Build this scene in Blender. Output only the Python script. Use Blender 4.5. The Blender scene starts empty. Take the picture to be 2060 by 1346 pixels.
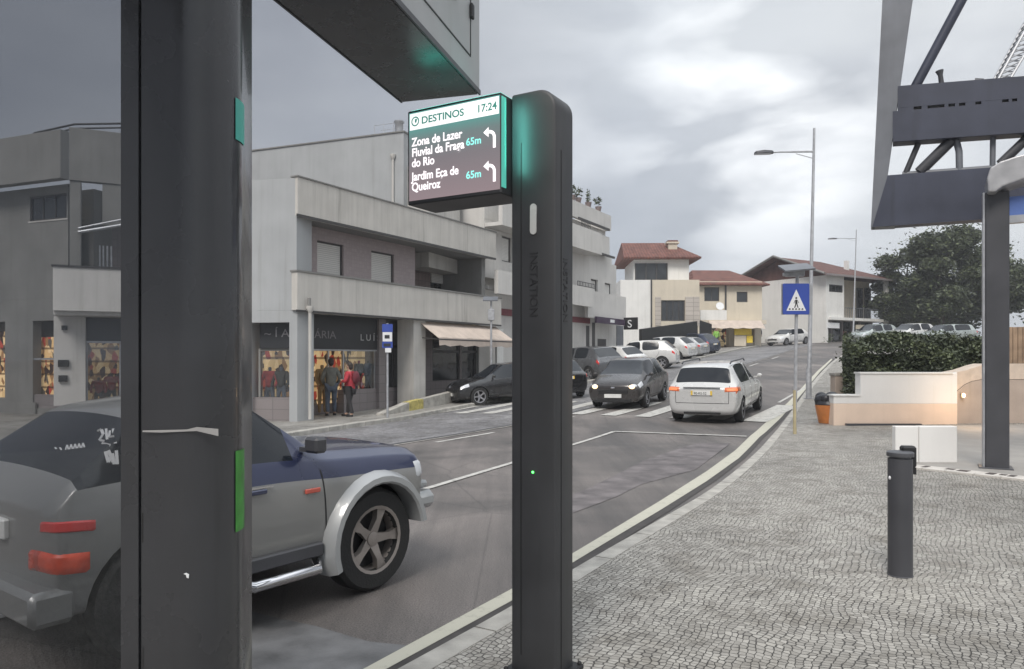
import bpy, bmesh, math, random
from mathutils import Matrix, Vector
random.seed(7)
R = math.radians
F, HX, HY, CH = 1480.0, 1030.0, 720.0, 1.6      # focal length and horizon of the photograph, eye height
scene = bpy.context.scene
C = scene.collection

# ------------------------------------------------------------------ camera
cam_d = bpy.data.cameras.new('camera'); cam = bpy.data.objects.new('camera', cam_d); C.objects.link(cam)
cam.location = (0, 0, CH); cam.rotation_euler = (R(90), 0, 0)
cam_d.sensor_width = 36; cam_d.lens = 36 * F / 2060
cam_d.shift_y = (HY - 673) / 2060
cam_d.clip_start = 0.05; cam_d.clip_end = 6000
scene.camera = cam

# ------------------------------------------------------------------ light
w = bpy.data.worlds.new('World'); scene.world = w; w.use_nodes = True
nt = w.node_tree; nt.nodes.clear()
def N(t, typ, **k):
    n = t.nodes.new(typ)
    for a, b in k.items(): setattr(n, a, b)
    return n
out = N(nt, 'ShaderNodeOutputWorld'); bg = N(nt, 'ShaderNodeBackground')
sky = N(nt, 'ShaderNodeTexSky'); sky.sky_type = 'NISHITA'; sky.sun_disc = False
SUN_EL, SUN_AZ = 48, 200
sky.sun_elevation = R(SUN_EL); sky.sun_rotation = R(SUN_AZ)
tc = N(nt, 'ShaderNodeTexCoord')
sep = N(nt, 'ShaderNodeSeparateXYZ'); nt.links.new(tc.outputs['Generated'], sep.inputs[0])
def math_(t, op, a, b=None, c=None, clamp=False):
    n = N(t, 'ShaderNodeMath', operation=op); n.use_clamp = clamp
    for i, v in enumerate((a, b, c)):
        if v is None: continue
        if isinstance(v, (int, float)): n.inputs[i].default_value = v
        else: t.links.new(v, n.inputs[i])
    return n.outputs[0]
def ramp(t, fac, stops, interp='LINEAR'):
    n = N(t, 'ShaderNodeValToRGB'); cr = n.color_ramp; cr.interpolation = interp
    while len(cr.elements) < len(stops): cr.elements.new(0.5)
    for e, (p, c) in zip(cr.elements, stops):
        e.position = p; e.color = (c[0], c[1], c[2], 1)
    t.links.new(fac, n.inputs[0]); return n.outputs[0]
def mixc(t, fac, a, b, mode='MIX'):
    n = N(t, 'ShaderNodeMix', data_type='RGBA', blend_type=mode)
    if isinstance(fac, (int, float)): n.inputs[0].default_value = fac
    else: t.links.new(fac, n.inputs[0])
    for i, v in ((6, a), (7, b)):
        if isinstance(v, (tuple, list)): n.inputs[i].default_value = (v[0], v[1], v[2], 1)
        else: t.links.new(v, n.inputs[i])
    return n.outputs[2]
# cloud deck: darker to the left (west of the street), brighter ahead on the right and overhead
side = math_(nt, 'MULTIPLY_ADD', sep.outputs['X'], 0.5, 0.5)
basec = ramp(nt, side, [(0.10, (.19, .202, .230)), (0.24, (.22, .234, .262)), (0.37, (.245, .262, .294)), (0.48, (.345, .367, .402)), (0.58, (.42, .45, .49)), (0.74, (.475, .497, .522)), (0.9, (.46, .475, .495))])
mp = N(nt, 'ShaderNodeMapping'); mp.inputs['Scale'].default_value = (1.0, 1.0, 2.6); mp.inputs['Location'].default_value = (.35, .1, .2)
nt.links.new(tc.outputs['Generated'], mp.inputs[0])
n1 = N(nt, 'ShaderNodeTexNoise'); n1.inputs['Scale'].default_value = 2.3; n1.inputs['Detail'].default_value = 5; n1.inputs['Roughness'].default_value = .48; n1.inputs['Distortion'].default_value = .15
nt.links.new(mp.outputs[0], n1.inputs['Vector'])
cl = ramp(nt, n1.outputs['Fac'], [(0.34, (.75, .76, .785)), (0.5, (.97, .97, .98)), (0.64, (1.16, 1.15, 1.13))])
c1 = mixc(nt, 1.0, basec, cl, 'MULTIPLY')
# a brighter break in the clouds ahead, to the right of the street sign
dirn = N(nt, 'ShaderNodeVectorMath', operation='DOT_PRODUCT'); nt.links.new(tc.outputs['Generated'], dirn.inputs[0])
bv = Vector(((1500 - HX) / F, 1, (HY - 265) / F)).normalized(); dirn.inputs[1].default_value = bv
br = ramp(nt, dirn.outputs['Value'], [(0.94, (0, 0, 0)), (0.985, (.09, .09, .088)), (1.0, (.34, .335, .32))])
n2 = N(nt, 'ShaderNodeTexNoise'); n2.inputs['Scale'].default_value = 5.0; n2.inputs['Detail'].default_value = 5; n2.inputs['Roughness'].default_value = .45; n2.inputs['Distortion'].default_value = .2
nt.links.new(mp.outputs[0], n2.inputs['Vector'])
nb = ramp(nt, n2.outputs['Fac'], [(0.44, (.1, .1, .1)), (0.64, (1.5, 1.5, 1.5))])
c2 = mixc(nt, 1.0, c1, mixc(nt, 1.0, br, nb, 'MULTIPLY'), 'ADD')
zen = ramp(nt, sep.outputs['Z'], [(0.0, (1, 1, 1)), (0.46, (1.0, 1.0, 1.0)), (0.70, (2.2, 2.2, 2.15)), (0.90, (2.9, 2.9, 2.8))])
c3 = mixc(nt, 1.0, c2, zen, 'MULTIPLY')
skm = mixc(nt, 1.0, sky.outputs[0], (.1, .1, .1), 'MULTIPLY')
c4 = mixc(nt, 0.04, c3, skm)
nt.links.new(c4, bg.inputs[0]); bg.inputs[1].default_value = 1.0
nt.links.new(bg.outputs[0], out.inputs[0])
sd = bpy.data.lights.new('sun', 'SUN'); sun = bpy.data.objects.new('sun', sd); C.objects.link(sun)
sd.energy = 1.9; sd.angle = R(22); sd.color = (1.0, .94, .87)
sa = R(SUN_AZ)
sv = Vector((math.sin(sa) * math.cos(R(SUN_EL)), math.cos(sa) * math.cos(R(SUN_EL)), math.sin(R(SUN_EL))))
sun.rotation_euler = sv.to_track_quat('Z', 'Y').to_euler(); sun.location = (0, 0, 60)
scene.view_settings.view_transform = 'Standard'; scene.view_settings.look = 'None'
scene.view_settings.exposure = 0.5; scene.view_settings.gamma = 1

# ------------------------------------------------------------------ materials
def new_mat(name):
    m = bpy.data.materials.new(name); m.use_nodes = True; t = m.node_tree
    return m, t, t.nodes['Principled BSDF']
def pmat(name, col, rough=.6, metal=0, var=.12, scale=6, bump=0, bscale=60, coat=0, streak=0, spec=.5):
    m, t, b = new_mat(name)
    co = N(t, 'ShaderNodeTexCoord').outputs['Object']
    n = N(t, 'ShaderNodeTexNoise'); n.inputs['Scale'].default_value = scale; n.inputs['Detail'].default_value = 7; t.links.new(co, n.inputs['Vector'])
    lo = [c * (1 - var) for c in col]; hi = [min(1, c * (1 + var)) for c in col]
    c = ramp(t, n.outputs['Fac'], [(.3, lo), (.7, hi)])
    if streak:
        mpp = N(t, 'ShaderNodeMapping'); mpp.inputs['Scale'].default_value = (3.2, 3.2, .16); t.links.new(co, mpp.inputs[0])
        n3 = N(t, 'ShaderNodeTexNoise'); n3.inputs['Scale'].default_value = 1.6; n3.inputs['Detail'].default_value = 9; n3.inputs['Roughness'].default_value = .65; t.links.new(mpp.outputs[0], n3.inputs['Vector'])
        k = 1 - streak
        c = mixc(t, 1.0, c, ramp(t, n3.outputs['Fac'], [(.38, (1, 1, 1)), (.58, (1 - streak * .25,) * 3), (.72, (k, k, k * .97))]), 'MULTIPLY')
    t.links.new(c, b.inputs['Base Color'])
    rr = ramp(t, n.outputs['Fac'], [(.3, (max(0, rough - .06),) * 3), (.7, (min(1, rough + .06),) * 3)])
    t.links.new(rr, b.inputs['Roughness'])
    b.inputs['Metallic'].default_value = metal; b.inputs['Coat Weight'].default_value = coat; b.inputs['Coat Roughness'].default_value = .06
    b.inputs['Specular IOR Level'].default_value = spec
    if bump:
        n2 = N(t, 'ShaderNodeTexNoise'); n2.inputs['Scale'].default_value = bscale; n2.inputs['Detail'].default_value = 4; t.links.new(co, n2.inputs['Vector'])
        bp = N(t, 'ShaderNodeBump'); bp.inputs['Strength'].default_value = bump; bp.inputs['Distance'].default_value = .01
        t.links.new(n2.outputs['Fac'], bp.inputs['Height']); t.links.new(bp.outputs[0], b.inputs['Normal'])
    return m
def emat(name, col, strength=1.0):
    m, t, b = new_mat(name)
    b.inputs['Base Color'].default_value = (*[c * .5 for c in col], 1)
    b.inputs['Emission Color'].default_value = (*col, 1); b.inputs['Emission Strength'].default_value = strength
    return m
def glassmat(name, tint=(.9, .92, .92), gloss=.12, rough=.02):
    m = bpy.data.materials.new(name); m.use_nodes = True; t = m.node_tree; t.nodes.clear()
    o = N(t, 'ShaderNodeOutputMaterial'); tr = N(t, 'ShaderNodeBsdfTransparent'); tr.inputs[0].default_value = (*tint, 1)
    gl = N(t, 'ShaderNodeBsdfGlossy'); gl.inputs['Roughness'].default_value = rough; gl.inputs[0].default_value = (.9, .95, 1, 1)
    lw = N(t, 'ShaderNodeLayerWeight'); lw.inputs[0].default_value = .12
    f = math_(t, 'MULTIPLY_ADD', lw.outputs['Fresnel'], .8, gloss, clamp=True)
    mx = N(t, 'ShaderNodeMixShader'); t.links.new(f, mx.inputs[0]); t.links.new(tr.outputs[0], mx.inputs[1]); t.links.new(gl.outputs[0], mx.inputs[2])
    t.links.new(mx.outputs[0], o.inputs[0]); return m
def tilemat(name, col, joint, sx, sz, rough=.7, mort=.02, var=.1):
    m, t, b = new_mat(name)
    co = N(t, 'ShaderNodeTexCoord').outputs['Object']
    sp = N(t, 'ShaderNodeSeparateXYZ'); t.links.new(co, sp.inputs[0])
    cb = N(t, 'ShaderNodeCombineXYZ'); t.links.new(math_(t, 'ADD', sp.outputs['X'], sp.outputs['Y']), cb.inputs[0]); t.links.new(sp.outputs['Z'], cb.inputs[1])
    br_ = N(t, 'ShaderNodeTexBrick'); t.links.new(cb.outputs[0], br_.inputs['Vector'])
    br_.inputs['Scale'].default_value = 1; br_.inputs['Brick Width'].default_value = sx; br_.inputs['Row Height'].default_value = sz; br_.inputs['Mortar Size'].default_value = mort; br_.offset = 0
    br_.inputs['Color1'].default_value = (*[c * (1 - var) for c in col], 1); br_.inputs['Color2'].default_value = (*[c * (1 + var) for c in col], 1); br_.inputs['Mortar'].default_value = (*joint, 1)
    t.links.new(br_.outputs[0], b.inputs['Base Color']); b.inputs['Roughness'].default_value = rough
    return m
def roofmat(name, col):
    m, t, b = new_mat(name)
    co = N(t, 'ShaderNodeTexCoord').outputs['Object']
    wv = N(t, 'ShaderNodeTexWave'); wv.wave_type = 'BANDS'; wv.bands_direction = 'X'; wv.inputs['Scale'].default_value = 1.4; wv.inputs['Distortion'].default_value = .3; t.links.new(co, wv.inputs['Vector'])
    wz = N(t, 'ShaderNodeTexWave'); wz.wave_type = 'BANDS'; wz.bands_direction = 'Z'; wz.inputs['Scale'].default_value = 2.4; t.links.new(co, wz.inputs['Vector'])
    n = N(t, 'ShaderNodeTexNoise'); n.inputs['Scale'].default_value = 2.2; n.inputs['Detail'].default_value = 8; t.links.new(co, n.inputs['Vector'])
    c = ramp(t, n.outputs['Fac'], [(.3, [x * .62 for x in col]), (.55, col), (.75, [min(1, x * 1.35) for x in col])])
    c = mixc(t, .45, c, mixc(t, .5, wv.outputs[0], wz.outputs[0]), 'MULTIPLY')
    t.links.new(c, b.inputs['Base Color']); b.inputs['Roughness'].default_value = .85
    bp = N(t, 'ShaderNodeBump'); bp.inputs['Strength'].default_value = .6; bp.inputs['Distance'].default_value = .05
    t.links.new(wv.outputs[1], bp.inputs['Height']); t.links.new(bp.outputs[0], b.inputs['Normal'])
    return m
def goodsmat(name, strength=.5, cell=7.0, warm=(1.0, .83, .60)):
    """lit shop interior: shelves with goods of many colours"""
    m, t, b = new_mat(name)
    co = N(t, 'ShaderNodeTexCoord').outputs['Object']
    mpp = N(t, 'ShaderNodeMapping'); mpp.inputs['Scale'].default_value = (cell, cell, cell * .55); t.links.new(co, mpp.inputs[0])
    vo = N(t, 'ShaderNodeTexVoronoi'); vo.inputs['Scale'].default_value = 1; t.links.new(mpp.outputs[0], vo.inputs['Vector'])
    vs = N(t, 'ShaderNodeSeparateColor'); t.links.new(vo.outputs['Color'], vs.inputs[0])
    c = ramp(t, vs.outputs[0], [(0, (.05, .03, .03)), (.2, (.35, .22, .12)), (.32, (.75, .62, .42)), (.5, (.95, .82, .6)), (.72, (.8, .62, .38)), (.84, (.45, .07, .05)), (.92, (.12, .12, .13))], 'CONSTANT')
    sp = N(t, 'ShaderNodeSeparateXYZ'); t.links.new(co, sp.inputs[0])
    sh = math_(t, 'PINGPONG', sp.outputs['Z'], .22)
    c = mixc(t, 1.0, c, ramp(t, sh, [(.02, (.3, .26, .22)), (.05, (1, 1, 1))]), 'MULTIPLY')
    c = mixc(t, 1.0, c, warm, 'MULTIPLY')
    t.links.new(c, b.inputs['Base Color']); t.links.new(c, b.inputs['Emission Color']); b.inputs['Emission Strength'].default_value = strength
    b.inputs['Roughness'].default_value = .8
    return m

# paving: small limestone setts laid in shallow arcs
def settmat(name, size, light, dark, joint, arcs=True, bump=.5, stain=.25):
    m, t, b = new_mat(name)
    co = N(t, 'ShaderNodeTexCoord').outputs['Object']
    sp = N(t, 'ShaderNodeSeparateXYZ'); t.links.new(co, sp.inputs[0])
    # rotate to street direction
    X = math_(t, 'ADD', math_(t, 'MULTIPLY', sp.outputs['X'], .866), math_(t, 'MULTIPLY', sp.outputs['Y'], -.5))
    Y = math_(t, 'ADD', math_(t, 'MULTIPLY', sp.outputs['X'], .5), math_(t, 'MULTIPLY', sp.outputs['Y'], .866))
    if arcs:
        u = math_(t, 'PINGPONG', X, .62)
        uu = math_(t, 'SUBTRACT', u, .31)
        Y = math_(t, 'ADD', Y, math_(t, 'MULTIPLY', math_(t, 'MULTIPLY', u, u), .22))
    cb = N(t, 'ShaderNodeCombineXYZ'); t.links.new(X, cb.inputs[0]); t.links.new(Y, cb.inputs[1])
    ws = N(t, 'ShaderNodeTexNoise'); ws.inputs['Scale'].default_value = 1.3; t.links.new(cb.outputs[0], ws.inputs['Vector'])
    add = N(t, 'ShaderNodeVectorMath', operation='MULTIPLY_ADD'); t.links.new(ws.outputs['Color'], add.inputs[0]); add.inputs[1].default_value = (.25, .25, 0); t.links.new(cb.outputs[0], add.inputs[2])
    vo = N(t, 'ShaderNodeTexVoronoi'); vo.feature = 'DISTANCE_TO_EDGE'; vo.voronoi_dimensions = '2D'; vo.inputs['Scale'].default_value = 1 / size; vo.inputs['Randomness'].default_value = .45
    t.links.new(add.outputs[0], vo.inputs['Vector'])
    v2 = N(t, 'ShaderNodeTexVoronoi'); v2.voronoi_dimensions = '2D'; v2.inputs['Scale'].default_value = 1 / size; v2.inputs['Randomness'].default_value = .45
    t.links.new(add.outputs[0], v2.inputs['Vector'])
    vs = N(t, 'ShaderNodeSeparateColor'); t.links.new(v2.outputs['Color'], vs.inputs[0])
    c = ramp(t, vs.outputs[0], [(0, dark), (.5, [(a + b_) / 2 for a, b_ in zip(light, dark)]), (1, light)])
    # joints widen and narrow over the pavement, some filled with sand
    n4 = N(t, 'ShaderNodeTexNoise'); n4.inputs['Scale'].default_value = 1.1; n4.inputs['Detail'].default_value = 5; t.links.new(co, n4.inputs['Vector'])
    n5 = N(t, 'ShaderNodeTexNoise'); n5.inputs['Scale'].default_value = 14; n5.inputs['Detail'].default_value = 3; t.links.new(co, n5.inputs['Vector'])
    wid = math_(t, 'MULTIPLY_ADD', n5.outputs['Fac'], .34, -.06)
    e = math_(t, 'DIVIDE', vo.outputs['Distance'], wid, clamp=True)
    jf = ramp(t, n4.outputs['Fac'], [(.38, [x * 1.7 for x in joint]), (.62, joint)])
    c = mixc(t, ramp(t, e, [(.25, (0, 0, 0)), (.95, (1, 1, 1))]), jf, c)
    n6 = N(t, 'ShaderNodeTexNoise'); n6.inputs['Scale'].default_value = .45; n6.inputs['Detail'].default_value = 7; t.links.new(co, n6.inputs['Vector'])
    c = mixc(t, 1.0, c, ramp(t, n6.outputs['Fac'], [(.35, (1 - stain,) * 3), (.6, (1, 1, 1))]), 'MULTIPLY')
    n7 = N(t, 'ShaderNodeTexNoise'); n7.inputs['Scale'].default_value = 2.6; n7.inputs['Detail'].default_value = 9; n7.inputs['Roughness'].default_value = .7; t.links.new(co, n7.inputs['Vector'])
    c = mixc(t, 1.0, c, ramp(t, n7.outputs['Fac'], [(.36, (.68, .66, .63)), (.52, (1, 1, 1)), (.68, (1.12, 1.12, 1.1))]), 'MULTIPLY')
    t.links.new(c, b.inputs['Base Color']); b.inputs['Roughness'].default_value = .62
    bp = N(t, 'ShaderNodeBump'); bp.inputs['Strength'].default_value = bump; bp.inputs['Distance'].default_value = .02
    t.links.new(ramp(t, e, [(0, (0, 0, 0)), (1, (1, 1, 1))], 'EASE'), bp.inputs['Height']); t.links.new(bp.outputs[0], b.inputs['Normal'])
    return m
def asphalt():
    m, t, b = new_mat('asphalt')
    co = N(t, 'ShaderNodeTexCoord').outputs['Object']
    big = N(t, 'ShaderNodeTexNoise'); big.inputs['Scale'].default_value = .28; big.inputs['Detail'].default_value = 8; big.inputs['Roughness'].default_value = .62; big.inputs['Distortion'].default_value = .6; t.links.new(co, big.inputs['Vector'])
    c = ramp(t, big.outputs['Fac'], [(.34, (.066, .062, .061)), (.47, (.110, .101, .098)), (.56, (.148, .134, .130)), (.66, (.20, .184, .176))])
    # tyre-worn bands along the street
    mpp = N(t, 'ShaderNodeMapping'); mpp.inputs['Rotation'].default_value = (0, 0, R(30)); mpp.inputs['Scale'].default_value = (1.0, .07, 1); t.links.new(co, mpp.inputs[0])
    st = N(t, 'ShaderNodeTexNoise'); st.inputs['Scale'].default_value = 1.7; st.inputs['Detail'].default_value = 6; st.inputs['Roughness'].default_value = .7; t.links.new(mpp.outputs[0], st.inputs['Vector'])
    c = mixc(t, 1.0, c, ramp(t, st.outputs['Fac'], [(.35, (.78, .78, .78)), (.65, (1.22, 1.2, 1.18))]), 'MULTIPLY')
    fine = N(t, 'ShaderNodeTexNoise'); fine.inputs['Scale'].default_value = 90; fine.inputs['Detail'].default_value = 3; t.links.new(co, fine.inputs['Vector'])
    c = mixc(t, 1.0, c, ramp(t, fine.outputs['Fac'], [(.3, (.55, .55, .55)), (.7, (1.45, 1.45, 1.42))]), 'MULTIPLY')
    vo = N(t, 'ShaderNodeTexVoronoi'); vo.feature = 'DISTANCE_TO_EDGE'; vo.inputs['Scale'].default_value = .42; t.links.new(mixc(t, .12, co, big.outputs['Color']), vo.inputs['Vector'])
    c = mixc(t, ramp(t, vo.outputs['Distance'], [(.0, (.35, .35, .35)), (.005, (0, 0, 0))]), c, (.03, .03, .03))
    t.links.new(c, b.inputs['Base Color'])
    t.links.new(ramp(t, big.outputs['Fac'], [(.35, (.55, .55, .55)), (.65, (.8, .8, .8))]), b.inputs['Roughness'])
    bp = N(t, 'ShaderNodeBump'); bp.inputs['Strength'].default_value = .5; bp.inputs['Distance'].default_value = .01
    t.links.new(fine.outputs['Fac'], bp.inputs['Height']); t.links.new(bp.outputs[0], b.inputs['Normal'])
    return m
def paintmark(name, col, wear=.45):
    m, t, b = new_mat(name)
    co = N(t, 'ShaderNodeTexCoord').outputs['Object']
    n = N(t, 'ShaderNodeTexNoise'); n.inputs['Scale'].default_value = 7; n.inputs['Detail'].default_value = 10; n.inputs['Roughness'].default_value = .75; t.links.new(co, n.inputs['Vector'])
    c = ramp(t, n.outputs['Fac'], [(wear - .1, (.13, .125, .12)), (wear, [x * .72 for x in col]), (wear + .12, col)])
    t.links.new(c, b.inputs['Base Color']); b.inputs['Roughness'].default_value = .7
    return m

M = {}
M['asphalt'] = asphalt()
M['setts'] = settmat('limestone_setts', .041, (.43, .41, .372), (.27, .254, .228), (.045, .042, .038))
M['cobble'] = settmat('granite_cobbles', .10, (.30, .295, .30), (.19, .185, .195), (.08, .078, .078), arcs=False, stain=.3)
M['sidewalk'] = settmat('far_setts', .06, (.36, .345, .32), (.27, .26, .24), (.12, .115, .11))
M['kerb'] = pmat('granite_kerb', (.36, .345, .315), .8, var=.28, scale=5, bump=.4)
M['white_mark'] = paintmark('white_road_paint', (.50, .49, .46), .42)
M['cream_mark'] = paintmark('cream_road_paint', (.47, .455, .38), .33)
M['dark_post'] = pmat('charcoal_powder_coat', (.033, .034, .038), .28, var=.22, scale=2.2, bump=.05, bscale=120, coat=.3, streak=.35)
M['dark_post2'] = pmat('charcoal_satin_paint', (.038, .039, .042), .50, var=.22, scale=3, streak=.3)
M['dark_grey'] = pmat('graphite_paint', (.052, .053, .060), .45, var=.12, scale=3)
M['navy_steel'] = pmat('blue_grey_steel', (.040, .046, .072), .5, var=.22, scale=1.6, streak=.25)
M['grey_steel'] = pmat('mid_grey_steel', (.15, .16, .18), .5, var=.18, scale=2, streak=.3)
M['alu'] = pmat('brushed_aluminium', (.42, .43, .45), .4, metal=.6, var=.15)
M['galv'] = pmat('galvanised_steel', (.40, .41, .43), .5, metal=.35, var=.2, scale=9)
M['emboss'] = pmat('embossed_grey', (.022, .022, .024), .5)
M['black'] = pmat('matt_black', (.012, .012, .013), .6, var=.2)
M['rubber'] = pmat('tyre_rubber', (.018, .018, .018), .8, var=.25, bump=.3)
M['rim'] = pmat('alloy', (.38, .38, .40), .35, metal=.7, var=.1)
M['rim_brown'] = pmat('dusty_alloy', (.30, .27, .25), .45, metal=.5, var=.2)
M['car_glass'] = pmat('dark_car_glass', (.012, .015, .02), .09, var=.05, spec=.45)
M['red_lamp'] = pmat('red_lens', (.62, .025, .02), .2, var=.1, coat=.6)
M['red_lit'] = emat('red_lamp_on', (1.0, .06, .03), 1.2)
M['orange_lamp'] = pmat('orange_lens', (.62, .16, .06), .25, var=.1, coat=.6)
M['clear_lamp'] = pmat('clear_lens', (.55, .57, .6), .12, var=.1, coat=1)
M['head_lit'] = emat('headlamp_on', (1.0, .66, .34), 2.2)
M['chrome'] = pmat('chrome', (.6, .6, .62), .15, metal=1, var=.05)
M['plate'] = pmat('white_plate', (.7, .7, .68), .5, var=.05)
M['plate_y'] = pmat('yellow_plate_band', (.75, .5, .05), .5, var=.05)
M['plaster_grey'] = pmat('grey_render', (.54, .525, .495), .9, var=.12, scale=1.2, bump=.2, streak=.36)
M['plaster_blue'] = pmat('cool_grey_render', (.37, .382, .39), .9, var=.08, scale=1.0, bump=.15, streak=.18)
M['plaster_dark'] = pmat('dark_grey_render', (.21, .208, .20), .9, var=.12, scale=1.0, bump=.2, streak=.2)
M['plaster_white'] = pmat('white_render', (.74, .735, .71), .85, var=.06, scale=1, streak=.16)
M['plaster_cream'] = pmat('cream_render', (.60, .54, .44), .85, var=.07, scale=1, streak=.16)
M['plaster_b'] = pmat('pale_grey_render', (.60, .585, .56), .85, var=.07, scale=1, streak=.22)
M['pink'] = tilemat('pink_mosaic_tile', (.37, .315, .315), (.335, .285, .285), .12, .12, mort=.008, var=.06)
M['brown_tile'] = tilemat('brown_tile', (.21, .165, .155), (.14, .11, .11), .22, .3, mort=.012, var=.1)
M['base_tile'] = tilemat('grey_brown_tile', (.235, .21, .21), (.17, .155, .155), .35, .3, mort=.01, var=.06)
M['shutter'] = tilemat('white_roller_shutter', (.66, .65, .62), (.45, .44, .42), 30, .06, mort=.008, var=.02)
M['frame_dark'] = pmat('dark_window_frame', (.05, .048, .048), .5)
M['window_dark'] = pmat('dark_window_glass', (.03, .034, .038), .08, var=.3, scale=1.5, spec=.7)
M['shop_glass'] = glassmat('shop_glass', (.86, .88, .88), .07)
M['roof_red'] = roofmat('terracotta_tiles', (.20, .085, .066))
M['roof_brown'] = roofmat('brown_tiles', (.16, .075, .062))
M['sign_dark'] = pmat('dark_sign_board', (.028, .03, .034), .4, var=.15)
M['letter'] = pmat('pale_letters', (.50, .50, .50), .5, var=.05)
M['letter_dim'] = pmat('grey_letters', (.24, .23, .24), .6, var=.1)
M['goods'] = goodsmat('lit_shop_shelves', .27)
M['goods_dim'] = goodsmat('dim_shop_shelves', .16, cell=5, warm=(.85, .8, .66))
M['awning'] = pmat('beige_canvas', (.52, .44, .38), .85, var=.12, scale=2, streak=.2)
M['sign_blue'] = pmat('blue_sign_face', (.035, .07, .33), .45, var=.05)
M['sign_white'] = pmat('white_sign_face', (.72, .73, .74), .45, var=.04)
M['leaf_dark'] = pmat('dark_foliage', (.050, .064, .036), .6, var=.5, scale=1.1)
M['leaf_mid'] = pmat('green_foliage', (.088, .108, .050), .55, var=.5, scale=1.2)
M['bark'] = pmat('bark', (.07, .055, .045), .9, var=.3, bump=.6)
M['block_white'] = pmat('white_painted_wall', (.74, .73, .71), .75, var=.05, streak=.07, scale=1)
M['peach'] = pmat('peach_glow_wall', (.76, .60, .48), .8, var=.06, scale=2, streak=.08)  # warm lamp glow painted into the colour of the lower band
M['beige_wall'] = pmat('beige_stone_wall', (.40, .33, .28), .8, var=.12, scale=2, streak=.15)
M['concrete'] = pmat('smooth_concrete', (.30, .285, .265), .75, var=.12, scale=2.5, bump=.1)
M['orange'] = pmat('orange_plastic', (.62, .22, .06), .5, var=.15)
M['yellow'] = pmat('yellow_panel', (.75, .55, .05), .5, var=.08)
M['bulb'] = emat('warm_bulb', (1.0, .72, .38), 6)

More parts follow.
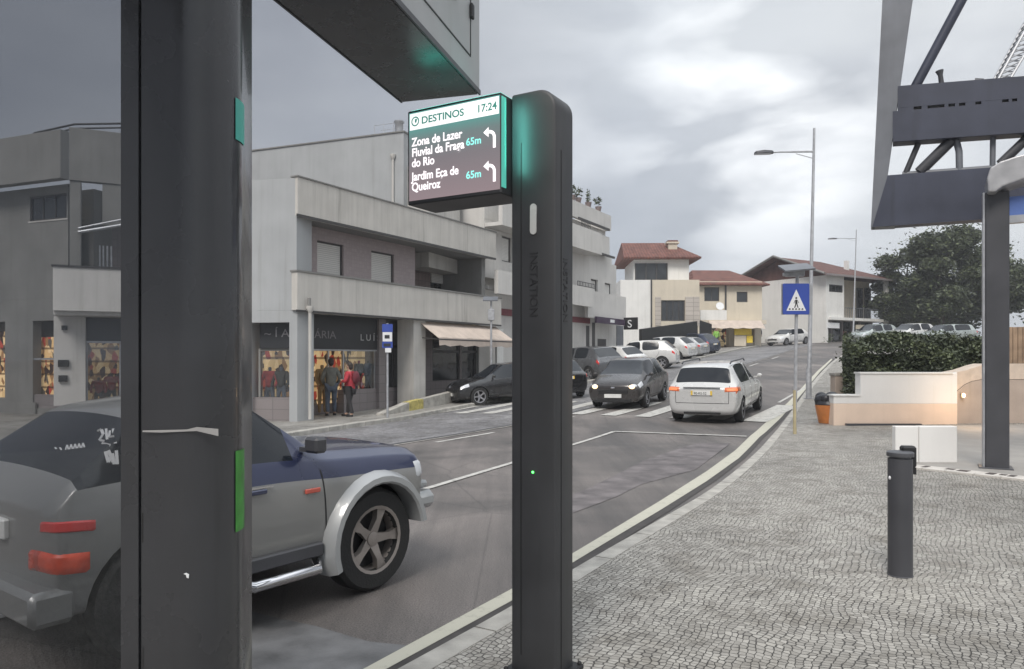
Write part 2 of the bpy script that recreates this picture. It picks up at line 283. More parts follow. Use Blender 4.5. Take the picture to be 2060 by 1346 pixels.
# ------------------------------------------------------------------ mesh helpers
WM = {}
class MB:
    def __init__(s): s.v = []; s.f = []; s.mi = []
    def add(s, vs, fs, T=None, mi=0):
        o = len(s.v)
        s.v += [(T @ Vector(v)) if T else Vector(v) for v in vs]
        for f in fs: s.f.append([o + i for i in f]); s.mi.append(mi)
        return s
    def box(s, x0, x1, y0, y1, z0, z1, T=None, mi=0, b=0):
        if x0 > x1: x0, x1 = x1, x0
        if y0 > y1: y0, y1 = y1, y0
        if z0 > z1: z0, z1 = z1, z0
        if b:
            pts = []
            for z, q in ((z0, b), (z0 + b, 0), (z1 - b, 0), (z1, b)):
                pts.append([(x0 + b, y0 + q, z), (x1 - b, y0 + q, z), (x1 - q, y0 + b, z), (x1 - q, y1 - b, z), (x1 - b, y1 - q, z), (x0 + b, y1 - q, z), (x0 + q, y1 - b, z), (x0 + q, y0 + b, z)])
            return s.loft(pts, T, mi, cap=True)
        vs = [(x0, y0, z0), (x1, y0, z0), (x1, y1, z0), (x0, y1, z0), (x0, y0, z1), (x1, y0, z1), (x1, y1, z1), (x0, y1, z1)]
        return s.add(vs, [(0, 3, 2, 1), (4, 5, 6, 7), (0, 1, 5, 4), (1, 2, 6, 5), (2, 3, 7, 6), (3, 0, 4, 7)], T, mi)
    def loft(s, rings, T=None, mi=0, cap=True, closed=True):
        n = len(rings[0]); vs = [p for r in rings for p in r]; fs = []
        m = n if closed else n - 1
        for i in range(len(rings) - 1):
            for j in range(m):
                a, b = i * n + j, i * n + (j + 1) % n
                fs.append((a, b, b + n, a + n))
        if cap and closed:
            fs.append(tuple(range(n))[::-1]); fs.append(tuple((len(rings) - 1) * n + j for j in range(n)))
        return s.add(vs, fs, T, mi)
    def prism(s, poly, z0, z1, T=None, mi=0):
        return s.loft([[(p[0], p[1], z0) for p in poly], [(p[0], p[1], z1) for p in poly]], T, mi)
    def xprism(s, poly, y0, y1, T=None, mi=0):          # poly in x,z extruded along y
        return s.loft([[(p[0], y1, p[1]) for p in poly], [(p[0], y0, p[1]) for p in poly]], T, mi)
    def tube(s, path, r, n=10, T=None, mi=0):
        path = [Vector(p) for p in path]; rs = r if isinstance(r, (list, tuple)) else [r] * len(path)
        rings = []
        for i, p in enumerate(path):
            d = (path[min(i + 1, len(path) - 1)] - path[max(i - 1, 0)]).normalized()
            up = Vector((0, 0, 1)) if abs(d.z) < .9 else Vector((0, 1, 0))
            a = d.cross(up).normalized(); b = a.cross(d).normalized()
            rings.append([p + (a * math.cos(2 * math.pi * k / n) + b * math.sin(2 * math.pi * k / n)) * rs[i] for k in range(n)])
        return s.loft(rings, T, mi)
    def lathe(s, prof, n=24, T=None, mi=0, cap=True):   # profile (radius, z) about z
        rings = [[(r * math.cos(2 * math.pi * k / n), r * math.sin(2 * math.pi * k / n), z) for k in range(n)] for r, z in prof]
        return s.loft(rings, T, mi, cap=cap)
    def sphere(s, c, r, T=None, mi=0, n=12, m=8):
        if not isinstance(r, (tuple, list)): r = (r, r, r)
        rings = []
        for i in range(m + 1):
            a = -math.pi / 2 + math.pi * i / m; q = max(.02, math.cos(a))
            rings.append([(c[0] + r[0] * q * math.cos(2 * math.pi * k / n), c[1] + r[1] * q * math.sin(2 * math.pi * k / n), c[2] + r[2] * math.sin(a)) for k in range(n)])
        return s.loft(rings, T, mi)
    def build(s, name, mats, parent=None, smooth=False, bevel=0):
        me = bpy.data.meshes.new(name)
        vs = s.v
        if parent is not None:
            inv = WM[parent.name].inverted(); vs = [inv @ v for v in vs]
        me.from_pydata([tuple(v) for v in vs], [], s.f)
        if not isinstance(mats, (list, tuple)): mats = [mats]
        for m in mats: me.materials.append(m)
        for p, i in zip(me.polygons, s.mi): p.material_index = i; p.use_smooth = smooth
        me.update()
        bm = bmesh.new(); bm.from_mesh(me); bmesh.ops.recalc_face_normals(bm, faces=bm.faces); bm.to_mesh(me); bm.free()
        if smooth:
            try: me.set_sharp_from_angle(angle=R(38))
            except Exception: pass
        o = bpy.data.objects.new(name, me); C.objects.link(o)
        WM[o.name] = Matrix.Identity(4)
        if parent is not None: o.parent = parent; WM[o.name] = WM[parent.name].copy()
        if bevel:
            bv_ = o.modifiers.new('bevel', 'BEVEL'); bv_.width = bevel; bv_.segments = 2; bv_.limit_method = 'ANGLE'
        return o
def tag(o, label=None, cat=None, group=None, kind=None):
    if label: o['label'] = label
    if cat: o['category'] = cat
    if group: o['group'] = group
    if kind: o['kind'] = kind
    return o
def thing(name, label, cat, loc, rz=0, group=None):
    o = bpy.data.objects.new(name, None); C.objects.link(o); o.empty_display_size = .2
    o.location = loc; o.rotation_euler = (0, 0, rz)
    WM[o.name] = Matrix.Translation(Vector(loc)) @ Matrix.Rotation(rz, 4, 'Z')
    return tag(o, label, cat, group)
def copy_tree(o, parent=None):
    c = o.copy(); C.objects.link(c); WM[c.name] = WM.get(o.name, Matrix.Identity(4)).copy()
    if parent is not None: c.parent = parent
    for ch in list(o.children): copy_tree(ch, c)
    return c
def place(o, loc, rz):
    o.location = loc; o.rotation_euler = (0, 0, rz)
def text(name, s_, size, mat, T, parent, ext=.004, align='LEFT', wide=1.0, off=0.0):
    cu = bpy.data.curves.new(name, 'FONT'); cu.body = s_; cu.size = size; cu.extrude = ext; cu.align_x = align; cu.offset = off
    to = bpy.data.objects.new(name, cu); C.objects.link(to)
    dg = bpy.context.evaluated_depsgraph_get(); me = bpy.data.meshes.new_from_object(to.evaluated_get(dg))
    bpy.data.objects.remove(to)
    o = MB(); S = Matrix.Diagonal((wide, 1, 1, 1))
    o.add([v.co for v in me.vertices], [tuple(p.vertices) for p in me.polygons], T @ S)
    return o.build(name, mat, parent)

# ------------------------------------------------------------------ the lie of the land
DS = Vector((.503, .864)); NS = Vector((-.864, .503))           # along the street, across it to the left
HP = [(-200, 0), (14, 0), (17, .03), (20, .12), (24, .30), (32, .78), (40, 1.25), (59, 2.45), (76, 3.3), (95, 3.9), (300, 4.6), (3000, 4.6)]
def hs(s):
    for (a, za), (b, zb) in zip(HP, HP[1:]):
        if s <= b:
            t = max(0, (s - a) / (b - a)); return za + (zb - za) * t
    return HP[-1][1]
def TZ(x, y):
    s = DS.x * x + DS.y * y; t = NS.x * x + NS.y * y
    s2 = min(s, 80 + (s - 80) * .3) if s > 80 else s
    return hs(s2) - min(.3, .03 * max(0, t - 9))
ROAD = -.10; WALK = .02
def G(px, py, off=ROAD):
    a = (px - HX) / F; b = (HY - py) / F; Y = 1.0; prev = 1.0
    while Y < 300:
        if CH + b * Y - (TZ(a * Y, Y) + off) <= 0: break
        prev = Y; Y += .2
    lo, hi = prev, Y
    for _ in range(25):
        m = (lo + hi) / 2
        if CH + b * m - (TZ(a * m, m) + off) <= 0: hi = m
        else: lo = m
    return Vector((a * hi, hi, TZ(a * hi, hi) + off))
def at(px, py, Y): return Vector(((px - HX) / F * Y, Y, CH + (HY - py) / F * Y))
def st(s, t): return Vector((DS.x * s + NS.x * t, DS.y * s + NS.y * t))
class Plane:
    """a vertical plane through O along u; local x along u, y into the building"""
    def __init__(s, O, u):
        s.O = Vector(O); s.u = Vector(u).normalized(); s.n = Vector((-s.u.y, s.u.x)); s.rz = math.atan2(s.u.y, s.u.x)
        s.T = Matrix.Translation((s.O.x, s.O.y, 0)) @ Matrix.Rotation(s.rz, 4, 'Z')
    def P(s, px, py=HY, d=0):
        a = (px - HX) / F; O = s.O + s.n * d
        k = (a * O.y - O.x) / (s.u.x - a * s.u.y); Y = O.y + k * s.u.y
        return k, CH + (HY - py) / F * Y
    def k(s, px, d=0): return s.P(px, HY, d)[0]
    def z(s, px, py, d=0): return s.P(px, py, d)[1]
    def rect(s, px0, px1, py0, py1, d=0):               # heights taken at the middle of the pixel box
        k0, k1 = s.k(px0, d), s.k(px1, d); pm = (px0 + px1) / 2
        return k0, k1, s.z(pm, py1, d), s.z(pm, py0, d)

# ------------------------------------------------------------------ ground, road, pavements
def axis(a, b, st_, far):
    l = []; x = a
    while x <= b: l.append(x); x += st_
    d = st_
    while l[-1] < far: d *= 1.6; l.append(l[-1] + d)
    d = st_
    while l[0] > -far: d *= 1.6; l.insert(0, l[0] - d)
    return l
xs = axis(-20, 36, .7, 400); ys = axis(-3, 75, .7, 400)
g = MB()
g.add([(x, y, TZ(x, y) + ROAD) for y in ys for x in xs], [(j * len(xs) + i, j * len(xs) + i + 1, (j + 1) * len(xs) + i + 1, (j + 1) * len(xs) + i) for j in range(len(ys) - 1) for i in range(len(xs) - 1)])
tag(g.build('ground', M['asphalt'], smooth=True), kind='structure')
def interp(a, x):
    import bisect
    i = max(0, min(len(a) - 2, bisect.bisect_right(a, x) - 1)); return i, (x - a[i]) / (a[i + 1] - a[i])
def GZ(x, y):                                          # height of the ground sheet itself
    i, u = interp(xs, x); j, v = interp(ys, y)
    z = lambda i, j: TZ(xs[i], ys[j]) + ROAD
    return (z(i, j) * (1 - u) + z(i + 1, j) * u) * (1 - v) + (z(i, j + 1) * (1 - u) + z(i + 1, j + 1) * u) * v
def resample(pts, step):
    o = [Vector(pts[0][:2])]
    for a, b in zip(pts, pts[1:]):
        a = Vector(a[:2]); b = Vector(b[:2]); L = (b - a).length; n = max(1, int(L / step))
        for i in range(1, n + 1): o.append(a.lerp(b, i / n))
    return o
def smoothline(pts, it=3):
    for _ in range(it):
        q = [pts[0]]
        for a, b in zip(pts, pts[1:]): q += [a.lerp(b, .25), a.lerp(b, .75)]
        q.append(pts[-1]); pts = q
    return pts
def ribbon(name, pts, width, mat, off=.010, step=.35, side=0):
    """painted line on the road; side -1/+1 puts the width wholly to the right/left of pts"""
    P = resample(pts, step); m = MB(); vs = []
    for i, p in enumerate(P):
        d = (P[min(i + 1, len(P) - 1)] - P[max(i - 1, 0)]).normalized(); n = Vector((-d.y, d.x))
        a, b = (p - n * width / 2, p + n * width / 2) if side == 0 else ((p, p + n * width * side))
        for q in (a, b): vs.append((q.x, q.y, GZ(q.x, q.y) + off))
    m.add(vs, [(2 * i, 2 * i + 1, 2 * i + 3, 2 * i + 2) for i in range(len(P) - 1)])
    return tag(m.build(name, mat), kind='structure')
def sheet(name, inner, direction, dists, mat, zf, kind='structure'):
    m = MB(); vs = []; n = len(dists)
    for p in inner:
        for d in dists:
            q = p + direction * d; vs.append((q.x, q.y, zf(q.x, q.y)))
    m.add(vs, [(i * n + j, i * n + j + 1, (i + 1) * n + j + 1, (i + 1) * n + j) for i in range(len(inner) - 1) for j in range(n - 1)])
    return tag(m.build(name, mat), kind=kind)

# right-hand kerb, traced where it stands on the sloping ground
kpx = [(795, 1346), (1026, 1220), (1162, 1137), (1328, 1043), (1433, 983), (1516, 915), (1553, 874), (1592, 825), (1620, 785), (1650, 750), (1676, 724)]
kr = [G(x, y, WALK).xy for x, y in kpx]
d0 = (kr[0] - kr[1]).normalized()
kr = [kr[0] + d0 * 14, kr[0] + d0 * 4] + kr
dl = DS.xy.normalized()
kr += [kr[-1] + dl * 8, kr[-1] + dl * 20, kr[-1] + dl * 60]
kerbR = smoothline(kr, 2); kerbR = resample(kerbR, .5)
def walkz(x, y): return TZ(x, y) + WALK
right = Vector((.864, -.503))
def offset(P, d):
    o = []
    for i, p in enumerate(P):
        t_ = (P[min(i + 1, len(P) - 1)] - P[max(i - 1, 0)]).normalized(); o.append(p + Vector((-t_.y, t_.x)) * d)
    return o
def kerb(name, P, wdt, sgn):
    """kerb stones along P; the road lies on the side sgn"""
    m = MB(); rings = []
    O = offset(P, sgn * wdt)
    for p, q in zip(P, O):
        zt = walkz(p.x, p.y) + .004
        n_ = (q - p).normalized()
        p2 = p + n_ * .015
        rings.append([(p.x, p.y, zt - .35), (p.x, p.y, zt - .015), (p2.x, p2.y, zt), (q.x, q.y, zt), (q.x, q.y, zt - .35)])
    i = 0
    while i < len(rings) - 1:                          # stones of about a metre with open joints
        seg = [list(map(Vector, r_)) for r_ in rings[i:i + 3]]
        if len(seg) > 1:
            d_ = (seg[1][0] - seg[0][0]).normalized() * .008
            seg[0] = [v + d_ for v in seg[0]]; seg[-1] = [v - d_ for v in seg[-1]]; m.loft(seg, cap=True)
        i += 2
    return tag(m.build(name, M['kerb']), kind='structure')
kerb('kerb_right', kerbR, .16, -1)
inner = offset(kerbR, -.16)
sheet('pavement_right', inner, right, [0, .5, 1, 2, 3, 4, 6, 8, 11, 15, 20, 30, 60, 140], M['setts'], walkz)
# cream edge line beside the kerb
eL = [G(x, y, ROAD).xy for x, y in [(737, 1346), (1026, 1189), (1159, 1111), (1234, 1066), (1328, 1009), (1422, 949), (1478, 908), (1510, 877), (1552, 840), (1590, 805), (1618, 775), (1646, 745), (1672, 722)]]
eR = [G(x, y, ROAD).xy for x, y in [(783, 1346), (1026, 1213), (1162, 1128), (1236, 1083), (1328, 1028), (1422, 969), (1486, 923), (1528, 880), (1566, 846), (1598, 811), (1624, 780), (1650, 748), (1675, 723)]]
def between(name, A, B, mat, off, ext=8):
    A = [A[0] + (A[0] - A[1]).normalized() * ext] + A; B = [B[0] + (B[0] - B[1]).normalized() * ext] + B
    m = MB(); vs = []
    for i in range(len(A) - 1):
        K = max(2, int((A[i + 1] - A[i]).length / .4))
        for k in range(K + (i == len(A) - 2)):
            for X in (A, B):
                q = X[i].lerp(X[i + 1], k / K); vs.append((q.x, q.y, GZ(q.x, q.y) + off))
    m.add(vs, [(2 * i, 2 * i + 1, 2 * i + 3, 2 * i + 2) for i in range(len(vs) // 2 - 1)])
    return tag(m.build(name, mat), kind='structure')
between('edge_line', eL, eR, M['cream_mark'], .010)
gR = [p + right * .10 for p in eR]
M['gutter_shade'] = pmat('shaded_gutter', (.055, .05, .048), .8, var=.3, scale=8)  # gutter strip with the kerb's shadow painted into its dark colour
between('kerb_gutter', eR, gR, M['gutter_shade'], .007)

# left kerb and pavement
kl = [G(470, 893, WALK).xy, G(560, 874, WALK).xy, G(640, 862, WALK).xy, G(700, 853, WALK).xy, G(790, 841, WALK).xy, G(930, 815, WALK).xy, G(1028, 798, WALK).xy]
kl = [kl[0] + Vector((-3, .3)), ] + kl
tt = NS.xy.dot(kl[-1])
kl += [st(s, 13.7) for s in (30, 36, 44, 52, 60, 70, 90, 120)]
kl = [kl[0] + Vector((-40, 2)), kl[0] + Vector((-12, .5))] + kl
kerbL = resample(smoothline(kl, 2), .6)
kerb('kerb_left', kerbL, .16, 1)
left = Vector((-.5, .864)).normalized()
sheet('pavement_left', offset(kerbL, .16), Vector((-.6, .8)), [0, 1, 2, 3, 5, 8, 12, 20, 60], M['sidewalk'], walkz)
# cobbled parking strip
cob = [st(s, 9.35) for s in [x * .7 for x in range(-30, 100)]]
def cobz(x, y): return GZ(x, y) + .006
cb_ = MB(); vs = []; nn = 22
for p in cob:
    for j in range(nn):
        q = p + NS * (j * .55); vs.append((q.x, q.y, cobz(q.x, q.y)))
cb_.add(vs, [(i * nn + j, i * nn + j + 1, (i + 1) * nn + j + 1, (i + 1) * nn + j) for i in range(len(cob) - 1) for j in range(nn - 1)])
tag(cb_.build('parking_strip', M['cobble']), kind='structure')
ribbon('gutter_line', [st(-20, 9.3), st(60, 9.3)], .13, M['dark_grey'], off=.014)
ribbon('gutter_line', [st(-20, 9.18), st(60, 9.18)], .06, M['kerb'], off=.014)
for s0 in (6.0, 12.0, 16.2, 24.5, 29, 34, 40, 46):
    ribbon('dash_line', [st(s0, 8.75), st(s0 + 2.2, 8.75)], .11, M['white_mark'], off=.010)
# bay lines
b0, b1, b2 = G(855, 985).xy, G(1235, 869).xy, G(1502, 879).xy
ribbon('bay_line', [b0 + (b0 - b1).normalized() * 8, b1], .10, M['white_mark'], off=.012)
ribbon('bay_line', [b1, b2], .14, M['white_mark'], off=.016)
# crossing
for i in range(13):
    t = 4.05 + i * .98
    if i == 0: ribbon('crossing_stripe', [st(19.0, t), st(23.2, t - .1)], .62, M['white_mark'], off=.018)
    else: ribbon('crossing_stripe', [st(19.1 - .03 * i, t), st(22.9, t)], .46, M['white_mark'], off=.018)
ribbon('edge_line', [st(24, 4.35), st(30, 4.3)], .10, M['white_mark'], off=.012)
# repaired asphalt patches
def patch(name, px, mat, off):
    P = [G(x, y) for x, y in px]; m = MB(); c = sum((p.xy for p in P), Vector((0, 0))) / len(P)
    vs = []; K = 8; n = len(P)
    for k in range(K + 1):
        for p in P:
            q = c.lerp(p.xy, max(.001, k / K)); vs.append((q.x, q.y, GZ(q.x, q.y) + off))
    m.add(vs, [(k * n + i, k * n + (i + 1) % n, (k + 1) * n + (i + 1) % n, (k + 1) * n + i) for k in range(K) for i in range(n)])
    return tag(m.build(name, mat), kind='structure')
M['patch_light'] = pmat('worn_concrete_patch', (.135, .135, .138), .8, var=.4, scale=3.5, bump=.4)
M['patch_red'] = pmat('worn_reddish_asphalt', (.140, .126, .127), .8, var=.45, scale=3.2, bump=.4)
patch('road_patch', [(480, 1225), (560, 1245), (640, 1262), (740, 1292), (820, 1300), (760, 1346), (620, 1440), (300, 1500), (260, 1300)], M['patch_light'], .005)
patch('road_patch', [(1060, 1030), (1180, 985), (1300, 925), (1400, 892), (1470, 892), (1400, 945), (1290, 975), (1240, 1000), (1120, 1045)], M['patch_red'], .005)
# smooth forecourt and its mosaic border on the right
A0, A1 = G(1838, 956, WALK).xy, G(2100, 985, WALK).xy
fc = MB(); P = [G(1845, 936, WALK), G(2350, 990, WALK), G(2350, 850, WALK), G(1800, 858, WALK)]
vs = []; nu, nv = 10, 8
for j in range(nv + 1):
    for i in range(nu + 1):
        q = P[0].xy.lerp(P[1].xy, i / nu).lerp(P[3].xy.lerp(P[2].xy, i / nu), j / nv); vs.append((q.x, q.y, walkz(q.x, q.y) + .008))
fc.add(vs, [(j * (nu + 1) + i, j * (nu + 1) + i + 1, (j + 1) * (nu + 1) + i + 1, (j + 1) * (nu + 1) + i) for j in range(nv) for i in range(nu)])
tag(fc.build('forecourt', M['concrete']), kind='structure')
M['pale_stone'] = pmat('pale_limestone', (.55, .52, .48), .75, var=.15, scale=6)
M['black_stone'] = pmat('black_basalt', (.07, .055, .05), .7, var=.3, scale=8)
bd = MB(); bl = MB()
ed = (P[1].xy - P[0].xy).normalized(); L = 5.2; en = Vector((ed.y, -ed.x))
rnd = random.Random(4)
o0 = P[0].xy - ed * .1
def flat(m, p, a, b, z0, z1, zo):
    q = [p, p + ed * a, p + ed * a + en * b, p + en * b]
    zz = walkz(p.x, p.y)
    m.prism([(v.x, v.y) for v in q], zz + z0, zz + z1)
x = 0
while x < L:
    wd = .28 + rnd.random() * .2
    flat(bd, o0 + ed * x + en * .30, wd - .012, .11, -.05, .022, 0); x += wd
strip = MB(); flat(strip, o0, L, .30, -.05, .010, 0)
x = .04
while x < L:
    k = rnd.random(); wd = .05 + rnd.random() * .09
    if k < .85: flat(bl, o0 + ed * x + en * (.03 + rnd.random() * .03), wd, .10 + rnd.random() * .13, -.02, .0135, 0)
    x += wd + .03 + rnd.random() * .05
brd = strip.build('mosaic_border', M['pale_stone']); tag(brd, kind='structure')
tag(bd.build('mosaic_edge_stone', M['pale_stone']), kind='structure')
tag(bl.build('mosaic_dark_stone', M['black_stone']), kind='structure')

# ------------------------------------------------------------------ foreground: sign gantry
ZW = WALK
# display column: plane perpendicular to the street
u = Vector((.864, -.503))
colP = Plane(at(1028, HY, 3.70).xy, u)
kc = colP.k(1118); wcol = kc
zt = colP.z(1090, 178)
T = colP.T
def rrect(x0, x1, y0, y1, r, n=4, corners=(1, 1, 1, 1)):
    pts = []
    for (cx, cy, a0, on) in ((x1 - r, y0 + r, -90, corners[0]), (x1 - r, y1 - r, 0, corners[1]), (x0 + r, y1 - r, 90, corners[2]), (x0 + r, y0 + r, 180, corners[3])):
        if on:
            for i in range(n + 1):
                a = R(a0 + 90 * i / n); pts.append((cx + r * math.cos(a), cy + r * math.sin(a)))
        else: pts.append((cx + r * (1 if a0 in (-90, 0) else -1), cy + r * (1 if a0 in (0, 90) else -1)))
    return pts
dep = .20
tot = thing('information_column', 'tall slim charcoal column holding the destinations screen, green standby light on its front', 'information column', (*colP.O, ZW), colP.rz)
m = MB()
# outline in x,z with rounded right shoulder, extruded in depth with soft edges
def col_outline(ins):
    r = .10; x0, x1, z1 = 0 + ins, wcol - ins, zt - ins
    o = [(x0, ZW), (x1, ZW)]
    for i in range(9):
        a = R(90 * i / 8); o.append((x1 - r + r * math.cos(a), z1 - r + r * math.sin(a)))
    for i in range(5):
        a = R(90 + 90 * i / 4); o.append((x0 + .012 + .012 * math.cos(a), z1 - .012 + .012 * math.sin(a)))
    return o
rings = []
for y, ins in ((0, .012), (.004, .004), (.012, 0), (dep - .012, 0), (dep - .004, .004), (dep, .012)):
    rings.append([(p[0], y, p[1]) for p in col_outline(ins)])
m.loft(rings, T)
m.build('column_body', M['dark_post2'], tot, smooth=True)
m = MB(); m.box(wcol * .22, wcol * .24, -.002, .01, ZW + .1, zt - .25, T); m.box(wcol - .006, wcol + .003, dep * .28, dep * .30, ZW + .02, zt - .3, T)
m.build('seam', M['black'], tot)
m = MB()
x0 = colP.k(1067); x1 = colP.k(1080)
za, zb = colP.z(1073, 472), colP.z(1073, 410)
m.xprism([(x0 + (x1 - x0) / 2 + (x1 - x0) / 2 * math.cos(a), (zb - .02 if math.sin(a) > 0 else za + .02) + .02 * math.sin(a)) for a in [R(i * 22.5 + 1) for i in range(16)]], -.006, .004, T)
m.build('sensor_window', pmat('pale_lens', (.5, .5, .49), .3), tot)
m = MB(); c = colP.P(1072, 950); m.sphere((c[0], -.001, c[1]), (.006, .006, .006), T)
m.build('standby_light', emat('green_led', (.08, 1.0, .12), 4), tot)
m = MB(); m.box(-.03, wcol + .045, -.05, dep + .03, ZW - .02, ZW + .022, T, b=.006)
for bx, by in ((-.012, -.03), (wcol + .028, -.03), (wcol + .028, dep + .012)): m.sphere((bx, by, ZW + .025), (.012, .012, .014), T)
m.build('base_plate', M['black'], tot)
# embossed vertical lettering
TT = T @ Matrix.Translation((colP.k(1066), -.0015, colP.z(1072, 506))) @ Matrix.Rotation(R(90), 4, 'X') @ Matrix.Rotation(R(-90), 4, 'Z')
text('embossed_lettering', 'INSTATION', .062, M['emboss'], TT, tot, ext=.0015)
TT = T @ Matrix.Translation((wcol + .0015, dep * .42, colP.z(1140, 512))) @ Matrix.Rotation(R(90), 4, 'Z') @ Matrix.Rotation(R(90), 4, 'X') @ Matrix.Rotation(R(-90), 4, 'Z')
text('embossed_lettering', 'INSTATION', .062, M['emboss'], TT, tot, ext=.0015)

# display: front face set 6 cm proud of the column front
dd = -.09
dk0, dk1 = colP.k(822, dd), -.004
dzt = (colP.z(820, 224, dd) + colP.z(1026, 188, dd)) / 2; dzb = (colP.z(825, 409, dd) + colP.z(1026, 380, dd)) / 2
disp = thing('display_screen', 'lit destinations screen with white header and left-turn arrows, fixed to the slim column', 'screen', tuple(T @ Vector((dk1, 0, dzb))), colP.rz)
m = MB(); m.box(dk0 - .008, dk1, dd, dep * .8, dzb - .012, dzt + .008, T, b=.006); m.build('housing', M['dark_post2'], disp)
def screen_mat():
    m, t, b = new_mat('screen_background')
    co = N(t, 'ShaderNodeTexCoord').outputs['Object']; sp = N(t, 'ShaderNodeSeparateXYZ'); t.links.new(co, sp.inputs[0])
    zf = math_(t, 'DIVIDE', sp.outputs['Z'], dzt - dzb)
    c = ramp(t, zf, [(0, (.21, .16, .17)), (.45, (.15, .135, .145)), (.68, (.12, .16, .16)), (.84, (.07, .25, .225))])
    b.inputs['Base Color'].default_value = (.02, .02, .02, 1); b.inputs['Roughness'].default_value = .25
    t.links.new(c, b.inputs['Emission Color']); b.inputs['Emission Strength'].default_value = 1.0
    return m
m = MB(); m.box(dk0 + .006, dk1 - .006, dd - .003, dd + .002, dzb + .008, dzt - .006, T); m.build('screen_panel', screen_mat(), disp)
H = dzt - dzb; W = dk1 - dk0
hz0 = dzt - H * .205
m = MB(); m.box(dk0 + .012, dk1 - .010, dd - .005, dd - .0025, hz0, dzt - .012, T); m.build('header_bar', emat('screen_white', (.80, .80, .80), .9), disp)
M['scr_white'] = emat('screen_text_white', (.9, .84, .86), 1.0); M['scr_green'] = emat('screen_text_green', (.04, .20, .16), .8); M['scr_teal'] = emat('screen_text_teal', (.25, .75, .68), .9)
def stext(s_, fx, fz, size, mat, al='LEFT', wide=1, bold=.0012):
    TT = T @ Matrix.Translation((dk0 + fx * W, dd - .0062, dzb + fz * H)) @ Matrix.Rotation(R(90), 4, 'X')
    text('lettering', s_, size, mat, TT, disp, ext=.0004, align=al, wide=wide, off=bold)
stext('DESTINOS', .155, .845, .052, M['scr_green'], wide=1.12, bold=.001)
stext('17:24', .965, .845, .054, M['scr_green'], 'RIGHT', bold=.001)
m = MB(); tw = T @ Matrix.Translation((dk0 + .085 * W, dd - .006, hz0 + (dzt - .012 - hz0) / 2)) @ Matrix.Rotation(R(90), 4, 'X')
ro = [(.026 * math.cos(R(a)), .026 * math.sin(R(a))) for a in range(0, 360, 20)]; ri = [(.019 * math.cos(R(a)), .019 * math.sin(R(a))) for a in range(0, 360, 20)]
n_ = len(ro)
m.add([(x, y, 0) for x, y in ro] + [(x, y, 0) for x, y in ri], [(i, (i + 1) % n_, n_ + (i + 1) % n_, n_ + i) for i in range(n_)], tw)
m.add([(-.002, -.004, .0005), (-.002, .012, .0005), (.014, .012, .0005), (.006, -.010, .0005)], [(0, 1, 2, 3)], tw)
m.build('header_icon', M['scr_green'], disp)
for i, l in enumerate(('Zona de Lazer', 'Fluvial da Fraga', 'do Rio')): stext(l, .045, .615 - i * .115, .062, M['scr_white'], wide=.88)
for i, l in enumerate(('Jardim Eça de', 'Queiroz')): stext(l, .045, .235 - i * .115, .062, M['scr_white'], wide=.88)
for fz in (.50, .15):
    stext('65m', .645, fz + .02, .052, M['scr_teal'], bold=.001)
    m = MB(); tw = T @ Matrix.Translation((dk0 + .90 * W, dd - .0062, dzb + (fz + .065) * H)) @ Matrix.Rotation(R(90), 4, 'X')
    w_ = .010
    o1 = [(.030, -.055)] + [(-.008 + .038 * math.cos(R(a)), -.002 + .038 * math.sin(R(a))) for a in range(0, 91, 15)] + [(-.014, .036)]
    i1 = [(.014, -.055)] + [(-.008 + .022 * math.cos(R(a)), -.002 + .022 * math.sin(R(a))) for a in range(0, 91, 15)] + [(-.014, .020)]
    k = len(o1); m.add([(x, y, 0) for x, y in o1 + i1], [(i, i + 1, k + i + 1, k + i) for i in range(k - 1)], tw)
    m.add([(-.012, .052, 0), (-.012, .002, 0), (-.042, .028, 0)], [(0, 1, 2)], tw)
    m.build('arrow', M['scr_white'], disp)
# green LED strip on the screen's right edge, as in the photograph
led = emat('green_edge_light', (.12, .62, .50), .38)
m = MB(); m.box(dk1 - .0005, dk1 + .003, dd + .004, dd + .045, dzb + .02, dzt - .01, T)
m2 = MB(); m2.box(dk0 + .01, dk1 - .01, dd + .012, dd + .16, dzt + .0085, dzt + .0115, T); m2.build('top_glow_strip', emat('teal_added_glow', (.10, .60, .48), 2.2), disp)  # top strip is an added glow that tints the cabinet underside teal
m.build('edge_light', led, disp)
ld = bpy.data.lights.new('added_edge_glow', 'AREA'); lo_ = bpy.data.objects.new('added_edge_glow', ld); C.objects.link(lo_)  # unseen area lamp, added to spread teal glow over the column
ld.shape = 'RECTANGLE'; ld.size = .06; ld.size_y = .34; ld.energy = .75; ld.specular_factor = 0.0; ld.color = (.22, 1.0, .85); lo_.location = T @ Vector((.006, dd + .02, dzt - .19)); dv_ = (T.to_3x3() @ Vector((-1, -.75, 0))).normalized(); lo_.rotation_euler = dv_.to_track_quat('Z', 'Y').to_euler()

# thick post and the cabinet it carries over the pavement
postP = Plane(at(243, HY, 2.05).xy, (1, .05))
pw = postP.k(497) * .84
post = thing('gantry_post', 'thick glossy charcoal post with green sticker and torn tape, carrying the overhead cabinet', 'post', (*postP.O, ZW), postP.rz)
def post_ring(z):
    o = [(0, 0, z), (pw * .165, 0, z), (pw * .175, .010, z), (pw * .19, .010, z), (pw * .20, -.004, z)]
    cx, ry = pw * .70, .13
    for i in range(15):
        a = R(-100 + 118 * i / 14); o.append((pw * .56 + pw * .44 * math.cos(a) if a > R(-90) else pw * .56 - pw * .05 * (1 - i), .125 + .137 * math.sin(a), z))
    o += [(pw * .97, .26, z), (pw * .8, .30, z), (pw * .1, .30, z), (0, .27, z)]
    return o
zc = 3.07
m = MB(); m.loft([post_ring(ZW - .1), post_ring(1.2), post_ring(zc)], postP.T)
m.build('post_body', M['dark_post'], post, smooth=True)
m = MB()
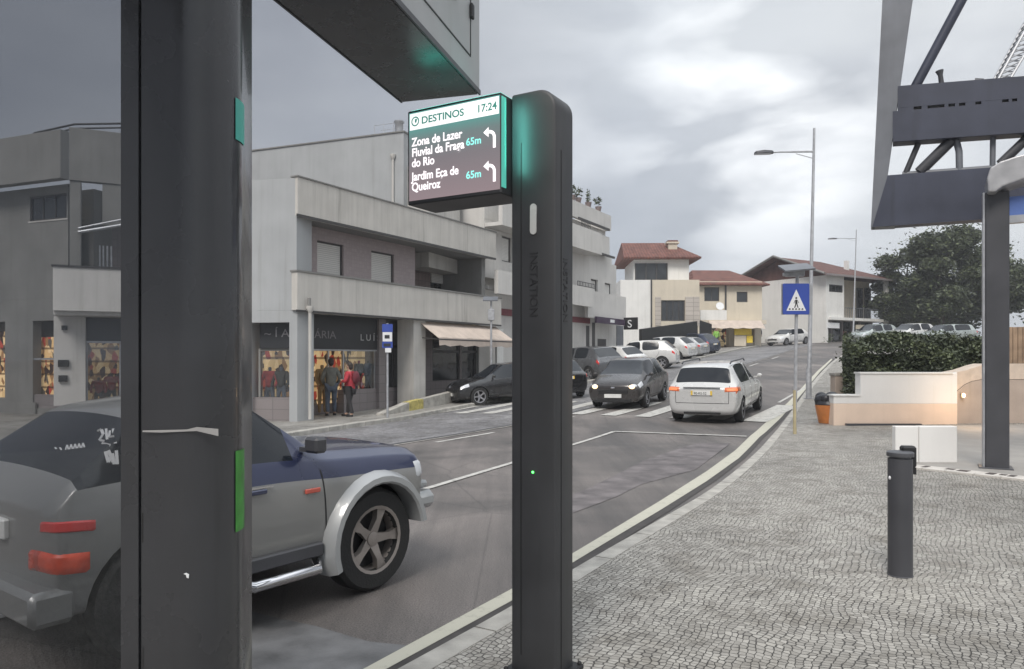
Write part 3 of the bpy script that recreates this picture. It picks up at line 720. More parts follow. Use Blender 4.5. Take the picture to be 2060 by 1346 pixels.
ptz = lambda py, px=370: postP.z(px, py)
m.box(postP.k(287), postP.k(290), -.0045, .003, ptz(1090), ptz(1030), postP.T); m.build('slot', M['black'], post); m = MB(); m.box(postP.k(288), postP.k(292), -.0045, .003, ptz(1500), ptz(1298), postP.T)
m.build('slot', M['black'], post)
tp = [(292, 865), (380, 863), (400, 858), (443, 862), (443, 876), (400, 866), (330, 869), (292, 868)]
m = MB(); m.xprism([postP.P(x, y) for x, y in tp], -.016, -.0145, postP.T)
m.build('torn_tape', pmat('grey_tape', (.35, .34, .33), .7), post)
m = MB(); m.xprism([postP.P(x, y) for x, y in [(374, 1151), (379, 1149), (385, 1152), (384, 1160), (380, 1158), (379, 1153)]], -.0175, -.0155, postP.T); m.build('paint_chip', M['sign_white'], post)
# green sticker and teal strip on the round edge
def edge_patch(name, px0, px1, z0, z1, mat):
    m = MB(); a0, a1 = R(-17), R(18); rr = []
    for z in (z0, z1):
        rr.append([(pw * .56 + (pw * .44 + .0025) * math.cos(a0 + (a1 - a0) * i / 6), .125 + (.137 + .0025) * math.sin(a0 + (a1 - a0) * i / 6), z) for i in range(7)])
    m.loft(rr, postP.T, cap=False, closed=False); return m.build(name, mat, post, smooth=True)
edge_patch('green_sticker', 0, 0, postP.z(488, 1085), postP.z(488, 915), pmat('green_vinyl', (.045, .22, .035), .5, var=.35, scale=18))
edge_patch('teal_sticker', 0, 0, postP.z(488, 262), postP.z(488, 175), pmat('teal_vinyl', (.05, .36, .30), .5, var=.1))
# cabinet: horizontal box from the post to just above the screen
cP0 = Vector(((965 - HX) / F, 1)) * ((zc - CH) * F / (HY - 190)); cu = Vector((.28, 1)).normalized()
cn = Vector((-cu.y, cu.x)); cw = .47; clen = 3.6; chh = 1.3
cab = thing('overhead_cabinet', 'long overhead cabinet with dark glossy underside and pale access panel, above the screen', 'cabinet', (cP0.x, cP0.y, zc), math.atan2(cu.y, cu.x))
Tc = Matrix.Translation((cP0.x, cP0.y, 0)) @ Matrix.Rotation(math.atan2(cu.y, cu.x), 4, 'Z')
m = MB(); m.box(-clen, 0, 0, cw, zc + .012, zc + chh, Tc, b=.006); m.build('cabinet_shell', pmat('pale_grey_cabinet', (.36, .365, .37), .5, var=.08, scale=3, streak=.12), cab)
m = MB(); m.box(-clen + .01, -.008, .010, cw - .01, zc - .002, zc + .0115, Tc); m.build('underside_panel', pmat('gloss_black_panel', (.030, .036, .040), .27, var=.2), cab)
m = MB(); m.box(-clen, .0, -.006, .004, zc - .004, zc + .022, Tc); m.box(-clen, 0, cw - .004, cw + .006, zc - .004, zc + .022, Tc); m.build('edge_trim', M['dark_grey'], cab)
m = MB(); sz = zc + .15; sx = -.16
m.box(-clen, sx, -.003, .004, sz - .004, sz + .004, Tc); m.box(sx - .004, sx + .004, -.003, .004, sz, zc + chh - .05, Tc)
m.build('panel_seam', M['black'], cab)
m = MB(); m.box(sx - .02, sx + .02, -.018, -.002, sz + .20, sz + .28, Tc, b=.005); m.build('hinge', M['black'], cab)
m = MB(); m.box(sx - .34, sx - .22, -.02, -.002, sz + .20, sz + .25, Tc, b=.005); m.build('latch', M['black'], cab); m = MB(); m.box(sx - .55, sx - .47, -.012, -.002, sz + .24, sz + .27, Tc, b=.003); m.build('latch', M['black'], cab)
# smoked glass side screen left of the post
gp = thing('smoked_glass_panel', 'smoked glass side panel in front of the moving car, clamped to the thick post', 'glass panel', (*postP.O, ZW), postP.rz)
m = MB(); m.box(-2.2, -.004, .10, .11, ZW + .06, zc - .02, postP.T); m.build('glass', glassmat('smoked_glass', (.71, .715, .725), .03), gp)
m = MB(); m.box(-.014, .0, .09, .12, ZW + .06, zc - .02, postP.T); m.box(-2.2, .0, .085, .125, zc - .02, zc + .03, postP.T); m.box(-2.2, 0, .085, .125, ZW, ZW + .06, postP.T); m.build('channel', M['dark_grey'], gp)

# ------------------------------------------------------------------ bollard
def bollard(px, py, label):
    b_ = G(px, py, WALK); o = thing('bollard', label, 'bollard', b_)
    T = Matrix.Translation(b_) @ Matrix.Rotation(R(-12), 4, 'Z'); r = .083; h = .90
    m = MB(); m.lathe([(r + .004, -.05), (r + .004, .004), (r, .008), (r, h - .05)], 32, T); m.build('body', M['dark_grey'], o, smooth=True)
    m = MB(); m.lathe([(r - .012, h - .05), (r - .012, h - .035), (r + .006, h - .035), (r + .008, h - .03), (r + .008, h - .006), (r, h), (r - .02, h + .003)], 32, T); m.build('cap', pmat('bollard_cap', (.075, .077, .085), .4), o, smooth=True)
    m = MB(); m.box(.02, r + .035, .02, .10, h - .12, h + .035, T, b=.012); m.box(r + .018, r + .034, .03, .09, h - .17, h - .12, T); m.build('bracket', M['black'], o)
    m = MB(); m.sphere((-r * .94, -.03, h - .19), (.010, .010, .014), T); m.build('reflector', M['sign_white'], o)
bollard(1811, 1157, 'round charcoal bollard with bracketed cap, alone on the sett pavement')

# ------------------------------------------------------------------ right: shelter post and steel frame
sp_ = G(2004, 944, WALK); SP = Plane(sp_.xy, u); SP = Plane(at(1977, HY, sp_.y + .05).xy, u)
sw = SP.k(2031)
sh = thing('shelter_post', 'broad dark post with pale edge strip and curved silver cap at the right', 'post', (*SP.O, WALK), SP.rz)
pz1 = SP.z(2004, 385)
m = MB(); m.box(.03, sw, 0, .30, 0, pz1, SP.T, b=.012); m.build('post_body', M['dark_grey'], sh)
m = MB(); m.box(0, .0285, .01, .28, 0, pz1, SP.T, b=.004); m.build('edge_strip', M['alu'], sh)
m = MB(); m.box(-.05, sw + .05, -.05, .35, 0, .045, SP.T, b=.008); m.build('base_plate', M['dark_grey'], sh)
cap = []
for px, py in [(1986, 392), (1984, 365), (1990, 345), (2010, 332), (2040, 322), (2070, 314), (2200, 290), (2330, 275)]: cap.append(SP.P(px, py))
low = []
for px, py in [(2330, 330), (2200, 344), (2070, 362), (2040, 372), (2015, 381), (2000, 392)]: low.append(SP.P(px, py))
m = MB(); m.xprism(cap + low, -.22, .42, SP.T); m.build('curved_cap', pmat('pale_silver_cap', (.40, .40, .41), .35, metal=.3), sh, bevel=.02)
sb = thing('blue_fascia', 'blue fascia board beneath the curved silver cap at the right edge', 'fascia', (*SP.O, 3.9), SP.rz)
m = MB(); k0, k1, z0, z1 = SP.rect(2031, 2400, 378, 418); m.box(k0, k1, .04, .12, z0, z1, SP.T); m.build('fascia_board', pmat('royal_blue_board', (.09, .16, .42), .45), sb)
k0, k1, z0, z1 = SP.rect(2031, 2400, 418, 434); m = MB(); m.box(k0, k1, .03, .14, z0, z1, SP.T); m.build('fascia_rail', M['alu'], sb)

fu = Vector((.89, -.456)); FP = Plane(at(1752, HY, 12.0).xy, fu)
fr = thing('steel_frame', 'large blue-grey steel portal frame with tubular braces against the sky', 'steel frame', (*FP.O, 3), FP.rz)
def fpoly(pts, y0, y1, mat, name, bev=0):
    m = MB(); m.xprism([FP.P(x, y) for x, y in pts], y0, y1, FP.T); return m.build(name, mat, fr, bevel=bev)
fpoly([(1752, 457), (1775, 0), (1790, -300), (1880, -300), (1835, 0), (1786, 345), (1786, 352), (1800, 455)], 0, .30, M['grey_steel'], 'leaning_mast')
fpoly([(1786, 353), (2700, 285), (2700, 392), (1755, 457)], -.012, .28, M['navy_steel'], 'lower_beam')
fpoly([(1800, 440), (2700, 376), (2700, 392), (1760, 457)], -.030, -.014, M['navy_steel'], 'beam_flange')
def lerpy(x, a, b): return a[1] + (b[1] - a[1]) * (x - a[0]) / (b[0] - a[0])
ta, tb = (1812, 173), (2700, 103); sa_, sb2 = (1812, 212), (2700, 122); ba, bb = (1795, 285), (2700, 223)
def band(xa, xb, lo, hi): return [(xa, lerpy(xa, *hi)), (xb, lerpy(xb, *hi)), (xb, lerpy(xb, *lo)), (xa, lerpy(xa, *lo))]
slot_t = ((1812, 217), (2700, 145)); slot_b = ((1812, 223), (2700, 151))
top_ = ((1812, 173), (2700, 103)); bot_ = ((1795, 287), (2700, 223))
M_ = M['navy_steel']
fpoly(band(1806, 2700, slot_t, top_), -.01, .26, M_, 'upper_beam')
fpoly(band(1796, 2700, bot_, slot_b), -.01, .26, M_, 'upper_beam')
sl = [(1838, 1854), (1866, 1900), (1908, 1921), (1929, 1942), (1962, 1974), (2016, 2029), (2036, 2046), (2200, 2225)]
prev = 1806
for a, b in sl + [(2700, 2700)]:
    fpoly(band(prev, a, slot_b, slot_t), -.008, .258, M_, 'slot_spacer'); prev = b
fpoly([(1800, 272), (2700, 214), (2700, 223), (1797, 286)], -.03, -.012, M_, 'beam_flange')
def ftube(name, pts, r, y=.15, mat=None):
    m = MB(); m.tube([(FP.P(x, y_)[0], y, FP.P(x, y_)[1]) for x, y_ in pts], r, 12, FP.T); return m.build(name, mat or M['dark_grey'], fr, smooth=True)
ftube('brace', [(1840, 172), (1932, 0), (2000, -130)], .075, mat=M['navy_steel'])
ftube('brace', [(1848, 284), (1822, 345)], .045); ftube('brace', [(1915, 278), (1850, 342)], .085); ftube('brace', [(2075, 268), (2015, 325)], .07)
ftube('curved_brace', [(1925, 276), (1931, 300), (1932, 345)], .05, mat=M['grey_steel'])
ftube('post_tube', [(2000, 272), (1999, 335)], .04, mat=M['grey_steel'])
ftube('chord', [(1815, 347), (2300, 312)], .045, mat=M['grey_steel'])
ftube('finial', [(1896, 168), (1893, 145), (1891, 136)], [.04, .035, .06])
ftube('rail', [(1897, 164), (2300, 130)], .022, mat=M['grey_steel']); ftube('rail', [(1980, 158), (1962, 157)], .05)
# far lattice boom seen through the frame
lt = thing('lattice_boom', 'pale grey lattice boom rising behind the steel frame', 'lattice', at(2000, 165, 17), 0)
m = MB(); A_, B_ = at(2008, 160, 17), at(2085, 20, 17); off_ = [Vector((0, 0, 0)), Vector((.30, 0, .05)), Vector((.12, .35, .1))]
for o_ in off_: m.tube([A_ + o_, B_ + o_ * 1.6 + (B_ - A_) * 1.2], .03, 6)
for i in range(26):
    t0, t1 = i / 13, (i + 1) / 13
    for a, b in ((0, 1), (1, 2), (2, 0)):
        D = (B_ - A_); p = A_ + D * t0 + off_[a] * (1 + .3 * t0); q = A_ + D * t1 + off_[b] * (1 + .3 * t1); m.tube([p, q], .02, 5)
m.build('boom', M['galv'], lt)

# ------------------------------------------------------------------ buildings
def bpart(root, name, mat, boxes, T, b=0, smooth=False, bev=0):
    m = MB()
    for q in boxes: m.box(*q, T, b=b)
    return m.build(name, mat, root, smooth=smooth, bevel=bev)
def window(root, Pn, k0, k1, z0, z1, d, kind='glass', frame=.06, bars=1, name='window'):
    """a window standing on the wall plane at depth d (local y), its glass set back"""
    T = Pn.T; m = MB(); f = frame
    m.box(k0, k0 + f, d - .03, d + .05, z0, z1, T); m.box(k1 - f, k1, d - .03, d + .05, z0, z1, T)
    m.box(k0 + f, k1 - f, d - .03, d + .05, z1 - f, z1, T); m.box(k0 + f, k1 - f, d - .03, d + .05, z0, z0 + f, T)
    for i in range(bars):
        x = k0 + (k1 - k0) * (i + 1) / (bars + 1); m.box(x - f * .4, x + f * .4, d - .025, d + .04, z0 + f, z1 - f, T)
    o = m.build(name, M['alu'] if kind == 'light' else M['frame_dark'], root)
    m = MB(); m.box(k0 + f * .5, k1 - f * .5, d + .0, d + .012, z0 + f * .5, z1 - f * .5, T)
    p = m.build('shutter' if kind == 'shutter' else 'pane', M['shutter'] if kind == 'shutter' else M['window_dark'], o)
    m = MB(); m.box(k0 - .06, k1 + .06, d - .09, d + .02, z0 - .05, z0 - .002, T); m.build('sill', M['plaster_grey'], o)
    return o
def slabwall(root, Pn, name, mat, k0, k1, z0, z1, d, th, holes):
    """wall from k0 to k1 with rectangular holes, built of butted boxes (no overlaps)"""
    m = MB(); hs_ = sorted(holes); x = k0
    for (a, b, c, e) in hs_:
        if a > x: m.box(x, a, d, d + th, z0, z1, Pn.T)
        if c > z0: m.box(a, b, d, d + th, z0, c, Pn.T)
        if e < z1: m.box(a, b, d, d + th, e, z1, Pn.T)
        x = b
    if x < k1: m.box(x, k1, d, d + th, z0, z1, Pn.T)
    return m.build(name, mat, root)
def gutterpipe(root, Pn, k, z0, z1, d, r=.045):
    m = MB(); m.tube([(k, d, z0), (k, d, z1)], r, 8, Pn.T); m.lathe([(r, z1), (r * 2.4, z1 + .12), (r * 2.4, z1 + .2)], 10, Pn.T @ Matrix.Translation((k, d, 0))); return m.build('downpipe', M['plaster_grey'], root, smooth=True)

# --- building A: corner block with pink tiled first floor
OA = at(598, HY, 20.4).xy; PA = Plane(OA, DS.xy)
gA = TZ(OA.x, OA.y) + WALK
A = thing('corner_building', 'grey corner shop building with pink tiled upper floor, long stained parapets and white shutters', 'building', (*OA, gA), PA.rz)
kE = PA.k(990); kB = kE + .9
zb1 = PA.z(640, 552); zb0 = PA.z(640, 628); zp1 = 6.62; zp0 = 5.55
zb1, zb0 = 3.98, 2.92
# side wall plane: from the corner to the left, nearly square to the view
PS = Plane(OA, (.98, -.199))
sL = PS.k(390)
# plan polygon of the block in world xy
Ew = OA + PA.u * kE; Bw = Ew + PA.n * 9; Sw = OA + PS.u * sL; SwB = Sw + PS.n * 9
def wprism(root, name, mat, poly, z0, z1):
    m = MB(); m.prism([(p.x, p.y) for p in poly], z0, z1); return m.build(name, mat, root)
inF = lambda k, d: OA + PA.u * k + PA.n * d
cornerI = inF(.55, 1.3)
base_poly = [inF(1.3, 1.5), inF(kE - .2, 1.5), Bw, SwB, Sw + PS.n * 1.3, OA + PS.u * -.9 + PS.n * 1.3]
wprism(A, 'inner_core', M['base_tile'], base_poly, gA - .6, 2.9)
# pavement-level floor inside the arcade
# first-floor wall, recessed behind the balcony
R1 = .85
kW = PA.k(835, R1)
wins = [PA.rect(638, 691, 488, 556, R1), PA.rect(747, 793, 508, 570, R1)]
wins = [(a, b, 4.0 + .02, e) for a, b, c, e in wins]
slabwall(A, PA, 'upper_wall', M['pink'], .25, kW, zb0 + .05, zp0, R1, .25, wins)
for w_ in wins: window(A, PA, *w_, R1 + .10, 'shutter', frame=.05, bars=0)
# loggia: deeper wall and side cheeks
R2 = 2.2
lw = [PA.rect(866, 900, 548, 588, R2)]
slabwall(A, PA, 'loggia_wall', M['brown_tile'], kW - .2, kE - .3, zb0 + .05, zp0, R2, .25, lw)
window(A, PA, *lw[0], R2 + .08, 'glass', frame=.07, bars=1)
bpart(A, 'window_blind', M['shutter'], [(lw[0][0] + .05, lw[0][1] - .05, R2 - .02, R2 + .04, lw[0][3] - .45, lw[0][3] - .05)], PA.T)
bpart(A, 'loggia_cheek', M['brown_tile'], [(kW - .20, kW, R1 + .25, R2, zb0 + .05, zp0), ], PA.T)
bpart(A, 'loggia_cheek', M['plaster_dark'], [(kE - .30, kE - .05, .3, R2 + .25, zb0 + .05, zp0)], PA.T)
# corner pier rising past both floors
wprism(A, 'side_wall', M['plaster_blue'], [OA + PS.u * -.02, OA + PS.u * -.02 + PA.n * .0 + PS.n * .9, Sw + PS.n * .9, Sw], 2.92, zp1 - .03)
# slabs
wprism(A, 'floor_slab', M['plaster_grey'], [inF(.2, .25), inF(kE - .1, .25), inF(kE - .1, 8.5), SwB + PA.u * .3, Sw + PS.n * 1.0, OA + PS.n * 1.0 + PS.u * -.3], zb0 + .01, zb0 + .045)
wprism(A, 'roof_slab', M['plaster_dark'], [inF(.1, .22), inF(kE - .05, .22), inF(kE - .05, 8.8), SwB + PA.u * .2, Sw + PS.n * .95, OA + PS.n * .95 + PS.u * -.1], zp0 + .003, zp0 + .18)
M['parapet'] = pmat('stained_parapet', (.53, .51, .475), .9, var=.08, scale=1.2, bump=.2, streak=.42)
bpart(A, 'balcony_wall', M['parapet'], [(-.10, kE + .55, -.10, .12, zb0, zb1)], PA.T, bev=.01)
bpart(A, 'coping', M['plaster_dark'], [(-.13, kE + .58, -.13, .15, zb1, zb1 + .05)], PA.T)
bpart(A, 'roof_parapet', M['parapet'], [(-.02, kE + .25, -.03, .19, zp0, zp1)], PA.T, bev=.01)
bpart(A, 'coping', M['plaster_dark'], [(-.05, kE + .28, -.06, .22, zp1, zp1 + .04)], PA.T)
bpart(A, 'drip_edge', M['frame_dark'], [(-.06, kE + .2, -.06, -.032, zp0 - .04, zp0 + .04)], PA.T)
bpart(A, 'drip_edge', M['frame_dark'], [(-.14, kE + .5, -.135, -.102, zb0 - .05, zb0 + .01)], PA.T)
# ground floor: corner pier, piers, shopfronts
cp = MB(); cp.prism([(p.x, p.y) for p in (OA, inF(.62, .0), inF(.62, .75), OA + PS.u * -.24 + PS.n * .6, OA + PS.u * -.24)], gA - .6, 2.915); cp.build('corner_pier', M['plaster_blue'], A)
gutterpipe(A, PA, PA.k(622, -.15), gA + .05, 2.85, -.18); gutterpipe(A, PA, PA.k(602, .6), 4.05, 5.35, .5)
m = MB(); m.tube([(.25, -.12, zb0 - .0), (.25, -.2, zb0 + .12), (.25, -.2, zb0 + .35)], .05, 8, PA.T); m.build('spout', M['plaster_dark'], A)
GR = .95
kp1 = PA.k(757, GR); kp2 = PA.k(771, GR); kp3 = PA.k(826, .15); kp4 = PA.k(850, .15)
zg = lambda px, py, d=GR: PA.z(px, py, d)
k0 = .62
dsp = (PA.k(629, GR), kp1 - .02)
zs1, zs0 = zg(690, 648), zg(690, 702)
bpart(A, 'shop_sign', M['sign_dark'], [(dsp[0] - .3, kp1, GR - .04, GR + .10, zg(690, 703), zg(690, 642) + .2)], PA.T)
TT = PA.T @ Matrix.Translation((dsp[0] + .02, GR - .046, zg(690, 682))) @ Matrix.Rotation(R(90), 4, 'X')
text('sign_lettering', 'ÁRIA', .34, M['letter_dim'], TT, A, ext=.004, wide=1.25)
TT = PA.T @ Matrix.Translation((dsp[0] + 2.05, GR - .046, zg(690, 684))) @ Matrix.Rotation(R(90), 4, 'X')
text('sign_lettering', 'L U Í S  I', .30, M['letter'], TT, A, ext=.004, wide=1.2)
bpart(A, 'shop_backwall', M['goods'], [(dsp[0] - .3, kp1, GR + .50, GR + .54, zg(690, 812), zg(690, 706))], PA.T)
kt = PA.k(692, GR)
bpart(A, 'stall_riser', M['base_tile'], [(kt, kp1, GR, GR + .28, gA - .2, zg(720, 783))], PA.T)
fz1 = zg(690, 706)
wf = MB()
for k in (dsp[0], PA.k(660, GR), kt - .05, kp1 - .1): wf.box(k, k + .05, GR, GR + .06, gA - .1 if k < kt - .1 else zg(720, 783), fz1, PA.T)
wf.box(dsp[0] - .2, kp1, GR - .02, GR + .10, fz1, zg(690, 703), PA.T); wf.build('shopfront_frame', M['alu'], A)
bpart(A, 'shop_pane', M['shop_glass'], [(kt + .01, kp1 - .11, GR + .02, GR + .03, zg(720, 783), fz1)], PA.T)
bpart(A, 'shop_pier', M['base_tile'], [(kp1 + .001, kp2, GR - .12, GR + .5, gA - .2, 2.9)], PA.T)
# second shopfront
k5 = PA.k(848, GR)
bpart(A, 'stall_riser', M['base_tile'], [(kp2 + .001, k5, GR, GR + .3, gA - .2, zg(800, 779))], PA.T)
bpart(A, 'shop_backwall', M['goods_dim'], [(kp2, k5, GR + .9, GR + .94, gA, zg(800, 700))], PA.T)
bpart(A, 'shop_transom', M['frame_dark'], [(kp2, k5, GR - .01, GR + .1, zg(800, 668), 2.9)], PA.T)
m = MB(); m.box(kp2 + .02, k5, GR + .05, GR + .11, zg(800, 700), zg(800, 696) + .02, PA.T); m.box(kp2 + .5, kp2 + .56, GR + .01, GR + .07, zg(800, 779), zg(800, 668), PA.T); m.build('shopfront_frame', M['frame_dark'], A)
bpart(A, 'shop_pane', M['shop_glass'], [(kp2 + .01, k5, GR + .02, GR + .03, zg(800, 779), zg(800, 668))], PA.T)
bpart(A, 'arcade_pier', M['plaster_grey'], [(kp3, kp4, .02, .72, gA - .3, 2.915)], PA.T)
# right part under the awning
k6, k7, k8 = PA.k(870, GR), PA.k(925, GR), PA.k(985, GR)
bpart(A, 'shop_wall', M['base_tile'], [(k5, k6, GR, GR + .3, gA - .2, 2.9), (k6 + .001, k8 + .4, GR + .01, GR + .3, gA - .2, zg(900, 765)), (k7, k7 + .14, GR + .0, GR + .29, zg(900, 765) + .001, 2.9)], PA.T)
m = MB(); m.box(k6 + .02, k7 - .01, GR + .08, GR + .1, zg(900, 764), 2.85, PA.T); m.box(k7 + .15, k8 + .4, GR + .08, GR + .1, zg(900, 764), 2.85, PA.T); m.build('shop_pane', M['window_dark'], A)
m = MB()
for k in (k6 + .02, k7 - .06, k7 + .16, (k7 + k8) / 2, k8 + .2): m.box(k, k + .05, GR + .03, GR + .075, zg(900, 764), 2.85, PA.T)
m.box(k6, k8 + .4, GR + .025, GR + .07, zg(900, 710), zg(900, 706) + .03, PA.T)
m.build('shopfront_frame', M['frame_dark'], A)
bpart(A, 'white_door', M['plaster_white'], [(PA.k(1000, .3), PA.k(1000, .3) + .5, .30, .4, gA, 2.8)], PA.T)
# awning
aw = thing('shop_awning', 'beige canvas awning over the shopfront beside the corner building pier', 'awning', tuple(PA.T @ Vector((k6, 0, 2.5))), PA.rz)
a0, a1 = PA.k(866, -.4), PA.k(1018, -.4)
zt_, zm_, zv_ = 2.86, 2.28, 2.02
m = MB(); m.xprism([(0, 0)] * 0 + [(a0 + .0, 0)], 0, 0) if 0 else None
def ap(k, y, z): return PA.T @ Vector((k, y, z))
n_ = 16
for i in range(n_):
    ka, kb = a0 + (a1 - a0) * i / n_, a0 + (a1 - a0) * (i + 1) / n_
    m.add([ap(ka, .1, zt_), ap(kb, .1, zt_), ap(kb, -.75, zm_ + .02 * math.sin(i * 1.3 + 1.3)), ap(ka, -.75, zm_ + .02 * math.sin(i * 1.3)), ap(ka, .1, zt_ - .02), ap(kb, .1, zt_ - .02), ap(kb, -.75, zm_ - .02 + .02 * math.sin(i * 1.3 + 1.3)), ap(ka, -.75, zm_ - .02 + .02 * math.sin(i * 1.3))], [(0, 1, 2, 3), (4, 7, 6, 5), (0, 3, 7, 4), (1, 5, 6, 2)])
m.build('canvas', M['awning'], aw)
m = MB()
for i in range(n_):
    ka, kb = a0 + (a1 - a0) * i / n_, a0 + (a1 - a0) * (i + 1) / n_
    q = .03 * math.sin(i * 2.1)
    m.add([ap(ka, -.76, zm_ + .01), ap(kb, -.76, zm_ + .01), ap(kb, -.77, zv_ + .03 * math.sin((i + 1) * 2.1)), ap(ka, -.77, zv_ + q)], [(0, 1, 2, 3)])
m.build('valance', M['awning'], aw)
m = MB(); m.tube([(a0, -.745, zm_ - .05), (a1, -.745, zm_ - .05)], .03, 8, PA.T); m.tube([(a0 + .1, .1, 2.3), (a0 + .1, -.74, zm_ - .05)], .02, 6, PA.T); m.tube([(a1 - .1, .1, 2.3), (a1 - .1, -.74, zm_ - .05)], .02, 6, PA.T)
m.build('awning_frame', M['frame_dark'], aw)
# side shopfront (left of the corner pier)
sk0, sk1 = PS.k(508, .35), PS.k(583, .2)
zS = lambda px, py, d=.35: PS.z(px, py, d)
bpart(A, 'side_base', M['base_tile'], [(sL, sk1 + .1, .36, .66, gA - .6, zS(550, 800))], PS.T)
bpart(A, 'side_pier', M['plaster_blue'], [(sL, sk0, .0, .9, gA - .6, 2.918)], PS.T)
bpart(A, 'side_lintel', M['plaster_blue'], [(sk0 + .001, -.241, .0, .33, zS(540, 650), 2.918)], PS.T)
bpart(A, 'shop_sign', M['sign_dark'], [(PS.k(524, .4), sk1 + .1, .36, .46, zS(550, 701), 2.91)], PS.T)
TT = PS.T @ Matrix.Translation((PS.k(531, .35), .353, zS(550, 678))) @ Matrix.Rotation(R(90), 4, 'X'); text('sign_lettering', '~ Í A', .32, M['letter_dim'], TT, A, wide=1.2)
bpart(A, 'shop_backwall', M['goods'], [(PS.k(520, .9), sk1 + .3, .95, .99, zS(550, 800), zS(550, 706))], PS.T)
bpart(A, 'shopfront_frame', M['plaster_dark'], [(PS.k(520, .4), PS.k(520, .4) + .06, .40, .46, zS(550, 799), zS(550, 701) - .001), (PS.k(520, .4) + .061, sk1, .41, .45, zS(550, 706), zS(550, 701) - .001)], PS.T)
bpart(A, 'shop_pane', M['shop_glass'], [(PS.k(520, .4) + .07, sk1 + .05, .42, .43, zS(550, 799), zS(550, 707))], PS.T)
# set-back top storey with tall blind wall
PU = Plane(at(812, HY, 27.5).xy, (.932, -.363))
zt2 = PU.z(812, 263)
uL = PU.k(400)
bpart(A, 'top_storey_wall', M['plaster_blue'], [(uL, 0, 0, 3.2, 5.0, zt2 - .05)], PU.T)
bpart(A, 'coping', M['plaster_dark'], [(uL, .04, -.04, 3.22, zt2 - .05, zt2)], PU.T)
gutterpipe(A, PU, PU.k(792), 5.5, PU.z(792, 322), -.06)
bpart(A, 'top_storey_wall', M['plaster_grey'], [(.001, .9, .3, 3.0, 5.0, PU.z(815, 330))], PU.T)
m = MB(); k = PU.k(792); zc_ = PU.z(795, 262)
m.lathe([(.16, zc_), (.16, zc_ + .35), (.2, zc_ + .4), (.2, zc_ + .46)], 14, PU.T @ Matrix.Translation((k, .4, 0))); m.build('roof_vent', M['alu'], A, smooth=True)
m = MB()
for i in range(4): m.tube([(PU.k(742) + i * .42, .4, zc_), (PU.k(742) + i * .42, .4, zc_ + .42)], .012, 5, PU.T)
m.tube([(PU.k(742), .4, zc_ + .42), (PU.k(790), .4, zc_ + .42)], .012, 5, PU.T); m.tube([(PU.k(755), .4, zc_ + .2), (PU.k(790), .4, zc_ + .2)], .01, 5, PU.T)
m.build('roof_rail', M['galv'], A)

# --- building B: three storeys, same frontage, behind the column
Bk = kE + .3
B = thing('flats_building', 'pale three-storey flats with stepped balconies and roof plants, beyond the awning', 'building', (*(OA + PA.u * Bk), TZ(*(OA + PA.u * Bk)) + .02), PA.rz)
kR = PA.k(1238); kR2 = PA.k(1266)
zt3 = PA.z(1236, 433)
D1 = .55
def r(px0, px1, py0, py1, d=D1): return PA.rect(px0, px1, py0, py1, d)
w2 = [r(1175, 1189, 468, 498), r(1206, 1218, 480, 505)]; w1 = [r(1189, 1203, 562, 594), r(1217, 1231, 570, 599)]
wl = [r(1010, 1030, 540, 574), r(998, 1012, 418, 452)]
zf1, zf2, zf3 = PA.z(1240, 600), PA.z(1240, 513), PA.z(1234, 462)
slabwall(B, PA, 'upper_wall', M['plaster_b'], Bk, kR - .2, zf2, zf3 - .003, D1, .3, [w2[0], w2[1], wl[1][:2] + (zf2 + .8, zf3 - .3)])
slabwall(B, PA, 'upper_wall', M['plaster_b'], Bk, kR, zf1, zf2 - .003, D1 + .01, .3, [w1[0], w1[1], wl[0][:2] + (zf1 + .8, zf2 - .5)])
for q in w2 + w1: window(B, PA, *q, D1 + .14, 'shutter', frame=.06, bars=0)
window(B, PA, *(wl[0][:2] + (zf1 + .8, zf2 - .5)), D1 + .14, 'shutter', bars=0); window(B, PA, *(wl[1][:2] + (zf2 + .8, zf3 - .3)), D1 + .14, 'shutter', bars=0)
bpart(B, 'core', M['plaster_b'], [(Bk + .1, kR - .3, D1 + .32, 10, 0, zf3)], PA.T)
bpart(B, 'end_wall', M['plaster_b'], [(kR - .3, kR2 + .2, D1 + .33, 9, 0, zf2 - .3)], PA.T)
bpart(B, 'roof_parapet', M['plaster_b'], [(Bk, kR, .25, .45, zf3, zt3), (kR - .2, kR, .451, 8, zf3, zt3)], PA.T)
bpart(B, 'drip_edge', M['frame_dark'], [(PA.k(1172), PA.k(1234), .2, .249, zf3 - .06, zf3 + .06)], PA.T)
bpart(B, 'drip_edge', M['frame_dark'], [(PA.k(1185), PA.k(1244), .2, .29, zf2 - .16, zf2 - .05)], PA.T)
za_, zb_ = PA.z(1200, 560), PA.z(1200, 513)
bpart(B, 'balcony_wall', M['plaster_b'], [(Bk, PA.k(1200), -.30, -.12, zf2 - .35, zf2 + .75), (PA.k(1200) + .001, kR - .1, .30, .48, zf2 - .05, zf2 + .95), (Bk, PA.k(1200), -.12, D1, zf2 - .35, zf2 - .2)], PA.T)
bpart(B, 'balcony_wall', M['plaster_b'], [(Bk, PA.k(1190), -.10, .08, zf1 - .7, zf1 + .25), (PA.k(1190) + .001, kR2, .20, .38, zf1 - 1.2, zf1 + .2), (Bk, kR2, .39, D1, zf1 - .5, zf1 - .35)], PA.T)
m = MB()
for z in (zf2 + .78, zf2 + .92, zf2 + 1.05): m.tube([(PA.k(1162), -.2, z), (PA.k(1180), -.2, z)], .02, 5, PA.T)
for i in range(7): k = PA.k(1162) + (PA.k(1180) - PA.k(1162)) * i / 6; m.tube([(k, -.2, zf2 + .75), (k, -.2, zf2 + 1.05)], .015, 5, PA.T)
m.build('balcony_rail', M['frame_dark'], B)
m = MB()
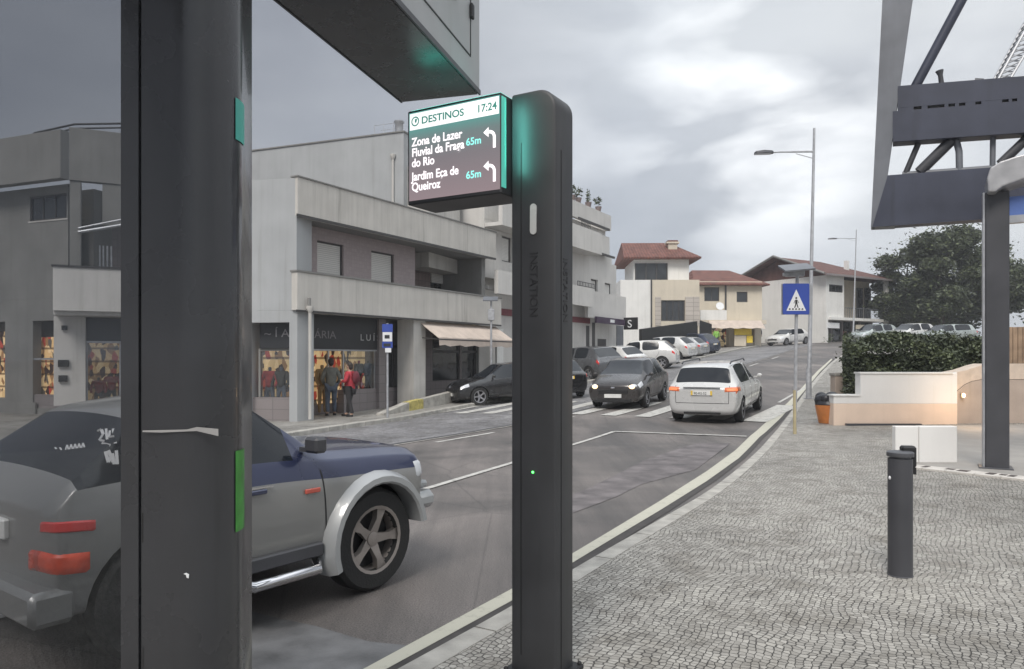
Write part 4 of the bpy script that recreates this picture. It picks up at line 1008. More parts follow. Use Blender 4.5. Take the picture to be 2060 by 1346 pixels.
for z in (zf1 + .3, zf1 + .5): m.tube([(PA.k(1162), 0, z), (PA.k(1196), 0, z)], .02, 5, PA.T)
for i in range(12): k = PA.k(1162) + (PA.k(1196) - PA.k(1162)) * i / 11; m.tube([(k, 0, zf1 + .25), (k, 0, zf1 + .5)], .015, 5, PA.T)
m.build('balcony_rail', M['frame_dark'], B)
# ground floor of B
zG = PA.z(1215, 655); d_ = .9
bpart(B, 'ground_wall', M['plaster_white'], [(PA.k(1196, d_), kR2, d_, d_ + .3, 0, zf1 - .5)], PA.T)
bpart(B, 'shop_backwall', M['goods_dim'], [(Bk, PA.k(1178, d_), d_ + .2, d_ + .25, 0, zG)], PA.T)
m = MB(); m.box(PA.k(1178, d_), PA.k(1184, d_), d_ - .05, d_ + .1, 0, zG, PA.T); m.box(PA.k(1190, d_), PA.k(1195.5, d_), d_ - .05, d_ + .28, 0, zG + .2, PA.T); m.build('door_frame', M['frame_dark'], B)
bpart(B, 'shop_pane', M['shop_glass'], [(Bk, PA.k(1178, d_) - .01, d_ + .02, d_ + .03, 0, zG)], PA.T)
bpart(B, 'red_fascia', pmat('dark_red_fascia', (.20, .05, .06), .6), [(Bk, PA.k(1184, d_), d_ - .1, d_ + .1, zG + .12, zG + .40)], PA.T)
q = PA.rect(1240, 1253, 655, 700, d_); bpart(B, 'service_door', M['grey_steel'], [(q[0], q[1], d_ - .04, d_ + .02, q[2] - .5, q[3])], PA.T)
q = PA.rect(1201, 1218, 682, 705, d_); bpart(B, 'low_vent', M['frame_dark'], [(q[0], q[1], d_ - .04, d_ + .02, q[2], q[3])], PA.T)
q = PA.rect(1199, 1256, 640, 652, .1)
so = thing('purple_shop_sign', 'long dark purple shop sign with small white lettering under the flats balcony', 'sign', tuple(PA.T @ Vector((q[0], .1, q[2]))), PA.rz)
bpart(so, 'sign_board', pmat('dark_purple_board', (.045, .025, .055), .4), [(q[0], q[1], .05, .18, q[2], q[3])], PA.T)
bpart(so, 'sign_lettering', M['sign_white'], [(q[0] + (q[1] - q[0]) * .45, q[0] + (q[1] - q[0]) * .6, .035, .048, q[2] + .08, q[3] - .08)], PA.T)
bs_ = PA.rect(1262, 1278, 640, 664, 0); Tb = PA.T @ Matrix.Translation((bs_[0], 0, 0))
so = thing('blade_sign', 'square black blade sign with white S mark on the flats end wall', 'sign', tuple(Tb @ Vector((0, 0, bs_[2]))), PA.rz)
kk = bs_[0]
bw = .62
m = MB(); m.box(-.05, .05, -bw, .2, bs_[2], bs_[3], Tb); m.build('sign_board', M['black'], so)
text('lettering', 'S', .62, M['sign_white'], Tb @ Matrix.Translation((-.055, -.02, bs_[2] + .12)) @ Matrix.Rotation(R(-90), 4, 'Z') @ Matrix.Rotation(R(90), 4, 'X'), so)

def leaves(m, c, rad, n, size, rnd, flat_=1.0, shell=.55):
    for _ in range(n):
        while 1:
            v = Vector((rnd.uniform(-1, 1), rnd.uniform(-1, 1), rnd.uniform(-1, 1)))
            if shell < v.length <= 1: break
        p = Vector(c) + Vector((v.x * rad[0], v.y * rad[1], v.z * rad[2]))
        s = size * rnd.uniform(.5, 1.3)
        a = Vector((rnd.gauss(0, 1), rnd.gauss(0, 1), rnd.gauss(0, .6))).normalized(); b = a.cross(Vector((rnd.gauss(0, 1), rnd.gauss(0, 1), rnd.gauss(0, 1)))).normalized()
        m.add([p - a * s, p + b * s * .45, p + a * s, p - b * s * .45], [(0, 1, 2, 3)], mi=0 if rnd.random() < .6 else 1)
rnd = random.Random(11)
for i, (px, lab) in enumerate(((1164, 'leftmost small plant on the flats roof parapet'), (1176, 'bushy plant on the flats roof parapet, second from the left'), (1196, 'upright thin plant on the flats roof parapet'), (1216, 'plant at the right end of the flats roof parapet'))):
    k = PA.k(px); b0_ = PA.T @ Vector((k, .35, zt3)); o = thing('potted_plant', lab, 'plant', b0_, 0, 'plants on the flats roof')
    m = MB(); m.lathe([(.12, 0), (.18, .25), (.16, .25)], 10, Matrix.Translation(b0_)); m.build('pot', M['brown_tile'], o)
    m = MB(); leaves(m, b0_ + Vector((0, 0, .55)), (.26 if i != 2 else .10, .22, .25 if i != 2 else .45), 50, .10, rnd, shell=0); m.build('foliage', [M['leaf_dark'], M['leaf_mid']], o)

# --- building L: seen through the smoked glass
OL = at(139, HY, 23.6).xy; PL = Plane(OL, (.932, -.363)); PLr = Plane(OL, (.90, .436))
gL = TZ(*OL) + WALK
Lb = thing('left_building', 'dark grey rendered building with projecting balcony, behind the smoked glass', 'building', (*OL, gL), PL.rz)
l0 = PL.k(-330)
zpt, zpb = PL.z(139, 265), PL.z(139, 362)
zbt, zbb = 4.42, 3.06
# street-side face right of the corner
rk = PLr.k(420)
bpart(Lb, 'roof_parapet', M['plaster_dark'], [(l0, -.001, -.30, .0, zpb, zpt), ], PL.T, bev=.01)
bpart(Lb, 'roof_parapet', M['plaster_dark'], [(0, rk, -.02, .25, zpb, zpt + .15)], PLr.T, bev=.01)
wl_ = [PL.rect(55, 132, 398, 432, .35)]
zsp = PL.z(100, 600, .35)
slabwall(Lb, PL, 'upper_wall', M['plaster_dark'], l0, PL.k(137, .35), zsp, zpb - .003, .35, .3, [(PL.k(60, .35), PL.k(134, .35), PL.z(100, 442, .35), PL.z(100, 392, .35))])
slabwall(Lb, PL, 'ground_wall', M['plaster_dark'], l0, PL.k(137, .35), gL - .5, zsp - .002, .35, .3, [(PL.k(-60, .35), PL.k(10, .35), gL + .5, PL.z(90, 645, .35)), (PL.k(66, .35), PL.k(108, .35), gL + .2, PL.z(90, 645, .35))])
bpart(Lb, 'shop_backwall', M['goods'], [(PL.k(-62, .6), PL.k(12, .6), .75, .8, gL, PL.z(90, 665, .6))], PL.T)
bpart(Lb, 'window_bar', M['alu'], [(PL.k(66, .35), PL.k(108, .35), .38, .42, PL.z(90, 722, .35) - .03, PL.z(90, 722, .35) + .03)], PL.T)
window(Lb, PL, PL.k(60, .35), PL.k(134, .35), PL.z(100, 442, .35), PL.z(100, 392, .35), .42, 'glass', bars=2)
m = MB(); m.box(PL.k(60, .5), PL.k(140, .5), .52, .56, PL.z(100, 428, .5), PL.z(100, 415, .5), PL.T); m.build('lit_ceiling_strip', emat('warm_interior_strip', (1.0, .85, .6), .8), Lb)
bpart(Lb, 'shop_backwall', M['goods'], [(PL.k(60, .6), PL.k(115, .6), .75, .8, gL, PL.z(90, 678, .6))], PL.T)
bpart(Lb, 'stall_riser', M['base_tile'], [(PL.k(66, .35), PL.k(112, .35), .40, .60, gL - .2, gL + .65)], PL.T)
# left shop window at the frame edge
bpart(Lb, 'plinth', M['plaster_dark'], [(PL.k(12, .3), PL.k(72, .3), .28, .345, gL - .4, gL + .38)], PL.T)
bpart(Lb, 'corner_pier', M['plaster_dark'], [(PLr.k(140), PLr.k(162), .02, .45, zbt, zpb - .004)], PLr.T)
bpart(Lb, 'recess_wall', M['base_tile'], [(PLr.k(150, 1.6), rk, 1.6, 1.9, zbb, zpb)], PLr.T)
hw = PLr.rect(206, 420, 372, 520, .02); bpart(Lb, 'upper_panel', M['plaster_dark'], [(hw[0], hw[1], .02, .3, PLr.z(240, 455), zpb - .004)], PLr.T)
m = MB()
for i in range(9): z = PLr.z(180, 395) - i * .14; m.box(PLr.k(162, 1.5), PLr.k(205, 1.5), 1.45, 1.5, z, z + .05, PLr.T)
m.build('louvre', M['plaster_dark'], Lb)
m = MB()
for px in (201, 208, 216, 224): m.tube([(PLr.k(px, .6), .6, zbt), (PLr.k(px, .6), .6, PLr.z(215, 490))], .03, 6, PLr.T)
m.build('window_bars', M['alu'], Lb)
m = MB(); m.tube([PLr.T @ Vector((PLr.k(158), -.1, PLr.z(158, 468))), PLr.T @ Vector((PLr.k(300), -.1, PLr.z(300, 445)))], .05, 8); m.tube([PLr.T @ Vector((PLr.k(158), -.1, PLr.z(158, 460))), PLr.T @ Vector((PLr.k(300), -.1, PLr.z(300, 432)))], .03, 8); m.build('awning_bar', M['alu'], Lb)
bpart(Lb, 'balcony_wall', M['plaster_b'], [(PLr.k(107, -.8), rk, -.9, -.75, zbb, zbt), (PLr.k(107, -.8), PLr.k(107, -.8) + .15, -.749, .6, zbb, zbt), (PLr.k(107, -.8), rk, -.75, 1.6, zbb - .12, zbb - .001)], PLr.T, bev=.01)
bpart(Lb, 'coping', M['frame_dark'], [(PLr.k(107, -.8) - .04, rk, -.94, -.72, zbt, zbt + .06)], PLr.T)
bpart(Lb, 'ground_pier', M['plaster_b'], [(PLr.k(108, .1), PLr.k(172, .1), .1, .6, gL - .4, zbb - .13)], PLr.T)
k1_, k2_ = PLr.k(172, .3), rk
bpart(Lb, 'shop_sign', M['sign_dark'], [(k1_, k2_, .30, .4, PLr.z(210, 686, .3), zbb - .14)], PLr.T)
bpart(Lb, 'shop_backwall', M['goods'], [(k1_, k2_, 1.0, 1.05, gL, PLr.z(210, 686, .3))], PLr.T)
bpart(Lb, 'shopfront_frame', M['alu'], [(k1_, k2_, .28, .36, PLr.z(210, 686, .3) - .08, PLr.z(210, 686, .3) - .001), (k1_, k1_ + .07, .3, .36, gL, PLr.z(210, 686, .3) - .09), (PLr.k(240, .3), PLr.k(240, .3) + .07, .3, .36, gL, PLr.z(210, 686, .3) - .09)], PLr.T)
bpart(Lb, 'shop_pane', M['shop_glass'], [(k1_ + .08, k2_, .32, .33, gL, PLr.z(210, 686, .3) - .1)], PLr.T)
bpart(Lb, 'base_course', M['base_tile'], [(PLr.k(108, .1), k2_, .02, .095, gL - .4, gL + .35)], PLr.T)
m = MB()
for (a, b, c, e) in ((117, 139, 724, 738), (118, 136, 755, 768), (124, 136, 655, 664)): q = PLr.rect(a, b, c, e, .1); m.box(q[0], q[1], .02, .098, q[2], q[3], PLr.T)
m.build('wall_plaques', M['sign_dark'], Lb)
bpart(Lb, 'core', M['plaster_dark'], [(l0, -.4, 1.2, 9, gL - .5, zpb)], PL.T)
bpart(Lb, 'core', M['plaster_dark'], [(.6, rk, 2.0, 8, gL - .5, zpb)], PLr.T)
m = MB(); zr = zpt
rp = [PL.T @ Vector((PL.k(57), .2, zr)), PL.T @ Vector((PL.k(57), .2, zr + .22)), PL.T @ Vector((0, .2, zr + .3)), PLr.T @ Vector((rk * .35, .3, zr + .55)), PLr.T @ Vector((rk, .3, zr + .5))]
m.tube(rp, .035, 8); rp2 = [p - Vector((0, 0, .14)) for p in rp[1:]]; m.tube(rp2, .03, 8)
m.build('roof_rail', M['frame_dark'], Lb)

# --- house C: cream and white house with red hip roof
def hiproof(root, name, mat, Pn, k0, k1, d0, d1, ze, zr, rk0, rk1, rd, over=.35, th=.12):
    a = [(k0 - over, d0 - over, ze), (k1 + over, d0 - over, ze), (k1 + over, d1 + over, ze), (k0 - over, d1 + over, ze)]
    b = [(rk0, rd, zr), (rk1, rd, zr)]
    m = MB(); vs = a + b + [(x, y, z - th) for x, y, z in a]
    m.add(vs, [(0, 1, 5, 4), (1, 2, 5), (2, 3, 4, 5), (3, 0, 4), (6, 7, 1, 0), (7, 8, 2, 1), (8, 9, 3, 2), (9, 6, 0, 3), (9, 8, 7, 6)], Pn.T)
    return m.build(name, mat, root)
PC = Plane(at(1312, HY, 55).xy, (1, -.02))
gC = 1.9
Ch = thing('cream_house', 'white and cream house with red hip roof and chimney behind the row of parked cars', 'house', (*PC.O, gC), PC.rz)
kc0, kc1 = PC.k(1248), PC.k(1407)
zl = PC.z(1330, 563)
bpart(Ch, 'lower_wall', M['plaster_white'], [(kc0, -.001, 0, 7, gC - .5, zl)], PC.T)
q = PC.rect(1330, 1378, 604, 646)
slabwall(Ch, PC, 'lower_wall', M['plaster_cream'], 0, kc1, gC - .5, zl, 0, .4, [q])
M['cladding'] = tilemat('pale_stone_cladding', (.46, .42, .38), (.28, .25, .22), .6, .32)
bpart(Ch, 'stone_cladding', M['cladding'], [(PC.k(1318), q[0] - .03, -.06, -.002, PC.z(1330, 655), PC.z(1330, 597))], PC.T)
bpart(Ch, 'stone_cladding', M['cladding'], [(q[1] + .03, kc1, -.06, -.002, PC.z(1330, 655), PC.z(1330, 597))], PC.T)
window(Ch, PC, *q, .12, 'glass', bars=3, frame=.1)
bpart(Ch, 'core', M['plaster_cream'], [(.1, kc1 - .1, .6, 7, gC - .4, zl)], PC.T)
bpart(Ch, 'downpipe', M['frame_dark'], [(-.12, -.02, -.1, -.002, gC, zl)], PC.T)
du = 1.8; ku0, ku1 = PC.k(1275, du), PC.k(1386, du); zu1 = PC.z(1330, 520, du)
q = PC.rect(1277, 1340, 530, 560, du)
bpart(Ch, 'upper_wall', M['plaster_white'], [(ku0, ku1, du, 7, zl + .001, zu1)], PC.T)
bpart(Ch, 'terrace_glazing', M['window_dark'], [(q[0] + .05, q[1], du - .05, du - .002, zl + .01, q[3])], PC.T)
m = MB()
for i in range(4): k = q[0] + (q[1] - q[0]) * i / 3; m.box(k, k + .1, du - .09, du - .051, zl + .01, q[3], PC.T)
m.build('glazing_frame', M['frame_dark'], Ch)
zr_ = PC.z(1290, 489, 4.5)
hiproof(Ch, 'roof', M['roof_red'], PC, PC.k(1262, du), PC.k(1398, du), du - .3, 7.6, PC.z(1340, 519, du), zr_, PC.k(1250, 4.5), PC.k(1345, 4.5), 4.5)
ck = PC.k(1352, 3.2); cz = PC.z(1352, 505, 3.2)
bpart(Ch, 'chimney', M['plaster_cream'], [(ck - .35, ck + .35, 2.9, 3.6, cz - .6, cz + .55), (ck - .5, ck + .5, 2.8, 3.7, cz + .551, cz + .68)], PC.T)
m = MB(); m.box(ck - .4, ck + .4, 2.85, 3.65, cz + .69, cz + .8, PC.T); m.build('chimney_cap', M['roof_red'], Ch)
W0, W1 = at(1291, HY, 48).xy, at(1432, HY, 57).xy
PW = Plane(W0, W1 - W0)
bw_ = thing('boundary_wall', 'long low black boundary wall stepping up behind the parked cars', 'wall', (*PC.O, gC), PC.rz)
pts = [(1291, 662), (1385, 649), (1410, 645), (1432, 652), (1432, 690), (1291, 720)]
m = MB(); m.xprism([PW.P(x, y) for x, y in pts], 0, .2, PW.T); m.build('wall_panel', M['black'], bw_)

# --- house D: pale yellow
PD = Plane(at(1404, HY, 64).xy, (1, .05)); gD = 2.65
Dh = thing('yellow_house', 'pale yellow house with red roof, shop displays under its balcony', 'house', (*PD.O, gD), PD.rz)
kd1 = PD.k(1533)
q1, q2 = PD.rect(1417, 1447, 578, 606), PD.rect(1482, 1504, 587, 608); zf = PD.z(1470, 645)
slabwall(Dh, PD, 'upper_wall', M['plaster_cream'], 0, kd1, zf, PD.z(1470, 566), 0, .4, [q1, q2])
window(Dh, PD, *q1, .1, 'glass', bars=1, frame=.1); window(Dh, PD, *q2, .1, 'glass', bars=0, frame=.1)
bpart(Dh, 'core', M['plaster_cream'], [(.1, kd1 - .1, .5, 8, zf, PD.z(1470, 566) - .01), (.1, kd1 - .1, 2.2, 8, gD - .6, zf - .001)], PD.T)
hiproof(Dh, 'roof', M['roof_red'], PD, 0, kd1, 0, 8, PD.z(1465, 572), PD.z(1430, 544, 4), PD.k(1392, 4), PD.k(1466, 4), 4, over=.5)
bpart(Dh, 'balcony_slab', M['plaster_cream'], [(0, kd1, -1.0, .4, zf - .35, zf - .002)], PD.T)
bpart(Dh, 'balcony_wall', M['plaster_white'], [(PD.k(1409, -1), PD.k(1462, -1), -1.0, -.85, zf, zf + .85)], PD.T)
bpart(Dh, 'drainpipe', M['frame_dark'], [(PD.k(1458), PD.k(1461), -.1, -.002, zf + .86, PD.z(1470, 572))], PD.T)
m = MB(); kk = PD.k(1448, -.5); m.lathe([(.02, 0), (.34, .05), (.36, .08)], 14, PD.T @ Matrix.Translation((kk, -.5, zf + 1.2)) @ Matrix.Rotation(R(70), 4, 'X')); m.tube([(kk, -.5, zf + .85), (kk, -.5, zf + 1.2)], .03, 6, PD.T); m.build('satellite_dish', M['sign_white'], Dh)
a = MB(); 
k0_, k1_ = PD.k(1425, -1), PD.k(1531, -1)
vs = []
for i in range(13):
    k = k0_ + (k1_ - k0_) * i / 12; vs += [PD.T @ Vector((k, -1.0, zf - .05)), PD.T @ Vector((k, -2.0, zf - .75 + .04 * math.sin(i * 2)))]
a.add(vs, [(2 * i, 2 * i + 1, 2 * i + 3, 2 * i + 2) for i in range(12)]); a.build('canopy', M['awning'], Dh)
bpart(Dh, 'shop_backwall', M['goods_dim'], [(PD.k(1432, 1.5), PD.k(1466, 1.5), 1.9, 2.0, gD - .2, zf - .4)], PD.T)
bpart(Dh, 'shop_pier', M['plaster_cream'], [(0, PD.k(1432, .2), .2, 1.0, gD - .6, zf - .36), (PD.k(1467, .2), PD.k(1474, .2), .2, 1.0, gD - .6, zf - .36), (PD.k(1518, .2), kd1, .2, 1.0, gD - .6, zf - .36), (PD.k(1474, .2) + .001, PD.k(1518, .2) - .001, .3, 1.0, gD - .6, PD.z(1490, 688))], PD.T)
yd = thing('yellow_display', 'bright yellow display panels standing in front of the pale yellow house', 'display', tuple(PD.T @ Vector((PD.k(1475, -1.2), -1.2, gD))), PD.rz)
m = MB(); q = PD.rect(1477, 1512, 661, 674, -1.3); m.box(q[0], q[1], -1.35, -1.25, q[2], q[3], PD.T, b=.02); m.build('upper_panel', M['yellow'], yd)
m = MB(); q = PD.rect(1502, 1514, 675, 690, -1.3); m.box(q[0], q[1], -1.35, -1.25, q[2], q[3], PD.T, b=.02); m.build('lower_panel', M['yellow'], yd)
m = MB(); q = PD.rect(1477, 1501, 675, 692, -1.3); m.box(q[0], q[1], -1.34, -1.26, q[2] - .2, q[3], PD.T, b=.02); m.build('stand', M['plaster_cream'], yd)

# --- house E: large house with brown roof
PE = Plane(at(1662, HY, 66).xy, (.85, .527)); gE = 3.0
Eh = thing('gabled_house', 'large white house with brown tiled gable roof and shops at the street end', 'house', (*PE.O, gE), PE.rz)
ke = PE.k(1784); dE = 10.0; ze = PE.z(1662, 551); zfl = PE.z(1662, 643)
q = PE.rect(1651 + 18, 1651 + 18 + 30, 571, 589); q = PE.rect(1668, 1696, 573, 588)
kL = PE.k(1698)
slabwall(Eh, PE, 'upper_wall', M['plaster_white'], .3, kL, zfl + .25, ze - .1, 0, .3, [q])
bpart(Eh, 'side_wall', M['plaster_white'], [(0, .299, 0, dE, gE - .5, ze - .1)], PE.T)
window(Eh, PE, *q, .1, 'glass', bars=3, frame=.09)
bpart(Eh, 'loggia_back', M['plaster_cream'], [(kL, ke, 1.8, 2.1, zfl + .25, ze - .1), (kL - .001 - .25, kL - .001, .31, 1.8, zfl + .25, ze - .1)], PE.T)
for px0, px1, nm in ((1722, 1734, 0), (1738, 1750, 0)):
    a, b, c, e = PE.rect(px0, px1, 580, 612, 1.8); window(Eh, PE, a, b, zfl + .3, e, 1.72, 'glass', bars=0, frame=.09, name='balcony_door')
bpart(Eh, 'floor_slab', M['plaster_white'], [(.3, ke, -.25, 2.0, zfl, zfl + .249)], PE.T)
m = MB()
for i in range(22): k = kL + (ke - kL) * i / 21; m.tube([(k, -.1, zfl + .25), (k, -.1, zfl + 1.15)], .02, 5, PE.T)
m.tube([(kL, -.1, zfl + 1.15), (ke, -.1, zfl + 1.15)], .035, 6, PE.T); m.build('balcony_rail', M['grey_steel'], Eh)
bpart(Eh, 'corner_column', M['plaster_white'], [(ke - .35, ke, -.2, .15, gE - .5, zfl - .001), (ke - .35, ke, -.2, .15, zfl + .25, ze - .1)], PE.T)
bpart(Eh, 'core', M['plaster_white'], [(.31, ke - .4, 2.2, dE - .1, gE - .5, ze - .12)], PE.T)
za = PE.z(1660, 648); 
bpart(Eh, 'shop_front', M['window_dark'], [(.6, ke - .4, 1.2, 1.3, gE - .3, zfl - .001)], PE.T)
m = MB()
for px in (1670, 1692, 1712, 1728, 1750, 1770): k = PE.k(px, 1.1); m.box(k, k + .22, 1.05, 1.19, gE - .3, zfl - .001, PE.T)
m.build('shopfront_piers', M['base_tile'], Eh)
bpart(Eh, 'door_panel', pmat('dull_red_door', (.22, .09, .08), .6), [(PE.k(1692, 1.1) + .25, PE.k(1703, 1.1), 1.1, 1.19, gE - .3, zfl - .9)], PE.T)
bpart(Eh, 'sign_board', M['sign_white'], [(PE.k(1664), PE.k(1688), -.05, .05, zfl - .75, zfl - .25)], PE.T)
bpart(Eh, 'sign_board', M['plaster_cream'], [(PE.k(1722), ke - .4, -.05, .05, zfl - .75, zfl - .35)], PE.T)
# roof: ridge along the front, gable on the left, hip on the right
zr_ = ze + 2.05; o = .5; kr_ = ke - 3.2
m = MB(); a = [(-.9, -o, ze), (ke + o, -o, ze), (ke + o, dE + o, ze), (-.9, dE + o, ze), (-.9, dE / 2, zr_), (kr_, dE / 2, zr_)]
vs = a + [(x, y, z - .16) for x, y, z in a]
m.add(vs, [(0, 1, 5, 4), (1, 2, 5), (2, 3, 4, 5), (6, 10, 11, 7), (7, 11, 8), (8, 11, 10, 9), (0, 6, 7, 1), (1, 7, 8, 2), (2, 8, 9, 3), (0, 4, 10, 6), (4, 3, 9, 10)], PE.T); m.build('roof', M['roof_brown'], Eh)
m = MB(); m.add([(0, 0, ze - .10), (0, dE, ze - .10), (0, dE / 2, zr_ - .2), (.28, 0, ze - .10), (.28, dE, ze - .10), (.28, dE / 2, zr_ - .2)], [(0, 1, 2), (5, 4, 3), (0, 3, 4, 1), (1, 4, 5, 2), (2, 5, 3, 0)], PE.T); m.build('gable_wall', M['roof_brown'], Eh)
m = MB(); m.tube([(-.92, -o, ze - .05), (-.92, dE / 2, zr_ + .05), (-.92, dE + o, ze - .05)], .12, 6, PE.T); m.build('barge_board', M['plaster_dark'], Eh)
bpart(Eh, 'roof_gutter', M['base_tile'], [(-.8, ke + o, -o - .12, -o - .001, ze - .2, ze - .02)], PE.T)
bpart(Eh, 'chimney', M['plaster_white'], [(PE.k(1704, 2.0), PE.k(1704, 2.0) + .35, 2.0, 2.35, PE.z(1704, 548, 2), PE.z(1704, 524, 2))], PE.T)

# ------------------------------------------------------------------ low walls and forecourt pieces
def gz(v): return walkz(v.x, v.y)
SW = Plane(G(1677, 856, WALK).xy, (1, -.03))
stp = thing('stepped_wall', 'low white-painted wall with a stepped top, warm light on it, in front of the hedge', 'wall', (*SW.O, WALK), SW.rz)
zB = TZ(*SW.O) + WALK
pt = [SW.P(x, y) for x, y in [(1677, 870), (1677, 797), (1731, 797), (1731, 752), (1915, 752), (1945, 745), (1975, 735), (1975, 870)]]
z_mid = SW.P(1700, 812)[1]
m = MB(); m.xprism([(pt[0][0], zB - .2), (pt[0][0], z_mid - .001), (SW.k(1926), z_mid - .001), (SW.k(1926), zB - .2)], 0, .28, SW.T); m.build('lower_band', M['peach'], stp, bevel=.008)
m = MB(); m.xprism([(pt[0][0], z_mid), pt[1], pt[2], pt[3], pt[4], (SW.k(1926), SW.P(1926, 749)[1]), (SW.k(1926), z_mid)], .002, .282, SW.T); m.build('upper_band', M['block_white'], stp, bevel=.008)
m = MB()
for a, b, z in ((pt[1][0] - .02, pt[2][0], pt[1][1]), (pt[3][0] - .02, pt[4][0] + .02, pt[3][1])): m.box(a, b, -.02, .30, z, z + .035, SW.T)
m.build('coping', M['plaster_white'], stp)
m = MB(); m.box(SW.k(1700), SW.k(1850), -.10, -.002, zB - .05, zB + .05, SW.T); m.build('foot_channel', M['dark_grey'], stp)
bx = Plane(G(1803, 931, WALK).xy, (1, .0))
cb2 = thing('white_cabinet', 'plain white low cabinet block standing behind the bollard', 'cabinet', (*bx.O, WALK), 0)
m = MB(); q0, q1 = bx.k(1850), bx.k(1926); m.box(q0, q1, 0, .14, WALK, bx.z(1850, 858), bx.T, b=.008); m.build('cabinet_body', M['block_white'], cb2)
m = MB(); m.box(bx.k(1803), q0 - .002, .02, .13, WALK, bx.z(1810, 858) - .001, bx.T, b=.008); m.build('side_unit', M['block_white'], cb2)
# beige wall with lamp, carrying on to the right behind the post
BW = Plane(SW.O + SW.u * (SW.k(1928)) + SW.n * .1, (1, -.06))
bw2 = thing('beige_wall', 'beige stone wall with curved top and dark plinth right of the stepped wall', 'wall', (*BW.O, WALK), BW.rz)
k1 = BW.k(2250)
zz = lambda py: BW.z(1950, py)
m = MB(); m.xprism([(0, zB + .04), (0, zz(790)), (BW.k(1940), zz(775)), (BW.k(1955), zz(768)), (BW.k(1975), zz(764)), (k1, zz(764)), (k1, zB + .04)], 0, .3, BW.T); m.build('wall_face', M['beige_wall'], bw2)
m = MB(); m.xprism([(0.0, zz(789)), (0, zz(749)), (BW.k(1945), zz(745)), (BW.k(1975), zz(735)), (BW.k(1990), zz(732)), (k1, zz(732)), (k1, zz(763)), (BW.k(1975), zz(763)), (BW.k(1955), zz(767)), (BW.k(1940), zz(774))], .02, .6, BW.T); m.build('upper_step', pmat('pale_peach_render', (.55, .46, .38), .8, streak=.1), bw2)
m = MB(); m.box(-.0, k1, -.04, .25, zB - .2, zB + .038, BW.T); m.build('plinth', M['dark_grey'], bw2)
lz = BW.z(1932, 795); lk = BW.k(1934)
lm = thing('wall_lamp', 'small glowing wall lamp where the stepped wall meets the beige wall', 'lamp', tuple(BW.T @ Vector((lk, -.05, lz))), 0)
m = MB(); m.sphere((lk, -.10, lz), (.03, .03, .05), BW.T); m.build('bulb', M['bulb'], lm, smooth=True)
m = MB(); m.box(lk - .03, lk + .03, -.06, -.001, lz - .05, lz + .05, BW.T); m.build('bracket', M['beige_wall'], lm)
ll = bpy.data.lights.new('wall_lamp_light', 'POINT'); lo = bpy.data.objects.new('wall_lamp_light', ll); C.objects.link(lo); ll.energy = 13; ll.color = (1.0, .66, .36); ll.shadow_soft_size = .12; lo.location = BW.T @ Vector((lk - .2, -.95, lz - .05))
# timber screen at the far right
ts = thing('timber_screen', 'vertical timber screen above the beige wall at the right edge', 'screen', tuple(BW.T @ Vector((BW.k(2030, 1), 1.0, zz(735)))), BW.rz)
m = MB(); a, b = BW.k(2018, 1), BW.k(2250, 1); x = a; rr = random.Random(3)
while x < b: m.box(x, x + .10, 1.0, 1.04, zz(760), zz(655) + .01 * rr.random(), BW.T); x += .115
m.build('boards', pmat('weathered_timber', (.30, .21, .14), .75, var=.3, scale=4, streak=.3), ts)

